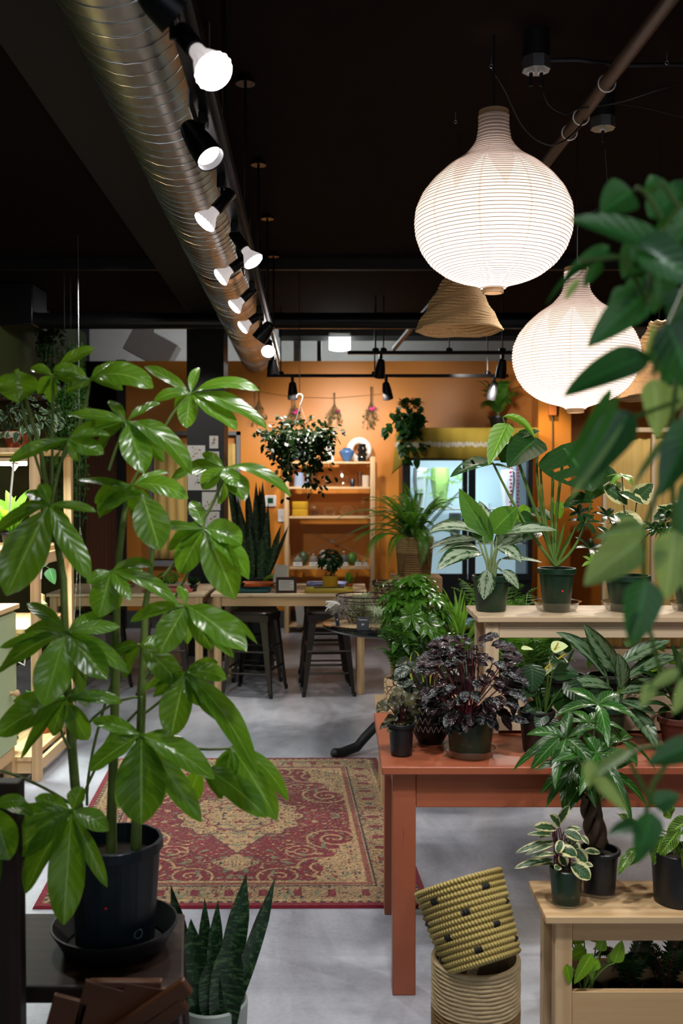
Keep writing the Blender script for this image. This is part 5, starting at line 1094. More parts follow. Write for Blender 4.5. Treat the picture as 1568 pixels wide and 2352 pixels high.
me = bpy.data.meshes.new('rug'); org = V((-.45, 4.6, 0)); pv = P.reshape(-1, 3) - np.array(org); me.from_pydata(pv.tolist(), [], quads.tolist())
ca = me.color_attributes.new('pile_colour', 'FLOAT_COLOR', 'POINT'); ca.data.foreach_set('color', np.concatenate([col.reshape(-1, 3), np.ones((len(pv), 1))], 1).astype(np.float32).ravel())
rm = NT('woven_rug'); at_ = rm.n('ShaderNodeVertexColor', layer_name='pile_colour'); rm.set(Base_Color=at_.outputs[0], Roughness=.95); rm.b.inputs['Sheen Weight'].default_value = .2; rm.bump(rm.noise(rm.coord(), 500, 2), .5, .003); me.materials.append(rm.mat)
o = bpy.data.objects.new('patterned_rug', me); C.objects.link(o); o.location = org; o['label'] = 'red and beige oriental patterned rug on the concrete floor'; o['category'] = 'rug'

# ================================================================== ROUND BLACK TABLE
RC = V((at(925, 5.88), 5.88, 0)); rt = thing('round_table', 'round black pedestal table behind the orange table', 'table', RC)
m = MB(); m.lathe([(.001, .70), (.42, .70), (.46, .712), (.474, .724), (.474, .735), (.46, .742), (.001, .742)], RC, 72); m.build('tabletop', pbr('black_gloss', (.006, .006, .007, 1), .12), rt)
m = MB(); m.lathe([(.03, .12), (.05, .16), (.035, .25), (.05, .35), (.03, .5), (.03, .66), (.1, .7)], RC, 24); m.build('pedestal', M['black'], rt)
for k in range(3):
    a = math.radians(214 + 120 * k); d = V((math.cos(a), math.sin(a), 0)); m = MB(); pts = bez(RC + V((0, 0, .24)) + d * .03, RC + d * .2 + V((0, 0, .16)), RC + d * .33 + V((0, 0, .045)), 7) + [RC + d * .43 + V((0, 0, .028)), RC + d * .475 + V((0, 0, .028))]
    m.tube(pts, .028, 10); m.sphere(RC + d * .478 + V((0, 0, .03)), .03, 12, 8); m.build('leg', M['black'], rt)
tz = .743
mt = MB(); mc = V((at(835, 5.8), 5.78, tz)); mt.lathe([(.001, .006), (.16, .006), (.185, .004), (.185, .0), (.001, 0)], mc, 90, rmod=lambda a, z: 1 + .02 * math.sin(a * 43) + .015 * math.sin(a * 31)); mt.build('woven_mat', pbr('raffia', srgb(214, 180, 136), .8, bump=1, bs=120), label='round straw coloured fringed mat on the black table', cat='mat')
def wirebasket(lab, c, r0, r1, h, nv, n_hair, hm=None, hr=1.0):
    t = thing('wire_basket', lab, 'basket', c, 'wire baskets on the round table'); wm = pbr('rusty_wire', srgb(62, 44, 40), .6, .5); m = MB()
    for k in range(5): f = k / 4; m.ring(c + V((0, 0, .005 + f * h)), lerp(r0, r1, f ** .7), .0025 if k < 4 else .005, 40, 5)
    m.ring(c + V((0, 0, h * .88)), r1 * .985, .0035, 40, 5); m.build('rim_wires', wm, t); m = MB()
    for k in range(nv):
        a = 2 * PI * k / nv; m.tube([c + V((lerp(r0, r1, f ** .7) * math.cos(a), lerp(r0, r1, f ** .7) * math.sin(a), .005 + f * h)) for f in np.linspace(0, 1, 6)], .0018, 4)
    m.ring(c + V((0, 0, .004)), r0 * .5, .0025, 24, 4); m.build('wire_ribs', wm, t)
    m = MB()
    for k in range(n_hair):
        a = rnd(0, 6.3); r = r1 * rnd(0, .8); p = c + V((r * math.cos(a), r * math.sin(a), rnd(.02, h * .95))); whorl(m, p, (rnd(-.5, .5), rnd(-.8, .2), 1), 8, .05, .005, .1, nu=1, nv=4)
    m.build('air_plants', pbr('air_plants', srgb(136, 148, 108), .6, var=.4), label='mass of wiry grey green air plants inside the %s' % ('front basket' if n_hair > 60 else 'rear basket'), cat='plant', kind=None)
wirebasket('large rusty wire basket of air plants on the straw mat', V((at(835, 5.78), 5.80, tz + .0065)), .085, .16, .155, 16, 120)
wirebasket('smaller shallow wire basket farther back on the round table', V((at(892, 6.1), 6.12, tz + .12)), .05, .1, .09, 12, 24)
m = MB(); m.lathe([(.04, 0), (.04, .118)], (at(892, 6.1), 6.12, tz), 20, capb=True, capt=True); m.build('riser_block', M['dkw_z'], label='dark wooden riser under the smaller wire basket', cat='riser')
m = MB(); c = V((at(780, 5.7), 5.7, tz + .01))
for k in range(60): p = c + V((rnd(-.03, .05), rnd(-.03, .03), rnd(.02, .15))); whorl(m, p, (rnd(-1, .3), rnd(-1, .3), .6), 6, .05, .004, .2, nu=1, nv=4)
m.build('air_plant', pbr('dry_moss', srgb(150, 140, 130), .8, var=.3), label='shaggy pale grey air plant clump at the left of the wire basket', cat='plant')
m = MB(); p = W(768, 1390, 5.62)
for k in range(9): m.tube(bez(p + V((.03, 0, 0)), p + V((rnd(-.02, .02), 0, .03)), p + V((rnd(-.08, 0), rnd(-.03, .03), rnd(-.06, .04))), 6), .0025, 5)
m.build('air_plant', M['white'], label='curly white ribbon like air plant tips hanging over the left of the mat', cat='plant')
def blacksign(lab, p, w_, h_, rz, lines):
    t = thing('price_sign', lab, 'sign', p, 'small black price signs'); R = Matrix.Rotation(rz, 3, 'Z') @ Matrix.Rotation(-.22, 3, 'X'); m = MB(); m.box(V(p) + R @ V((0, 0, h_ / 2)), (w_, .004, h_), R); m.box(V(p) + R @ V((0, .03, .004)), (w_ * .8, .06, .004), R); m.build('sign_board', pbr('slate', srgb(34, 38, 50), .5), t, bevel=.001)
    for tx, sz, zz in lines: text(tx, sz, V(p) + R @ V((0, -.003, h_ * zz)), R @ FACE, pbr('chalk', (.8, .8, .82, 1), .8), t)
blacksign('dark price sign leaning in front of the large wire basket', (at(833, 5.5), 5.52, tz + .001), .068, .075, -.15, (('Tectorum', .0125, .78), ('$9', .015, .42)))
blacksign('narrow dark tag on the straw mat left of the wire basket', (at(776, 5.62), 5.64, tz + .007), .03, .075, .9, (('$7', .012, .5),))
c = V((at(868, 5.56), 5.58, tz + .001)); t = thing('glass_bowl', 'small clear glass of wiry air plants right of the price sign', 'glass', c); m = MB(); m.lathe([(.04, 0), (.05, .01), (.05, .08), (.047, .08), (.047, .012)], c, 32, capb=True); m.build('glass', M['glass'], t)
m = MB()
for k in range(16): whorl(m, c + V((rnd(-.03, .05), rnd(-.03, .03), rnd(.03, .1))), (rnd(-.5, .7), -.5, 1), 10, .065, .0045, .1, nu=1, nv=5)
m.build('air_plant', M['l_hair'], label='wiry pale green air plant in the small clear glass', cat='plant')

# Boston fern in rope basket on a cardboard coloured box
bx = V((at(955, 6.55), 6.55, 0)); ztop = 1.55 + (1115 - 1327) / sc(6.4)
t = thing('plywood_plinth', 'tan plywood plinth under the fern basket', 'plinth', bx); m = MB(); m.bx(bx.x - .16, bx.x + .16, 6.4, 6.7, 0, ztop); m.build('body', pbr('plywood', srgb(170, 130, 90), .7), t, bevel=.002)
def ropemat(c1, c2, band=None):
    m_ = NT('rope'); v = m_.coord('Object', (1, 1, 1)); a = m_.noise(v, 80, 4, .7); c = m_.mix(a, c1, c2)
    if band: sp = m_.n('ShaderNodeSeparateXYZ'); m_.l(v, sp.inputs[0]); k = m_.math('LESS_THAN', sp.outputs[2], band[0]); c = m_.mix(k, c, m_.mix(a, band[1], band[2]))
    m_.set(Base_Color=c, Roughness=.85); m_.bump(a, .6, .004); return m_.mat
def ropebasket(t, c, r0, r1, h, rows, mat, name='basket', fr=.5, n=72, twist=0):
    m = MB(); prof = [(r0 * .5, .0)]
    for k in range(rows * 6 + 1):
        f = k / (rows * 6); prof.append((lerp(r0, r1, f) + h / rows * .32 * abs(math.sin(PI * f * rows)), f * h))
    prof += [(r1 - .008, h), (r1 - .01, h * .8), (lerp(r0, r1, .3) - .01, .02)]
    m.lathe(prof, c, n, capb=True, rmod=(lambda a, z: 1 + twist * math.sin(a * 60 + z * 500)) if twist else None); return m.build(name, mat, t)
c = V((bx.x - .01, 6.55, ztop + .001)); t = thing('boston_fern', 'arching fern in a woven rope basket on the tan plinth', 'plant', c); ropebasket(t, c, .105, .125, .255, 17, ropemat(srgb(190, 158, 112), srgb(150, 116, 76), (.15, srgb(150, 116, 74), srgb(116, 86, 54))), 'rope_basket'); m = MB(); m.lathe([(.118, .235), (.001, .24)], c, 24); m.build('soil', M['soil'], t)
m = MB(); st = MB(); top = c + V((0, 0, .24))
def Ff(*p): return [W(x, y, Y + .15) for x, y, Y in p]
for a_, b_, c_ in (((930, 1235, 6.35), (870, 1130, 6.2), (768, 1195, 6.0)), ((930, 1235, 6.35), (860, 1190, 6.2), (812, 1245, 6.0)), ((930, 1240, 6.3), (870, 1190, 6.1), (838, 1290, 6.0)), ((935, 1235, 6.35), (880, 1170, 6.2), (800, 1230, 6.1)), ((950, 1235, 6.4), (950, 1150, 6.3), (925, 1105, 6.2)), ((960, 1235, 6.4), (1010, 1170, 6.3), (1065, 1118, 6.2)), ((960, 1235, 6.4), (1030, 1170, 6.3), (1105, 1190, 6.2)), ((955, 1240, 6.3), (985, 1200, 6.1), (965, 1305, 6.05)), ((955, 1240, 6.3), (975, 1180, 6.1), (985, 1300, 6.1)), ((940, 1240, 6.3), (900, 1200, 6.1), (890, 1300, 6.1)), ((940, 1235, 6.4), (910, 1130, 6.3), (875, 1140, 6.2)), ((950, 1235, 6.4), (945, 1180, 6.3), (940, 1140, 6.25)), ((955, 1235, 6.4), (975, 1160, 6.4), (1010, 1140, 6.3)), ((935, 1240, 6.35), (870, 1200, 6.2), (845, 1260, 6.1)), ((960, 1240, 6.35), (1030, 1190, 6.2), (1075, 1250, 6.1)), ((960, 1240, 6.35), (1040, 1170, 6.3), (1130, 1215, 6.3))):
    frond(m, Ff(a_, b_, c_), 0, .046, 44, st, pw=.24)
for k in range(46):
    a = rnd(0, 6.28); r = rnd(.12, .38); hh = rnd(-.05, .3); e = top + V((r * math.cos(a), r * math.sin(a), hh)); frond(m, (top, top + V((r * .5 * math.cos(a), r * .5 * math.sin(a), .18 + hh * .6)), e), 0, .043, 34, st, pw=.26)
m.build('foliage', M['l_fern'], t); st.build('stem', M['stem'], t)
# palms behind, standing on the floor
def palm(nm, lab, c, h, n, L, potr, poth, pm, spread=.35, pl=.11, wdt=.12):
    c = V(c); t = thing(nm, lab, 'plant', c); pot(t, c, potr * .8, potr, poth, pm); m = MB(); st = MB(); top = c + V((0, 0, poth - .02))
    for k in range(n):
        a = rnd(0, 6.28); r = spread * rnd(.3, 1); e = top + V((r * math.cos(a), r * math.sin(a), h * rnd(.55, 1))); frond(m, (top + V((.02 * math.cos(a), .02 * math.sin(a), 0)), top + V((r * .25 * math.cos(a), r * .25 * math.sin(a), h * .9)), e), 0, pl, 20, st, pw=wdt, taper=True)
    m.build('foliage', M['l_fern'], t); st.build('stem', M['stem'], t); return t
palm('parlor_palm', 'feathery palm standing between round table and pale bench', (at(1150, 5.5), 5.5, 0), .8, 34, .1, .12, .28, M['bpot'], .3)
palm('parlor_palm', 'fine leaved palm seen under the pale bench top', (at(1200, 4.98), 4.98, 0), .72, 40, .1, .12, .3, M['bpot'], .34)
leafy('spider_plant', 'strappy bright green plant beside the pale bench end', (at(1058, 5.32), 5.36, .0), .09, .11, .6, 'bpot', 'l_lt', 'spike', 40, .2, .018, (.22, .2, .42), shape='strap')

# low stand behind the orange table with its pots
ls = thing('plant_stand', 'low wooden stand hidden behind the orange table end', 'stand', (.5, 4.93, 0))
m = MB(); m.bx(.17, .76, 4.74, 5.12, .445, .470); m.build('top_board', M['pine_x'], ls, bevel=.003)
for x in (.19, .70):
    for y in (4.76, 5.06): m = MB(); m.bx(x, x + .04, y, y + .04, 0, .4445); m.build('leg', M['pine_z'], ls, bevel=.002)
pushed = []
def crack_mat():
    m_ = NT('crackle_pot'); vo = m_.n('ShaderNodeTexVoronoi', feature='DISTANCE_TO_EDGE'); vo.inputs['Scale'].default_value = 30; m_.l(m_.coord(), vo.inputs[0]); m_.set(Base_Color=m_.mix(m_.math('LESS_THAN', vo.outputs[0], .05), srgb(196, 166, 128), srgb(48, 26, 22)), Roughness=.6); return m_.mat
zl = .6255; Yc = 4.2
c = V((at(921, Yc), Yc, zl)); t = thing('parlor_palm', 'small palm in a cream pot with dark crackle lines', 'plant', c); m = MB(); m.lathe([(.06, 0), (.07, .01), (.072, .1), (.068, .112), (.062, .108), (.06, .08)], c, 36, capb=True, rmod=lambda a, z: 1 + .02 * math.sin(a * 6)); m.build('pot', crack_mat(), t); m = MB(); m.lathe([(.061, .095), (.001, .1)], c, 20); m.build('soil', M['soil'], t)
m = MB(); st = MB(); top = c + V((0, 0, .09))
for k in range(30):
    a = rnd(0, 6.28); r = rnd(.03, .13); h = rnd(.1, .32); frond(m, (top + V((rnd(-.01, .01), 0, 0)), top + V((r * .2 * math.cos(a), 0, h)), top + V((r * math.cos(a), r * math.sin(a), h * rnd(.8, 1.1)))), 0, .05, 14, st, pw=.22)
m.build('foliage', M['l_md'], t); st.build('stem', M['stem'], t)
# bushy umbrella tree with teal tie
Yb = 4.36; c = V((at(958, Yb), 4.3, zl)); t = thing('dwarf_umbrella_tree', 'bushy glossy umbrella tree with a teal tie on its stem', 'plant', c); pot(t, c, .06, .075, .12, M['bpot'])
m = MB(); m.tube([c + V((0, 0, .1)), c + V((.004, 0, .2)), c + V((0, 0, .36)), c + V((.01, 0, .5))], .008, 8, .006); m.tube([c + V((.014, -.01, .1)), c + V((.012, -.01, .38))], .004, 6); m.build('trunk', M['stemw'], t)
cc = W(955, 1400, Yb); m = MB(); bushy(m, cc, (.135, .13, .16), 70, .062, .024, 8, droop=.45, shape='obov', nv=5, fold=.35); bushy(m, cc + V((0, 0, .02)), (.15, .15, .17), 26, .075, .028, 8, droop=.5, shape='obov', nv=6)
whorl(m, W(945, 1412, 4.2), (0, -1, .2), 8, .075, .03, .2, 'obov', 2, 6); whorl(m, W(922, 1450, 4.2), (-.2, -1, .2), 7, .08, .03, .35, 'obov', 2, 6); m.build('foliage', leafm('glossy_umbrella_leaf', srgb(84, 140, 42), rough=.18, trans=.2, dark=.4, vein=.05, coat=.4), t)
m = MB()
for k in range(30):
    p = c + V((0, 0, rnd(.36, .48))); e = cc + V((rnd(-.1, .1), rnd(-.1, .1), rnd(-.12, .12))); m.tube([p, p.lerp(e, .5) + V((0, 0, .03)), e], .0022, 5)
m.build('stem', M['stem'], t)
p = W(958, 1482, 4.28); m = MB(); m.ring(p, .014, .005, 16, 8); m.box(p + V((.018, -.006, .002)), (.018, .006, .012), Matrix.Rotation(.3, 3, 'Y')); m.box(p + V((-.018, -.006, -.003)), (.016, .006, .01), Matrix.Rotation(-.3, 3, 'Y')); m.build('tie', pbr('teal_tie', srgb(10, 120, 130), .5), t)
# small yellow-edged snake plant
c = V((at(965, 4.15), 4.13, zl)); t = potted('snake_plant', 'small snake plant with yellow leaf edges below the umbrella tree', 'plant', c, .04, .05, .09, M['ceram'], rim=.003)
m = MB()
for xb, yb, xt, yt, w_, d in ((962, 1590, 950, 1492, .062, 0), (972, 1590, 985, 1500, .03, .01), (965, 1600, 948, 1505, .03, .03), (985, 1590, 1012, 1490, .03, .02), (975, 1600, 985, 1530, .03, -.02), (960, 1600, 1000, 1522, .025, -.01)): m.leaf(W(xb, yb, 4.12 + d), W(xt, yt, 4.12 + d), w_, (0, -1, .1), .05, .3, 'blade' if w_ < .05 else 'ellip', 4, 10)
m.build('foliage', M['l_sny'], t)
for o_ in [o for o in C.objects if o.type == 'EMPTY' and o.name.startswith(('dwarf_umbrella_tree', 'parlor_palm', 'snake_plant')) and abs(o.location.z - zl) < .01]:
    k_ = 4.9 / 4.2; o_.location = EYE + (V(o_.location) - EYE) * k_; o_.scale = (k_,) * 3
# ================================================================== ORANGE TABLE
def orange_paint():
    m = NT('orange_table_paint'); v = m.coord(); a = m.noise(v, 5, 4); ck = m.noise(m.coord('Object', (30, 30, 1.2)), 3.0, 5, .7); k = m.ramp(ck, [(.68, (0, 0, 0, 1)), (.71, (1, 1, 1, 1))])
    c = m.mix(a, srgb(176, 98, 68), srgb(160, 84, 56)); c = m.mix(m.math('MULTIPLY', k, .75), c, srgb(70, 34, 22)); m.set(Base_Color=c, Roughness=.38); m.bump(a, .1, .003); return m.mat
M['otab'] = orange_paint()
OT = .71; ox0, ox1, oy0, oy1 = .12, 1.75, 2.95, 3.66
ot = thing('orange_table', 'old orange painted wooden table carrying potted plants and a pale bench', 'table', ((ox0 + ox1) / 2, 3.3, 0))
m = MB(); m.bx(ox0, ox1, oy0, oy1, OT - .025, OT); m.build('tabletop', M['otab'], ot, bevel=.004)
for x in (ox0 + .035, ox1 - .105):
    for y in (oy0 + .035, oy1 - .105): m = MB(); m.bx(x, x + .07, y, y + .07, 0, OT - .0255); m.build('leg', M['otab'], ot, bevel=.003)
m = MB(); m.bx(ox0 + .106, ox1 - .106, oy0 + .04, oy0 + .06, OT - .135, OT - .0255); m.build('apron', M['otab'], ot, bevel=.002)
m = MB(); m.bx(ox0 + .106, ox1 - .106, oy1 - .06, oy1 - .04, OT - .135, OT - .0255); m.build('apron', M['otab'], ot, bevel=.002)
for x in (ox0 + .045, ox1 - .07): m = MB(); m.bx(x, x + .02, oy0 + .106, oy1 - .106, OT - .135, OT - .0255); m.build('apron', M['otab'], ot, bevel=.002)

# ================================================================== PINE BENCHES WITH PLANTER BOX
def bench(name, lab, x0, x1, y0, y1, zb, H, boxh, pal):
    t = thing(name, lab, 'bench', ((x0 + x1) / 2, (y0 + y1) / 2, zb), 'pine planter benches'); th = .02; P_ = lambda a: M[pal + a]; ov = .03
    ym = (y0 + y1) / 2
    for a, b in ((y0 - .02, ym - .002), (ym + .002, y1 + .02)): m = MB(); m.bx(x0 - ov, x1 + ov, a, b, zb + H - th, zb + H); m.build('top_plank', P_('_x'), t, bevel=.003)
    for x in (x0, x1 - .045):
        for y in (y0, y1 - .045): m = MB(); m.bx(x, x + .045, y, y + .045, zb, zb + H - th - .0005); m.build('leg', P_('_z'), t, bevel=.002)
    m = MB(); m.bx(x0 + .046, x1 - .046, y0 + .004, y0 + .024, zb + H - th - .055, zb + H - th - .0005); m.build('front_rail', P_('_x'), t, bevel=.002)
    m = MB(); m.bx(x0 + .046, x1 - .046, y1 - .024, y1 - .004, zb + H - th - .055, zb + H - th - .0005); m.build('back_rail', P_('_x'), t, bevel=.002)
    hb = boxh / 2
    for k in range(2):
        for y in (y0 + .004, y1 - .024): m = MB(); m.bx(x0 + .046, x1 - .046, y, y + .02, zb + .01 + k * hb, zb + .01 + (k + 1) * hb - .002); m.build('box_board', P_('_x'), t, bevel=.002)
    m = MB(); m.bx(x0 + .046, x1 - .046, y0 + .025, y1 - .025, zb + .012, zb + .024); m.build('box_floor', P_('_x'), t)
    return t
bench('pine_bench', 'pale pine bench standing on the orange table with plants on top', .485, 1.5, 3.34, 3.62, OT + .0008, .40, .125, 'pale')
BZ = OT + .4013
bench('pine_bench', 'yellowish pine bench on the floor at the lower right with plants on it', .565, 1.4, 2.60, 2.80, 0, .42, .2, 'pine')
LZ2 = .4205
Yt = 3.48

def Lf(m, x0, y0, x1, y1, wpx, Y, dY=0, nrm=(0, -.85, .5), arch=.12, fold=.22, shape='lance', nu=4, nv=10, **kw):
    m.leaf(W(x0, y0, Y), W(x1, y1, Y + dY), wpx / sc(Y), nrm, arch, fold, shape, nu, nv, **kw)
M['l_lt2'] = leafm('leaf_back_green', srgb(84, 136, 52), rough=.35, trans=.3, dark=.75)
# --- aglaonema on the bench
c = V((at(1128, Yt), Yt, BZ)); t = potted('aglaonema', 'silver and green broad leaved plant at the left end of the pale bench', 'plant', c, .052, .064, .125, M['gpot'], rim=.003)
m = MB(); A_ = lambda *a, **k: Lf(m, *a[:4], a[4] * 1.3, *a[5:], **k)
A_(1108, 1232, 985, 1222, 46, Yt, -.06, (0, -.45, 1), arch=.25, shape='lance');  A_(1118, 1220, 1100, 1150, 30, Yt, .04, (.5, -.7, .4))
A_(1142, 1228, 1277, 1218, 36, Yt, -.05, (0, -.6, .9), arch=.12); A_(1108, 1272, 1003, 1310, 44, Yt, -.08, (0, -.6, .9), arch=.3)
A_(1105, 1262, 1000, 1275, 26, Yt, -.02, (0, -.3, 1), arch=.3); A_(1098, 1240, 986, 1260, 26, Yt, .03, (0, -.5, .8), arch=.15); A_(1143, 1258, 1196, 1292, 34, Yt, -.06, (0, -.6, .9), arch=.3)
A_(1120, 1308, 1110, 1378, 34, Yt - .07, 0, (0, -1, .2), arch=.05); A_(1152, 1312, 1191, 1353, 22, Yt - .04, 0, (.3, -1, .3), arch=.3); A_(1150, 1284, 1245, 1292, 16, Yt, 0, (0, -.5, 1), arch=.1); A_(1136, 1262, 1235, 1222, 30, Yt, .06, (0, -.6, .8)); A_(1120, 1250, 1075, 1180, 34, Yt, .07, (-.3, -.8, .4))
A_(1135, 1260, 1210, 1195, 36, Yt, .08, (0, -.8, .5)); m.build('foliage', M['l_agl'], t)
leaves(t, 'upright_leaf', M['l_lt2'], [(1130, 1248, 1054, 1122, 54, 0, dict(nrm=(-.5, -.8, .4), arch=-.05, fold=.5)), (1130, 1224, 1188, 1166, 62, -.03, dict(nrm=(-.1, -1, .3), fold=.5))], Yt, 'plain mid green leaf seen from its back')
m = MB()
for xe, ye in ((1108, 1232), (1130, 1248), (1130, 1222), (1142, 1228), (1108, 1272), (1098, 1240), (1143, 1258), (1120, 1308), (1152, 1312), (1136, 1262), (1150, 1284)): m.tube(bez(W(rnd(1118, 1138), 1325, Yt), W(lerp(1128, xe, .4), 1290, Yt), W(xe, ye, Yt), 6), .0055, 6, .003)
m.build('stem', pbr('pale_stem', srgb(150, 170, 110), .5), t)
# --- monstera
Ym = 3.48; c = V((at(1279, Ym), Ym, BZ)); t = thing('monstera', 'split leaf plant in a green pot with a red dot on the pale bench', 'plant', c); pot(t, c, .046, .064, .15, M['gpot'], rim=.004); saucer(t, c + V((0, 0, .0)), .068, .034, flare=.018)
m = MB(); m.lathe([(.0035, 0), (.003, .002), (.0001, .002)], c + V((.007, -.061, .075)), 12, Matrix.Rotation(PI / 2 - .1, 3, 'X')); m.build('red_sticker', M['red'], t)
m = MB(); A_ = lambda *a, **k: Lf(m, *a, **k)
A_(1296, 1030, 1362, 1128, 172, Ym, -.1, (-.1, -.75, .75), arch=.08, shape='heart', nu=8, nv=16, split=True, lobe=.1, fold=.1); A_(1230, 1012, 1166, 1074, 84, Ym, -.1, (0, -.75, .7), shape='heart', nu=8, nv=14, lobe=.12, fold=.15)
A_(1132, 1062, 1034, 1096, 54, Ym, -.06, (0, -.5, 1), shape='heart', nu=8, nv=16, split=True, fold=.3); A_(1130, 1068, 1185, 1085, 24, Ym, .0, (0, -.3, 1), shape='heart'); A_(1150, 1062, 1180, 1020, 40, Ym, .05, (0, -1, .1), shape='heart')
A_(1358, 1150, 1292, 1168, 46, Ym, -.05, (0, -.6, .8), arch=.2, shape='heart', fold=.4); A_(1190, 1182, 1232, 1205, 30, Ym, .03, (0, -1, .2), shape='heart'); A_(1385, 1060, 1350, 1150, 90, Ym + .1, 0, (.3, -1, .1), shape='heart', nu=6); A_(1190, 1005, 1240, 990, 30, Ym, .05, (0, -.6, .8), shape='heart')
A_(1200, 1240, 1245, 1225, 34, Ym, .05, (0, -.6, .8)); A_(1270, 1195, 1196, 1172, 40, Ym, .1, (0, -.6, .8)); m.build('foliage', M['l_mon'], t)
leaves(t, 'young_leaf', M['l_lt'], [(1166, 972, 1122, 1068, 52, -.06, dict(nrm=(-.5, -1, .0), arch=.06, shape='heart', fold=.45)), (1154, 957, 1228, 1008, 22, -.02, dict(nrm=(.2, -.5, 1), arch=.2, fold=1.3)), (1275, 1152, 1285, 1192, 34, 0, dict(nrm=(0, -1, .1), shape='heart'), .06), (1215, 1165, 1180, 1200, 34, 0, dict(nrm=(0, -1, .1), shape='heart'), .06)], Ym, 'bright lime young leaf')
m = MB()
for a_, b_, w2 in (((1296, 1030), (1262, 1180), .005), ((1230, 1014), (1225, 1140), .004), ((1132, 1064), (1200, 1180), .004), ((1166, 972), (1180, 1020), .003), ((1154, 958), (1170, 990), .002), ((1358, 1150), (1330, 1220), .003), ((1240, 1060), (1240, 1180), .004), ((1270, 1090), (1255, 1200), .005)):
    m.tube(bez(W(1276, 1300, Ym), W(b_[0] + 6, b_[1] + 40, Ym), W(a_[0], a_[1], Ym), 8), .0065, 7, w2)
for k in range(4): m.leaf(W(1278 + k * 3 - 10, 1298, Ym), W(1282 + k * 14, rnd(1190, 1240), Ym + rnd(-.02, .05)), .011, (0, -1, .2), .02, .9, 'strap', 2, 6)
m.build('stem', M['stem'], t)
# --- two more pots on the bench
c = V((at(1442, 3.48), 3.48, BZ)); t = thing('potted_money_tree', 'variegated cream and green leaved plant in the third pot on the pale bench', 'plant', c); pot(t, c, .058, .075, .125, M['gpot'], rim=.004); saucer(t, c, .074, .032, flare=.016)
m = MB(); A_ = lambda *a, **k: Lf(m, *a, **k); A_(1462, 1150, 1500, 1112, 52, 3.5, -.03, (-.3, -1, .2), shape='heart', fold=.3); A_(1385, 1115, 1440, 1160, 60, 3.5, .0, (.3, -.9, .5), shape='lance'); A_(1410, 1180, 1480, 1235, 62, 3.5, -.05, (.3, -.8, .6), arch=.2); A_(1500, 1195, 1550, 1165, 40, 3.5, 0, (0, -1, .3)); A_(1420, 1130, 1480, 1160, 40, 3.5, -.03, (0, -.6, .9)); A_(1530, 1200, 1560, 1240, 40, 3.5, 0, (0, -.8, .6)); m.build('variegated_leaf', M['l_var'], t, label='cream edged rubber leaves')
m = MB()
for x, y, Lr in ((1395, 1185, .07), (1345, 1200, .075), (1400, 1230, .08), (1355, 1260, .08), (1330, 1180, .06), (1385, 1300, .06), (1440, 1260, .07), (1500, 1215, .06), (1540, 1180, .06), (1365, 1285, .055), (1420, 1200, .06)): whorl(m, W(x, y, 3.5 + rnd(-.05, .08)), (rnd(-.3, .3), -.6, .8), 6, Lr, .022, .25)
m.build('foliage', M['l_dk'], t)
for wq in ((W(1428, 1092, 3.5), (0, -.4, 1), 5, .06, .022, .6), (W(1358, 1290, 3.44), (0, -.9, .5), 6, .04, .014, .2)): m = MB(); whorl(m, *wq, ph=.5); m.build('young_whorl', M['l_lt'], t, label='lime green young leaves', kind='stuff')
m = MB()
for x, y in ((1395, 1185), (1345, 1200), (1400, 1230), (1355, 1260), (1428, 1095), (1440, 1260), (1462, 1150), (1500, 1215)): m.tube(bez(W(1442, 1310, 3.48), W(lerp(1442, x, .3), 1250, 3.5), W(x, y, 3.5), 6), .004, 6, .002)
m.build('stem', M['stemw'], t)
c = V((at(1592, 3.48), 3.48, BZ)); t = thing('potted_umbrella_plant', 'small leaved plant in the fourth pot of the pale bench, cut by the photo edge', 'plant', c); pot(t, c, .05, .066, .13, M['gpot'], rim=.004); saucer(t, c, .066, .03, flare=.014); m = MB(); bushy(m, W(1575, 1200, 3.5), (.1, .09, .09), 30, .045, .018, 7, shape='obov'); m.build('foliage', M['l_md'], t); m = MB(); m.tube([c + V((0, 0, .12)), W(1578, 1210, 3.5)], .004, 6); m.build('stem', M['stem'], t)

# --- plants on the orange table, front row
OZ = OT + .0008
def ontab(px, py): Y = (1.55 - OT) * F / (py - 1115); return Y, V((at(px, Y), Y, OZ))
Yp, c = ontab(922, 1738); t = potted('begonia', 'small begonia in a black pot at the corner of the orange table', 'plant', c, .033, .04, .1, M['bpot'], rim=.004, rimh=.012)
m = MB(); st = MB(); A_ = lambda *a, **k: Lf(m, *a, **k); top = c + V((0, 0, .085))
for xe, ye, w_, dx in ((878, 1625, 40, -1), (905, 1612, 42, -1), (940, 1610, 40, 1), (952, 1630, 36, 1), (895, 1652, 26, -1), (930, 1640, 36, 1), (912, 1590, 30, -1), (945, 1655, 26, 1), (885, 1665, 22, -1), (925, 1600, 34, 1), (960, 1600, 30, 1), (915, 1660, 26, -1), (935, 1672, 24, 1), (902, 1672, 24, -1), (918, 1630, 40, 1)):
    Yr = Yp + rnd(-.05, .05); p = W(xe - dx * 10, ye - 6, Yr); A_(xe - dx * 14, ye - 5, xe + dx * 14, ye + 10, w_, Yr, -.02, (dx * .2, -.6, .8), shape='heart', wave=.08, lobe=.1); st.tube(bez(top, top.lerp(p, .5) + V((0, 0, .02)), p, 5), .0018, 5)
m.build('foliage', M['l_beg'], t); st.build('stem', M['stemr'], t)
Yp, c = ontab(993, 1718); c = V((c.x, Yp + .05, OZ)); t = thing('patterned_pot_plant', 'plant in a black pot with white wavy line pattern', 'plant', c)
m = MB(); pf = [(.034, 0), (.042, .004), (.058, .035), (.064, .07), (.064, .135), (.06, .137), (.057, .13), (.056, .08)]; m.lathe(pf, c, 48, capb=True); m.build('pot', pbr('black_pot_glaze', srgb(24, 16, 16), .5), t)
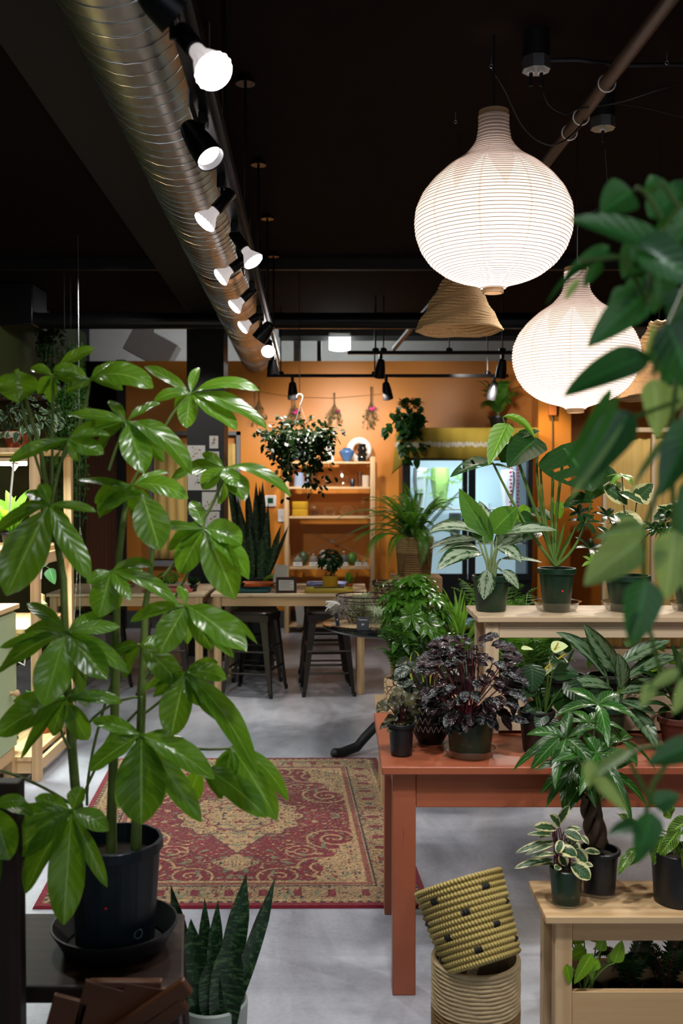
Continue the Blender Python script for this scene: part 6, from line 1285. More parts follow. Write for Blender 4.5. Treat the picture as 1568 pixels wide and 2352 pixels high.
m = MB(); m.lathe([(.057, .12), (.001, .125)], c, 20); m.build('soil', M['soil'], t)
m = MB()
for row, z in enumerate((.055, .083, .112)):
    pts = []; N = 480
    for i in range(N):
        a = 2 * PI * i / N; r = float(np.interp(z, [p[1] for p in pf[:5]], [p[0] for p in pf[:5]])) + .0008; s_ = math.sin(a * 22); zz = z + .0095 * max(-1, min(1, s_ * 1.7)); r = float(np.interp(zz, [p[1] for p in pf[:5]], [p[0] for p in pf[:5]])) + .0006; a2 = a + .035 * math.sin(a * 44) ; pts.append(c + V((r * math.cos(a2), r * math.sin(a2), zz)))
    m.tube(pts, .0009, 5, closed=True)
m.build('wavy_pattern', M['ceram'], t)
m = MB(); st = MB(); top = c + V((0, 0, .12))
for k in range(24):
    p = top + V((rnd(-.075, .08), rnd(-.06, .06), rnd(.01, .17))); d = V((p.x - top.x, p.y - top.y, -.02)).normalized(); m.leaf(p, p + d * .06 + V((0, 0, rnd(-.03, .01))), .05, (d.x * .3, -.6, .8), .15, .3, 'ellip', 4, 8, wave=.05); st.tube([top, p], .0018, 5)
m.build('foliage', leafm('waffle_leaf', srgb(48, 62, 40), kind='silver', c2=srgb(140, 160, 150), rough=.3, trans=.05, mid=srgb(90, 40, 50)), t); st.build('stem', M['stemr'], t)
Yp, c = ontab(1086, 1750); c = V((c.x, Yp + .05, OZ)); t = thing('purple_waffle_plant', 'large dark purple crinkled plant in a green pot on the orange table', 'plant', c); pot(t, c, .062, .078, .14, M['gpot'], rim=.004); saucer(t, c, .072, .028, flare=.016)
m = MB(); st = MB(); top = c + V((0, 0, .12))
for k in range(170):
    d = sph(); p = top + V((d.x * .125, d.y * .1, .12 + d.z * .13)); dd = V((d.x, d.y * .6 - .2, -.3 + d.z * .4)).normalized(); l = rnd(.04, .066); m.leaf(p, p + dd * l, .031, (d.x * .5, -.6, .7), .15, .3, 'ellip', 4, 7, wave=.07)
    if k % 4 == 0: st.tube([top + V((rnd(-.02, .02), 0, 0)), p], .002, 5)
for x, y, x1, y1 in ((1050, 1512, 1048, 1478), (1085, 1512, 1120, 1530), (1165, 1552, 1205, 1538), (1160, 1572, 1208, 1580), (1180, 1590, 1178, 1648), (1150, 1640, 1175, 1680), (1170, 1650, 1215, 1660)): Lf(m, x, y, x1, y1, 20, Yp + .03, 0, (0, -.8, .5), wave=.05)
m.build('foliage', M['l_pur'], t); st.build('stem', M['stemr'], t)
# anthurium
Yp, c = ontab(1243, 1740); c = V((c.x, Yp + .06, OZ)); t = thing('anthurium', 'pale yellow flowering anthurium in a dark pot', 'plant', c); pot(t, c, .042, .056, .13, M['bpot'], rim=.003); m = MB(); st = MB(); Ya = Yp + .06; base = (1243, 1660)
for x0, y0, x1, y1, w_ in ((1222, 1530, 1222, 1590, 62), (1235, 1575, 1262, 1632, 66), (1285, 1590, 1312, 1655, 66), (1225, 1585, 1180, 1605, 34), (1270, 1545, 1330, 1550, 50), (1300, 1570, 1345, 1620, 50), (1240, 1620, 1192, 1645, 34), (1250, 1640, 1230, 1672, 36), (1262, 1512, 1300, 1520, 26), (1210, 1560, 1200, 1600, 44), (1262, 1650, 1268, 1690, 40)):
    d = rnd(-.06, .05); Lf(m, x0, y0, x1, y1, w_, Ya + d, -.02, (rnd(-.2, .2), -.75, .65), shape='heart', lobe=.12, fold=.15); st.tube(bez(W(base[0] + rnd(-8, 8), base[1], Ya), W(lerp(base[0], x0, .4), lerp(base[1], y0, .6), Ya + d), W(x0, y0, Ya + d), 6), .0022, 5)
m.build('foliage', M['l_dk'], t)
for x, y, w_, x2, y2 in ((1266, 1488, 42, 1302, 1484), (1270, 1528, 30, 1252, 1535), (1262, 1512, 22, 1252, 1545), (1275, 1508, 18, 1300, 1520), (1196, 1490, 24, 1222, 1492)): st.tube(bez(W(base[0] + 6, base[1], Ya), W(lerp(base[0], x, .6), 1580, Ya), W(x, y, Ya), 8), .0018, 5)
hs = lambda n_, **k: dict(nrm=n_, shape='heart', **k); leaves(t, 'flower_spathe', pbr('pale_yellow_spathe', srgb(208, 222, 156), .4, var=.05), [(1264, 1490, 1304, 1484, 34, -.01, hs((0, -.75, .8), fold=.1)), (1271, 1514, 1264, 1542, 22, 0, hs((.2, -1, .2), fold=.3)), (1274, 1508, 1305, 1522, 16, 0, hs((0, -.6, .9))), (1262, 1532, 1248, 1552, 14, 0, hs((0, -1, .3))), (1196, 1490, 1224, 1492, 16, 0, hs((0, -.5, .9)), .05)], Ya)
sp_m = pbr('yellow_spadix', srgb(224, 190, 40), .6)
for q_ in ((1273, 1492, 1282, 1476), (1284, 1512, 1297, 1502), (1252, 1536, 1262, 1526)): m = MB(); m.tube([W(q_[0], q_[1], Ya - .01), W(q_[2], q_[3], Ya - .02)], .0035, 8, .002); m.build('flower_spadix', sp_m, t); st.build('stem', M['stem'], t)
# aglaonema 2
Yp, c = ontab(1410, 1725); c = V((c.x, Yp + .08, OZ)); Ya = Yp + .08; t = thing('aglaonema', 'large dark silver marked plant in a green pot on the orange table', 'plant', c); pot(t, c, .05, .066, .125, M['gpot'], rim=.003); m = MB(); A_ = lambda *a, **k: Lf(m, *a, **k)
A_(1422, 1550, 1340, 1433, 46, Ya, -.03, (-.4, -.8, .4), arch=.05, fold=.4); A_(1395, 1560, 1276, 1452, 34, Ya, .0, (-.4, -.5, .7), arch=.3, fold=.4); A_(1425, 1582, 1418, 1500, 40, Ya, -.03, (.2, -1, .2), fold=.5); A_(1423, 1525, 1540, 1472, 40, Ya, .0, (0, -.6, .8), arch=.12); A_(1436, 1560, 1566, 1510, 44, Ya, -.05, (0, -.6, .9), arch=.2)
A_(1405, 1582, 1298, 1580, 46, Ya, -.05, (0, -.6, .9), arch=.25); A_(1420, 1592, 1495, 1580, 32, Ya, -.02, (0, -.6, .8)); A_(1425, 1610, 1506, 1642, 36, Ya, -.05, (0, -.6, .9), arch=.15); A_(1442, 1628, 1512, 1728, 46, Ya, -.1, (.2, -.8, .6), arch=.25); A_(1420, 1590, 1390, 1640, 34, Ya, -.06, (0, -1, .2), arch=.1); A_(1385, 1588, 1320, 1625, 40, Ya, .0, (0, -.6, .8), arch=.2); A_(1430, 1590, 1500, 1560, 30, Ya, .07, (0, -.6, .8)); A_(1400, 1600, 1330, 1600, 30, Ya, .06, (0, -.6, .8), arch=.2)
m.build('foliage', M['l_agd'], t); m = MB()
for x, y in ((1422, 1550), (1395, 1560), (1425, 1582), (1436, 1560), (1405, 1582), (1425, 1610), (1442, 1628), (1385, 1588)): m.tube(bez(W(rnd(1402, 1420), 1668, Ya), W(lerp(1410, x, .5), 1630, Ya), W(x, y, Ya), 5), .0055, 6, .0035)
m.build('stem', M['stem'], t)
# dark pot behind, left of it
Yp, c = ontab(1352, 1705); c = V((c.x, 3.24, OZ)); t = potted('potted_plant', 'low dark plant in a black pot left of the dark silver marked plant', 'plant', c, .045, .055, .1, M['bpot'], rim=.003); m = MB(); bushy(m, c + V((0, 0, .12)), (.05, .04, .04), 22, .04, .03, 1, shape='ellip'); m.build('foliage', M['l_dk'], t)
# right: plant in brown saucer pot
Yp, c = ontab(1572, 1722); c = V((c.x, Yp + .05, OZ)); t = potted('strap_leaf_plant', 'arching strap leaved plant in a brown pot at the right edge of the orange table', 'plant', c, .045, .06, .09, pbr('brown_pot', srgb(92, 48, 34), .6), rim=.004); m = MB(); top = c + V((0, 0, .08))
for x1, y1, w_ in ((1488, 1545, 26), (1500, 1600, 24), (1460, 1540, 22), (1540, 1480, 26), (1600, 1500, 26), (1510, 1640, 22), (1640, 1560, 24), (1470, 1620, 20)): m.leaf(top, W(x1, y1, Yp + rnd(-.08, .05)), w_ / sc(Yp) , (0, -.4, .9), .35, .4, 'strap', 2, 10)
m.build('foliage', M['l_dk'], t)
# pots standing in the planter box of the pale bench
for k, (px, lab, fm) in enumerate(((1200, 'empty dark nursery pot in the pale bench box, leftmost', None), (1300, 'second dark pot in the pale bench box', None), (1400, 'wide black rimmed pot in the pale bench box behind the dark silver plant', None), (1520, 'round leaved pale plant in the pale bench box at the right', 'l_lt'))):
    c = V((at(px, 3.48), 3.48, OT + .026)); t = potted('nursery_pot', lab, 'pot', c, .052, .072, .15, M['bpot'], rim=.004, group='dark pots in the pale bench box')
    if fm: m = MB(); bushy(m, c + V((0, 0, .18)), (.08, .06, .06), 30, .035, .035, 1, shape='ellip'); m.build('foliage', M[fm], t)
c = V((at(1390, 3.52), 3.53, OT + .026)); 
m = MB(); st = MB(); bushy(m, W(1400, 1485, 3.56), (.16, .03, .05), 16, .06, .035, 1, shape='ellip'); m.build('hanging_leaves', M['l_md'], label='backlit leaves seen through the gap under the pale bench top', cat='plant')
st_ = MB(); frond(m := MB(), [V((at(1568, 3.2), 3.2, OZ + .001)), W(1520, 1420, 3.3), W(1440, 1510, 3.3)], 0, .03, 24, m); m.build('fern_spray', M['l_fern'], label='single bright fern frond right of the large dark silver plant', cat='plant')

# ================================================================== LOWER RIGHT BENCH PLANTS
c = V((at(1380, 2.74), 2.73, LZ2)); Yg = 2.73; t = thing('money_tree', 'braided trunk money tree in a black pot on the lower bench', 'plant', c); pot(t, c, .042, .052, .125, M['bpot'], rim=.005, rimh=.012); saucer(t, c + V((0, 0, 0)), .052, .02, flare=.02)
m = MB(); cb_ = W(1373, 1940, Yg); ct = W(1350, 1828, Yg); H = (ct - cb_)
for k in range(4):
    pts = []
    for i in range(24): f = i / 23; a = k * PI / 2 + f * 4.2; r = .016 + .004 * math.sin(f * PI); pts.append(cb_ + H * f + V((r * math.cos(a), r * math.sin(a), 0)))
    m.tube(pts, .0145, 10, .009)
m.build('braided_trunk', pbr('brown_bark', srgb(84, 62, 44), .75, var=.35, vs=60, bump=.5), t)
m = MB(); st = MB()
for x, y, n_, L_, ax, dd in ((1372, 1618, 5, .125, (0, -.5, .9), -.06), (1300, 1695, 6, .14, (-.5, -.5, .7), -.05), (1370, 1728, 6, .13, (.1, -.7, .6), -.09), (1330, 1745, 6, .12, (-.3, -.7, .5), .0), (1395, 1770, 6, .12, (.4, -.6, .5), .0), (1345, 1790, 6, .11, (0, -.8, .4), .05), (1425, 1700, 5, .11, (.6, -.3, .7), .05), (1310, 1770, 5, .1, (-.5, -.5, .5), .06), (1350, 1660, 6, .11, (0, -.2, 1), .08)):
    p = W(x, y, Yg + dd); whorl(m, p, ax, n_, L_, .036, .45, 'lance', 4, 8, arch=.2); st.tube(bez(ct, ct.lerp(p, .5) + V((0, 0, .03)), p, 6), .003, 6, .0015)
Lf(m, 1285, 1695, 1218, 1768, 30, Yg - .1, 0, (0, -.8, .6)); Lf(m, 1290, 1690, 1210, 1735, 18, Yg - .05, 0, (0, -.5, .8), arch=.3)
m.build('foliage', leafm('money_tree_leaf', srgb(42, 98, 30), rough=.28, trans=.2, dark=.4, mid=srgb(150, 196, 110)), t); st.build('stem', M['stem'], t)
c = V((at(1305, 2.66), 2.66, LZ2)); Yv = 2.66; t = thing('variegated_peperomia', 'cream edged leafy plant with red stems in a green pot on the lower bench', 'plant', c); pot(t, c, .036, .045, .1, M['gpot'], rim=.0, n=40); saucer(t, c, .045, .015, flare=.012)
m = MB(); st = MB()
for x0, y0, x1, y1, w_ in ((1278, 1905, 1225, 1900, 24), (1275, 1932, 1183, 1960, 16), (1272, 1940, 1205, 1965, 13), (1275, 1962, 1220, 1968, 12), (1272, 1975, 1180, 1995, 18), (1280, 1985, 1216, 1990, 8), (1268, 1918, 1210, 1917, 12), (1285, 1900, 1262, 1872, 26), (1280, 1895, 1308, 1850, 20), (1295, 1910, 1335, 1930, 26), (1300, 1925, 1328, 1965, 34), (1283, 1950, 1325, 1966, 32), (1320, 1950, 1345, 1985, 32), (1310, 1985, 1355, 2020, 40), (1285, 1990, 1275, 1998, 18), (1300, 1905, 1335, 1905, 14), (1340, 1955, 1378, 1960, 18), (1290, 1930, 1280, 1960, 22), (1335, 1920, 1352, 1940, 14), (1340, 1985, 1362, 1990, 14), (1285, 1965, 1300, 1990, 26), (1265, 1905, 1238, 1925, 20)):
    d = rnd(-.04, .03); Lf(m, x0, y0, x1, y1, w_, Yv + d, -.015, (rnd(-.2, .2), -.7, .7), arch=.15, shape='ellip' if w_ > 15 else 'lance'); st.tube([W(rnd(1272, 1310), rnd(1960, 1990), Yv), W(x0, y0, Yv + d)], .0016, 5)
m.build('foliage', M['l_var'], t); m = MB(); m.tube([c + V((-.022, 0, .09)), W(1275, 1930, Yv), W(1272, 1900, Yv)], .0035, 7); m.tube([c + V((.01, 0, .09)), W(1308, 1930, Yv)], .003, 7); m.build('main_stem', M['stemr'], t); st.build('stem', M['stemr'], t)
c = V((at(1565, 2.68), 2.68, LZ2)); t = thing('calathea', 'striped wavy leaved plant in a black pot at the right of the lower bench', 'plant', c); pot(t, c, .064, .072, .14, M['bpot'], rim=.0, rimh=.0); m = MB(); st = MB(); Yk = 2.66; A_ = lambda *a, **k: Lf(m, *a, **k)
A_(1460, 1950, 1418, 2010, 26, Yk, -.04, (-.3, -.8, .5), arch=.25, wave=.15); A_(1490, 1940, 1440, 1990, 30, Yk, 0, (-.3, -.8, .5), arch=.2, wave=.12); A_(1560, 1905, 1515, 1965, 34, Yk - .08, 0, (-.3, -1, .3), arch=.05, wave=.12); A_(1590, 1880, 1530, 1920, 40, Yk - .06, 0, (0, -.8, .6), wave=.1); A_(1520, 1920, 1500, 1985, 40, Yk, 0, (0, -1, .3), wave=.12); A_(1590, 1930, 1570, 2000, 40, Yk - .06, 0, (.1, -1, .3), wave=.12); A_(1540, 1880, 1520, 1840, 34, Yk + .03, 0, (0, -.8, .6), wave=.1); A_(1600, 1860, 1575, 1820, 40, Yk, 0, (0, -.8, .6), wave=.1); A_(1620, 1900, 1600, 1960, 40, Yk - .05, 0, (0, -1, .3), wave=.1); A_(1470, 1905, 1415, 1868, 22, Yk, .05, (0, -.5, .8), wave=.1)
m.build('foliage', M['l_cal'], t)
for k in range(9): st.tube(bez(c + V((rnd(-.02, .02), 0, .12)), c + V((rnd(-.06, .04), -.02, .2)), W(rnd(1470, 1600), rnd(1880, 1950), Yk), 6), .002, 5)
st.build('stem', M['stem'], t)
# in the lower box: neon pothos, ferns
bz = .026
c = V((at(1345, 2.7), 2.7, bz)); t = potted('neon_pothos', 'lime green heart leaved plant in the box of the lower bench', 'plant', c, .055, .07, .14, M['bpot'], rim=.003); m = MB(); st = MB(); Yn = 2.70
for x0, y0, x1, y1, w_, d in ((1360, 2190, 1318, 2260, 34, -.1), (1300, 2215, 1308, 2262, 26, -.1), (1410, 2212, 1428, 2160, 34, -.08), (1378, 2185, 1385, 2150, 26, -.08), (1375, 2205, 1345, 2230, 30, -.1), (1320, 2170, 1325, 2135, 40, 0), (1370, 2165, 1372, 2120, 44, .0), (1395, 2210, 1430, 2175, 26, -.06), (1310, 2160, 1300, 2120, 40, .03), (1345, 2180, 1310, 2200, 40, -.04), (1340, 2150, 1340, 2118, 40, .05), (1390, 2160, 1400, 2125, 30, .04), (1355, 2210, 1360, 2250, 22, -.09)):
    Lf(m, x0, y0, x1, y1, w_, Yn + d, 0, (rnd(-.3, .3), -1, .3), shape='heart', fold=.25); st.tube(bez(c + V((rnd(-.02, .02), -.03, .12)), W(lerp(1350, x0, .5), 2215, Yn + d), W(x0, y0, Yn + d), 5), .002, 5)
m.build('foliage', M['l_neon'], t); st.build('stem', M['stem'], t)
for px, lab in ((1455, 'dark fern in the box of the lower bench beside the lime plant'), (1540, 'second dark fern in the box of the lower bench, at the photo edge')):
    c = V((at(px, 2.7), 2.7, bz)); t = potted('potted_fern', lab, 'plant', c, .05, .065, .14, M['bpot'], rim=.003); m = MB(); st = MB(); top = c + V((0, 0, .13))
    for k in range(15): a = rnd(0, 6.28); r = rnd(.06, .15); frond(m, (top, top + V((r * .4 * math.cos(a), r * .3 * math.sin(a), .16)), top + V((r * math.cos(a), r * .5 * math.sin(a), rnd(.02, .16)))), 0, .035, 18, st, pw=.3)
    m.build('foliage', M['l_dk'], t); st.build('stem', M['stemr'], t)

# ================================================================== BASKETS
c = V((at(1096, 2.5), 2.5, 0)); t = thing('rope_basket', 'tall round rope basket on the floor beside the orange table leg', 'basket', c)
ropebasket(t, c, .110, .110, .355, 34, ropemat(srgb(206, 184, 144), srgb(168, 140, 100), (.235, srgb(150, 116, 72), srgb(110, 82, 48))), 'basket_body', twist=.004)
def coil_mat():
    m_ = NT('coiled_seagrass'); uv = m_.n('ShaderNodeUVMap'); sp = m_.n('ShaderNodeSeparateXYZ'); m_.l(uv.outputs[0], sp.inputs[0]); u, v = sp.outputs[0], sp.outputs[1]; st_ = m_.math('SINE', m_.math('ADD', m_.math('MULTIPLY', u, 2 * PI * 80), m_.math('MULTIPLY', v, 40.)))
    a = m_.noise(m_.coord(), 40, 4); c = m_.mix(m_.math('MULTIPLY_ADD', st_, .5, .5), srgb(200, 180, 104), srgb(128, 104, 52)); c = m_.mix(m_.math('MULTIPLY', a, .4), c, srgb(150, 132, 70))
    # dark squares: every second coil, staggered
    row = m_.math('MULTIPLY', v, 14.); rf = m_.math('FLOOR', row); sel = m_.math('LESS_THAN', m_.math('MODULO', m_.math('ADD', rf, 1.), 3.), .5); ang = m_.math('FRACT', m_.math('ADD', m_.math('MULTIPLY', u, 5.), m_.math('MULTIPLY', rf, .17))); k = m_.math('MULTIPLY', sel, m_.math('LESS_THAN', ang, .16)); k = m_.math('MULTIPLY', k, m_.math('GREATER_THAN', v, .1))
    c = m_.mix(k, c, srgb(20, 18, 20)); m_.set(Base_Color=c, Roughness=.7); m_.bump(st_, .4, .003); return m_.mat
cc = W(1080, 2116, 2.5); tilt = Matrix.Rotation(math.radians(17), 3, 'Y').inverted() if 0 else Matrix.Rotation(math.radians(-17), 3, 'Y') @ Matrix.Rotation(math.radians(-25), 3, 'X')
t = thing('coiled_basket', 'coiled straw basket with black squares tilted in the mouth of the rope basket', 'basket', cc + tilt @ V((0, 0, -.1)))
rows = 14; HB = .205; prof = []; 
for k in range(rows * 8 + 1): f = k / (rows * 8); base = lerp(.094, .114, f ** .8); prof.append((base + .0055 * abs(math.sin(PI * f * rows)), (f - .5) * HB))
prof = [(.094, -HB / 2)] + prof
m = MB(); m.lathe([p for p in prof], cc, 220, Matrix(tilt) @ Matrix.Diagonal((1, 1, 1)), capb=True, capt=True, rmod=lambda a, z: 1 + .008 * math.sin(a * 80 + z * 260))
m.build('coiled_body', coil_mat(), t)

# ================================================================== FOREGROUND LEFT
t = thing('dark_wood_stool', 'dark brown wooden seat carrying the large umbrella plant', 'stand', (-.62, 2.2, 0)); 
m = MB(); vs = [(-1.1, 2.06, .5), (-.33, 2.06, .5), (-.385, 2.42, .5), (-1.0, 2.42, .5)]; n_ = len(vs); vs2 = [(x, y, .5) for x, y, z in vs] + [(x, y, .462) for x, y, z in vs]; m.add(vs2, [(0, 1, 2, 3), (7, 6, 5, 4), (0, 4, 5, 1), (1, 5, 6, 2), (2, 6, 7, 3), (3, 7, 4, 0)]); m.build('seat', M['dkw_x'], t, smooth=False, bevel=.006)
for x, y, z1 in ((-.665, 1.98, .96), (-.37, 2.09, .4615), (-.41, 2.38, .4615), (-.97, 2.38, .4615)):
    m = MB(); m.bar((x + (0 if z1 > .6 else .03), y, 0), (x, y, z1), .05, .04, (0, 1, 0)); m.build('leg' if z1 < .6 else 'back_post', M['dkw_z'], t, smooth=False, bevel=.004)
m = MB(); m.bar((-.95, 2.39, .4), (-.43, 2.39, .4), .02, .05); m.build('stretcher', M['dkw_x'], t, smooth=False)
t = thing('folding_chair', 'folded slatted wooden chair leaning before the dark seat', 'chair', (-.45, 1.94, 0))
def tofloor(a, b, Y=1.94, dy=.0):
    a, b = W(a[0], a[1], Y), W(b[0], b[1], Y); k = (a.z - .01) / (a.z - b.z); q = a + (b - a) * k; q.y += dy; return a, q
for a, b, wd in (((165, 2292), (138, 2392), .07), ((245, 2262), (218, 2362), .085), ((335, 2262), (318, 2362), .085)):
    p0, p1 = tofloor(a, b); m = MB(); m.bar(p0, p1, wd, .012, (0, 1, 0)); m.build('slat', M['slat'], t, smooth=False, bevel=.002)
for a, b in (((432, 2262), (270, 2372)), ((425, 2300), (350, 2352))):
    p0, p1 = W(a[0], a[1], 1.91), W(b[0], b[1], 1.91); m = MB(); m.bar(p0, p0 + (p1 - p0) * 1.6, .034, .02, (0, 1, 0)); m.build('side_rail', M['slat'], t, smooth=False, bevel=.004)
m = MB(); m.bar(W(205, 2258, 1.945), W(372, 2258, 1.945), .02, .014); m.build('top_rail', M['slat'], t, smooth=False, bevel=.003)

# nursery pot with the big umbrella plant
c = V((at(258, 2.25), 2.25, .5008)); bt = thing('umbrella_plant', 'large umbrella plant with big drooping leaves in a navy pot with a red dot', 'plant', c)
m = MB(); m.lathe([(.10, 0), (.115, .003), (.142, .05), (.142, .054), (.138, .054), (.11, .008)], c, 64, capb=True); m.build('saucer', M['bpot'], bt)
cp = c + V((0, 0, .01)); ribp = lambda a, z: 1 + .012 * (1 if math.sin(a * 14) > .5 else 0)
pot(bt, cp, .088, .104, .235, M['npot'], rim=.004, rimh=.025, n=160, rmod=ribp, soild=.045)
m = MB(); m.lathe([(.003, 0), (.0026, .002), (.0001, .002)], cp + V((.003, -.0985, .115)), 12, Matrix.Rotation(PI / 2 - .1, 3, 'X')); m.build('red_sticker', M['red'], bt)
m = MB(); m.ring(cp + V((.066, -.062, .042)), .010, .002, 20, 6, Matrix.Rotation(.75, 3, 'Z') @ Matrix.Rotation(PI / 2, 3, 'X')); m.build('drain_hole_rim', pbr('worn_plastic', srgb(90, 110, 110), .6), bt)
YB = 2.2
stems = [[(196, 1965), (186, 1900), (172, 1800), (160, 1650), (150, 1480), (146, 1330), (128, 1230), (112, 1160), (95, 1040), (60, 920), (40, 855)], [(256, 1958), (256, 1880), (262, 1700), (266, 1500), (268, 1380), (274, 1270), (285, 1180), (300, 1115)], [(312, 1950), (314, 1880), (322, 1700), (330, 1500), (333, 1400), (340, 1350), (352, 1250)],
         ]
m = MB()
for k, s_ in enumerate(stems): m.tube([W(x, y, YB + (-.03, .03, .0)[k]) for x, y in s_], .0125, 10, (.003, .005, .005)[k])
m.build('trunk', pbr('umbrella_stem', srgb(110, 128, 60), .6, var=.35, vs=25), bt)
m = MB()
def whl(cx, cy, D, lvs, extra=2):
    if cy < 950: extra = 0
    for lf_ in lvs:
        x1, y1, w_ = lf_[:3]; dd = lf_[3] if len(lf_) > 3 else rnd(-.05, .02); ar = lf_[4] if len(lf_) > 4 else rnd(.05, .18)
        m.leaf(W(cx, cy, D), W(x1, y1, D + dd), w_ * 1.06 / sc(D), (rnd(-.35, .35), -.8, .6), ar, rnd(.1, .4), 'umbr', 6, 12, wave=rnd(.02, .06), tw=rnd(-.4, .4))
    for k in range(extra):
        a = rnd(0, 6.28); l = rnd(60, 130); m.leaf(W(cx, cy, D + .01), W(cx + l * math.cos(a), cy + abs(l * math.sin(a)) * .8 - 10, D + rnd(.03, .1)), rnd(30, 56) / sc(D), (rnd(-.6, .6), -.6, .6), rnd(.05, .25), .2, 'umbr', 6, 10, wave=.05)
pet = MB()
def petiole(pts, D, r=.0032): P_ = [W(x, y, D) for x, y in pts]; pet.tube(bez(P_[0], P_[1], P_[2], 8) if len(P_) == 3 else P_, r, 7)
whl(38, 848, 2.15, [(44, 924, 86, -.02, .02)]); petiole([(40, 850), (45, 950), (98, 1100)], 2.16)
whl(120, 862, 2.2, [(120, 928, 34), (185, 880, 30), (70, 846, 28), (172, 852, 26), (88, 905, 30)]); whl(127, 846, 2.24, [(217, 800, 34, .0, .08)]); petiole([(121, 862), (122, 960), (118, 1140)], 2.21)
whl(206, 872, 2.17, [(352, 890, 62, -.04, .32), (282, 896, 30, 0, .2), (120, 850, 36, 0, .2), (170, 892, 36), (268, 830, 30, .05), (150, 905, 24)]); petiole([(205, 872), (200, 960), (140, 1060)], 2.18, .0036)
whl(438, 905, 2.2, [(330, 841, 32, .04, .1), (455, 844, 26, .05), (352, 924, 30, 0, .3), (401, 938, 36, .02), (428, 983, 46), (596, 897, 34, -.02, .32), (612, 983, 44, -.04, .25), (543, 988, 52, -.06, .05)]); petiole([(438, 906), (400, 940), (385, 970)], 2.2); petiole([(385, 970), (340, 1040), (300, 1115)], 2.2)
whl(290, 968, 2.12, [(152, 955, 36, 0, .1), (158, 1012, 34, 0, .2), (332, 1088, 66, -.06, .05), (441, 1090, 56, -.02, .35), (376, 1062, 40, 0, .2), (368, 926, 26, .04), (250, 920, 26, .04), (322, 1085, 30, .04)]); petiole([(288, 970), (262, 1040), (250, 1080)], 2.14)
whl(155, 1008, 2.08, [(20, 1062, 34, -.02, .12), (238, 1042, 52, 0, .0), (90, 1035, 30), (180, 1060, 24), (252, 1000, 26)]); petiole([(155, 1008), (130, 1090), (118, 1165)], 2.1)
whl(515, 1075, 2.16, [(464, 1043, 22, .02, .3), (465, 1124, 40, .0, .25), (560, 1152, 56, -.04, .1), (668, 1140, 34, -.03, .35), (540, 1118, 40, -.05, .05), (480, 1100, 24)]); petiole([(520, 1080), (480, 1200), (375, 1325)], 2.16, .0036)
whl(302, 1115, 2.18, [(178, 1102, 24, 0, .05), (432, 1145, 44, 0, .3), (228, 1190, 56, -.02, .15), (218, 1155, 56, .03, .1), (390, 1085, 22, .05), (345, 1195, 44)]); whl(325, 1132, 2.1, [(366, 1264, 78, -.04, .06)])
whl(112, 1160, 2.05, [(14, 1368, 96, -.08, .02), (205, 1332, 56, -.05, .02), (222, 1176, 26, 0, .12), (-10, 1222, 34, 0, .2), (95, 1112, 30, .05), (60, 1130, 36, .05)])
whl(470, 1215, 2.14, [(540, 1376, 78, -.05, .08), (572, 1332, 58, -.02, .3), (412, 1318, 66, .0, .08), (345, 1210, 28, .02, .1), (530, 1200, 24, .03), (555, 1250, 60, 0, .25), (385, 1262, 44, .03), (440, 1150, 34, .06)]); petiole([(470, 1218), (440, 1320), (360, 1440)], 2.16)
whl(255, 1312, 2.1, [(226, 1418, 64, -.03, .03), (355, 1300, 30, .02, .3), (410, 1390, 38, -.03, .25), (200, 1340, 30), (300, 1380, 30)])
whl(428, 1390, 2.08, [(300, 1428, 34, 0, .2), (365, 1502, 64, -.05, .06), (566, 1498, 74, -.08, .1), (535, 1510, 40, .02, .05), (486, 1492, 46, .0, .05), (592, 1480, 24, .03, .3), (412, 1345, 24, .06)]); petiole([(428, 1392), (400, 1440), (335, 1560)], 2.12)
whl(152, 1452, 2.04, [(100, 1622, 82, -.08, .03), (246, 1562, 64, -.05, .03), (-5, 1545, 52, -.02, .2), (0, 1488, 30, 0, .1), (295, 1545, 38, -.02, .2), (62, 1385, 36, .05), (275, 1440, 34, .02, .1), (190, 1590, 40, .04), (240, 1410, 34, .06)])
whl(322, 1480, 2.12, [(418, 1578, 58, -.03, .12), (255, 1500, 30, .02), (280, 1560, 44, .04)])
whl(425, 1545, 2.08, [(392, 1692, 74, -.05, .0), (520, 1560, 44, .0, .3), (462, 1622, 44, -.02), (508, 1662, 56, 0, .15), (590, 1780, 58, -.06, .28), (350, 1600, 36, .04), (500, 1520, 30, .04)]); petiole([(425, 1548), (400, 1590), (330, 1640)], 2.1)
whl(150, 1605, 2.06, [(-8, 1690, 72, -.04, .15), (242, 1600, 26, .02, .1), (48, 1742, 30, .0, .1), (280, 1615, 28, .03), (120, 1690, 40, .05), (30, 1610, 34, .04), (200, 1700, 50, .06)])
whl(325, 1688, 2.04, [(324, 1894, 108, -.06, .0), (205, 1772, 58, -.02, .12), (462, 1888, 54, -.03, .05), (272, 1856, 50, .02, .03), (492, 1790, 60, -.02, .15), (212, 1655, 36, .02, .12), (370, 1850, 60, .05, .05), (250, 1690, 30, .05)])
whl(530, 1715, 2.1, [(520, 1795, 60, -.02, .05), (636, 1884, 62, -.04, .25), (662, 1840, 36, .0, .35), (500, 1835, 30, .03)]); whl(462, 1760, 2.08, [(612, 1878, 62, -.04, .15), (510, 1835, 30, .02)]); petiole([(325, 1690), (430, 1730), (530, 1718)], 2.09)
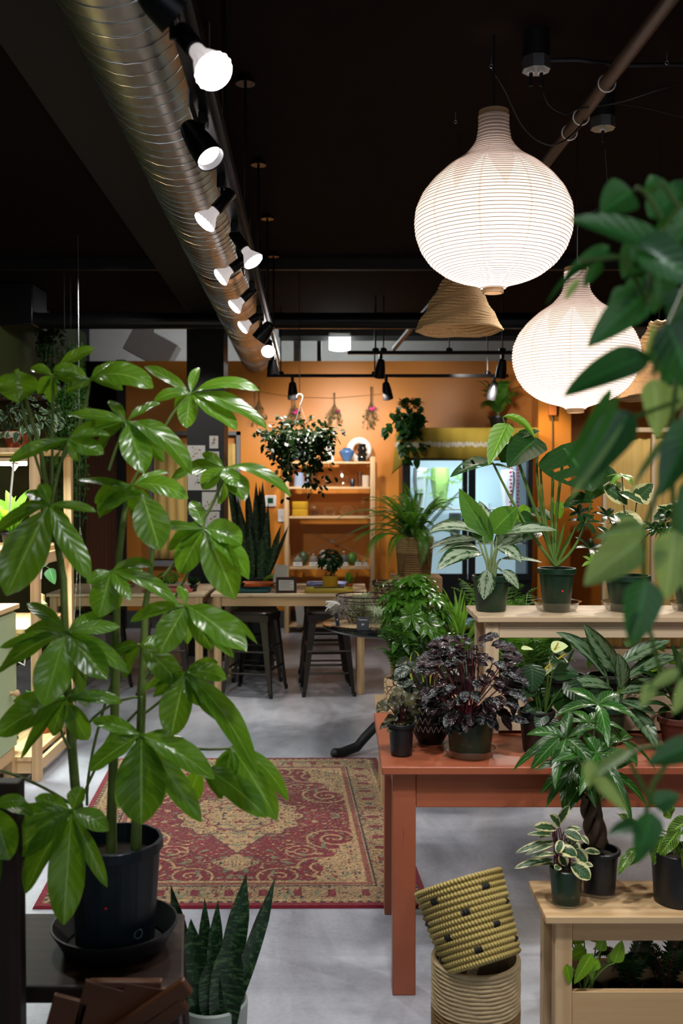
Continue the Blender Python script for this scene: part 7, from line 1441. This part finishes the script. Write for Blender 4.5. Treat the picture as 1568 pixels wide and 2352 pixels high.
whl(165, 1862, 2.0, [(60, 2052, 78, -.05, .14), (146, 2124, 80, -.07, .02), (246, 2038, 34, -.03, .1), (250, 1908, 50, .0, .15), (190, 1808, 44, .02, .1), (80, 1832, 36, .02), (25, 1965, 66, -.02, .12), (-20, 1900, 50, 0, .15)]); whl(-20, 1850, 1.88, [(22, 1975, 78, -.02, .05), (-8, 2040, 40, 0, .05), (60, 1840, 34, .0, .15)])
for pts, D in (([(165, 1865), (165, 1900), (186, 1940)], 2.1), ([(152, 1455), (150, 1500), (155, 1560)], 2.1), ([(150, 1605), (120, 1660), (160, 1720)], 2.1), ([(0, 1770), (80, 1790), (168, 1850)], 2.1), ([(325, 1690), (325, 1640), (325, 1600)], 2.1), ([(255, 1312), (262, 1340), (266, 1400)], 2.15), ([(160, 1720), (230, 1600), (330, 1600)], 2.2), ([(330, 1620), (240, 1700), (190, 1830)], 2.2), ([(200, 1850), (195, 1750), (260, 1560)], 2.25)): petiole(pts, D)
m.build('foliage', M['l_umb'], bt); pet.build('petiole', pbr('petiole', srgb(110, 128, 66), .5, var=.3), bt)

# foreground snake plant
c = V((at(485, 2.5), 2.5, 0)); t = thing('snake_plant', 'short snake plant in a grey white pot at the bottom of the photo', 'plant', c); gm = pbr('grey_white_pot', srgb(150, 160, 154), .45)
m = MB(); m.lathe([(.07, 0), (.078, .01), (.088, .22), (.088, .24), (.083, .245), (.08, .24), (.075, .15)], c, 48, capb=True); m.build('pot', gm, t); m = MB(); m.lathe([(.079, .2), (.001, .205)], c, 24); m.build('soil', M['soil'], t)
m = MB()
for x0, y0, x1, y1, w_, d, tw in ((452, 2340, 392, 2032, 36, .0, .3), (470, 2340, 470, 2062, 30, .04, .3), (485, 2340, 500, 2068, 34, .03, .2), (505, 2345, 565, 2006, 52, .03, .4), (525, 2345, 632, 2014, 36, .02, .6), (455, 2375, 438, 2110, 58, -.05, .2), (512, 2380, 530, 2138, 68, -.06, .2), (490, 2360, 480, 2200, 50, -.06, 0), (470, 2350, 425, 2160, 40, .0, 0)):
    m.leaf(W(x0, y0, 2.5 + d), W(x1, y1, 2.5 + d * 1.2), w_ * 1.1 / sc(2.5), (0, -1, .1), .04, .35, 'blade', 4, 14, tw=tw)
m.build('foliage', M['l_snk'], t)

# ================================================================== FOREGROUND RIGHT: TRAILING PLANT
c = V((at(1850, 1.05), 1.08, 1.55 + (1115 - 420) / sc(1.05))); t = thing('trailing_pothos', 'out of focus trailing leaves hanging at the right edge, nearest the camera', 'hanging plant', c); pot(t, c, .05, .07, .1, M['soil'])
m1 = MB(); m2 = MB(); st = MB(); YD = 1.05
def Q(mm, x0, y0, x1, y1, w_, D=YD, dd=0, nr=(0, -.9, .4), ar=.1, sh='heart', fo=.2): mm.leaf(W(x0, y0, D), W(x1, y1, D + dd), w_ * 1.12 / sc(D), nr, ar, fo, sh, 6, 12)
for a_ in ((1545, 590, 1306, 505, 100, 1.0, -.03, (-.1, -.8, .6)), (1452, 440, 1380, 490, 88, 1.1), (1515, 465, 1492, 402, 60, 1.15), (1460, 560, 1600, 660, 105, .98), (1560, 590, 1440, 632, 60, 1.02), (1490, 500, 1590, 430, 70, 1.1), (1430, 590, 1252, 702, 30, 1.1, 0, (0, -.6, .8), .35), (1400, 565, 1290, 645, 34, 1.12), (1490, 670, 1348, 798, 76, 1.05, 0, (.2, -.9, .3)), (1492, 815, 1292, 912, 84, 1.0, 0, (0, -.8, .6)), (1405, 890, 1290, 1080, 34, 1.05, 0, (.6, -.7, .2)),
           (1420, 900, 1308, 1120, 40, .98, 0, (.8, -.5, .2)), (1450, 945, 1318, 1130, 84, 1.02, 0, (-.2, -1, .1)), (1530, 740, 1590, 910, 110, 1.0), (1600, 960, 1515, 1140, 84, .97, 0, (-.5, -1, 0)), (1485, 1330, 1450, 1488, 84, 1.0, 0, (0, -1, .1)), (1592, 1712, 1486, 1756, 56, 1.0), (1498, 1865, 1462, 1982, 62, .98, 0, (0, -1, .1)), (1500, 1850, 1560, 1826, 46, 1.1), (1468, 1895, 1395, 1918, 42, 1.0, 0, (0, -.5, .9)), (1560, 470, 1600, 540, 80, 1.1), (1520, 560, 1600, 480, 70, 1.15), (1580, 660, 1560, 790, 90, 1.12), (1480, 640, 1440, 720, 60, 1.15), (1520, 620, 1500, 720, 70, 1.15), (1380, 600, 1340, 660, 30, 1.15), (1560, 690, 1600, 800, 80, 1.1), (1445, 660, 1400, 740, 50, 1.14), (1585, 800, 1560, 880, 70, 1.12), (1470, 560, 1430, 640, 60, 1.15), (1560, 820, 1520, 900, 50, 1.1), (1600, 1100, 1560, 1230, 60, 1.1), (1575, 520, 1530, 600, 70, 1.08), (1590, 420, 1540, 520, 80, 1.12), (1500, 780, 1545, 880, 70, 1.08), (1440, 700, 1380, 730, 40, 1.12), (1580, 980, 1600, 1100, 70, 1.1), (1500, 540, 1450, 600, 60, 1.1), (1400, 1010, 1342, 1060, 30, 1.1)): Q(m1, *a_)
for i_, a_ in enumerate(((1470, 1245, 1342, 1345, 92, 1.0, 0, (-.2, -.9, .5)), (1548, 1218, 1530, 1376, 92, 1.0, 0, (.1, -1, .2)), (1480, 1205, 1368, 1240, 44, 1.0, 0, (0, -.4, 1)), (1500, 870, 1510, 1010, 70, 1.05, 0, (.2, -1, .1)), (1545, 995, 1452, 1122, 26, 1.0, 0, (-.5, -.6, .7)), (1498, 1570, 1472, 1625, 30, 1.0), (1560, 1540, 1480, 1590, 26, 1.0), (1590, 1555, 1545, 1640, 40, 1.0), (1450, 1722, 1345, 1795, 34, .98, 0, (0, -.5, .9)), (1355, 1745, 1350, 1810, 30, .98), (1360, 1780, 1440, 1868, 32, 1.0), (1560, 880, 1530, 960, 50, 1.1), (1500, 740, 1470, 850, 26, 1.05, 0, (.8, -.6, .1)), (1462, 1400, 1440, 1485, 22, 1.0), (1600, 1250, 1580, 1380, 60, 1.05), (1432, 972, 1300, 1158, 15, .97, 0, (.6, -.6, .5), .02, 'lance'), (1515, 738, 1476, 850, 17, 1.0, 0, (.8, -.6, .1), .02, 'lance'), (1470, 1200, 1400, 1262, 60, 1.03), (1330, 640, 1296, 690, 16, 1.08, 0, (0, -1, .2), .1, 'lance'))): m2 = MB(); Q(m2, *a_); m2.build('pale_leaf', M['l_pothl'], t, label='pale lit leaf')
for pts in ([(1700, 430), (1560, 470), (1500, 560), (1490, 700)], [(1700, 440), (1600, 600), (1530, 760), (1500, 860)], [(1690, 450), (1560, 800), (1540, 1000), (1548, 1220)], [(1690, 450), (1620, 800), (1520, 1100), (1480, 1210), (1478, 1320), (1490, 1440), (1520, 1560)], [(1640, 1300), (1565, 1500), (1550, 1560), (1500, 1580)], [(1700, 1500), (1600, 1650), (1500, 1800), (1480, 1880)], [(1600, 1700), (1470, 1720), (1440, 1740), (1500, 1850)], [(1560, 480), (1520, 420), (1500, 440)], [(1520, 500), (1480, 440), (1460, 430)], [(1490, 700), (1430, 590), (1330, 600)], [(1590, 1710), (1700, 1650), (1700, 1500)], [(1560, 920), (1450, 960), (1400, 1000)]): st.tube([W(x, y, 1.04) for x, y in pts], .0026, 7)
m1.build('foliage', M['l_poth'], t); st.build('vine', M['stem'], t)
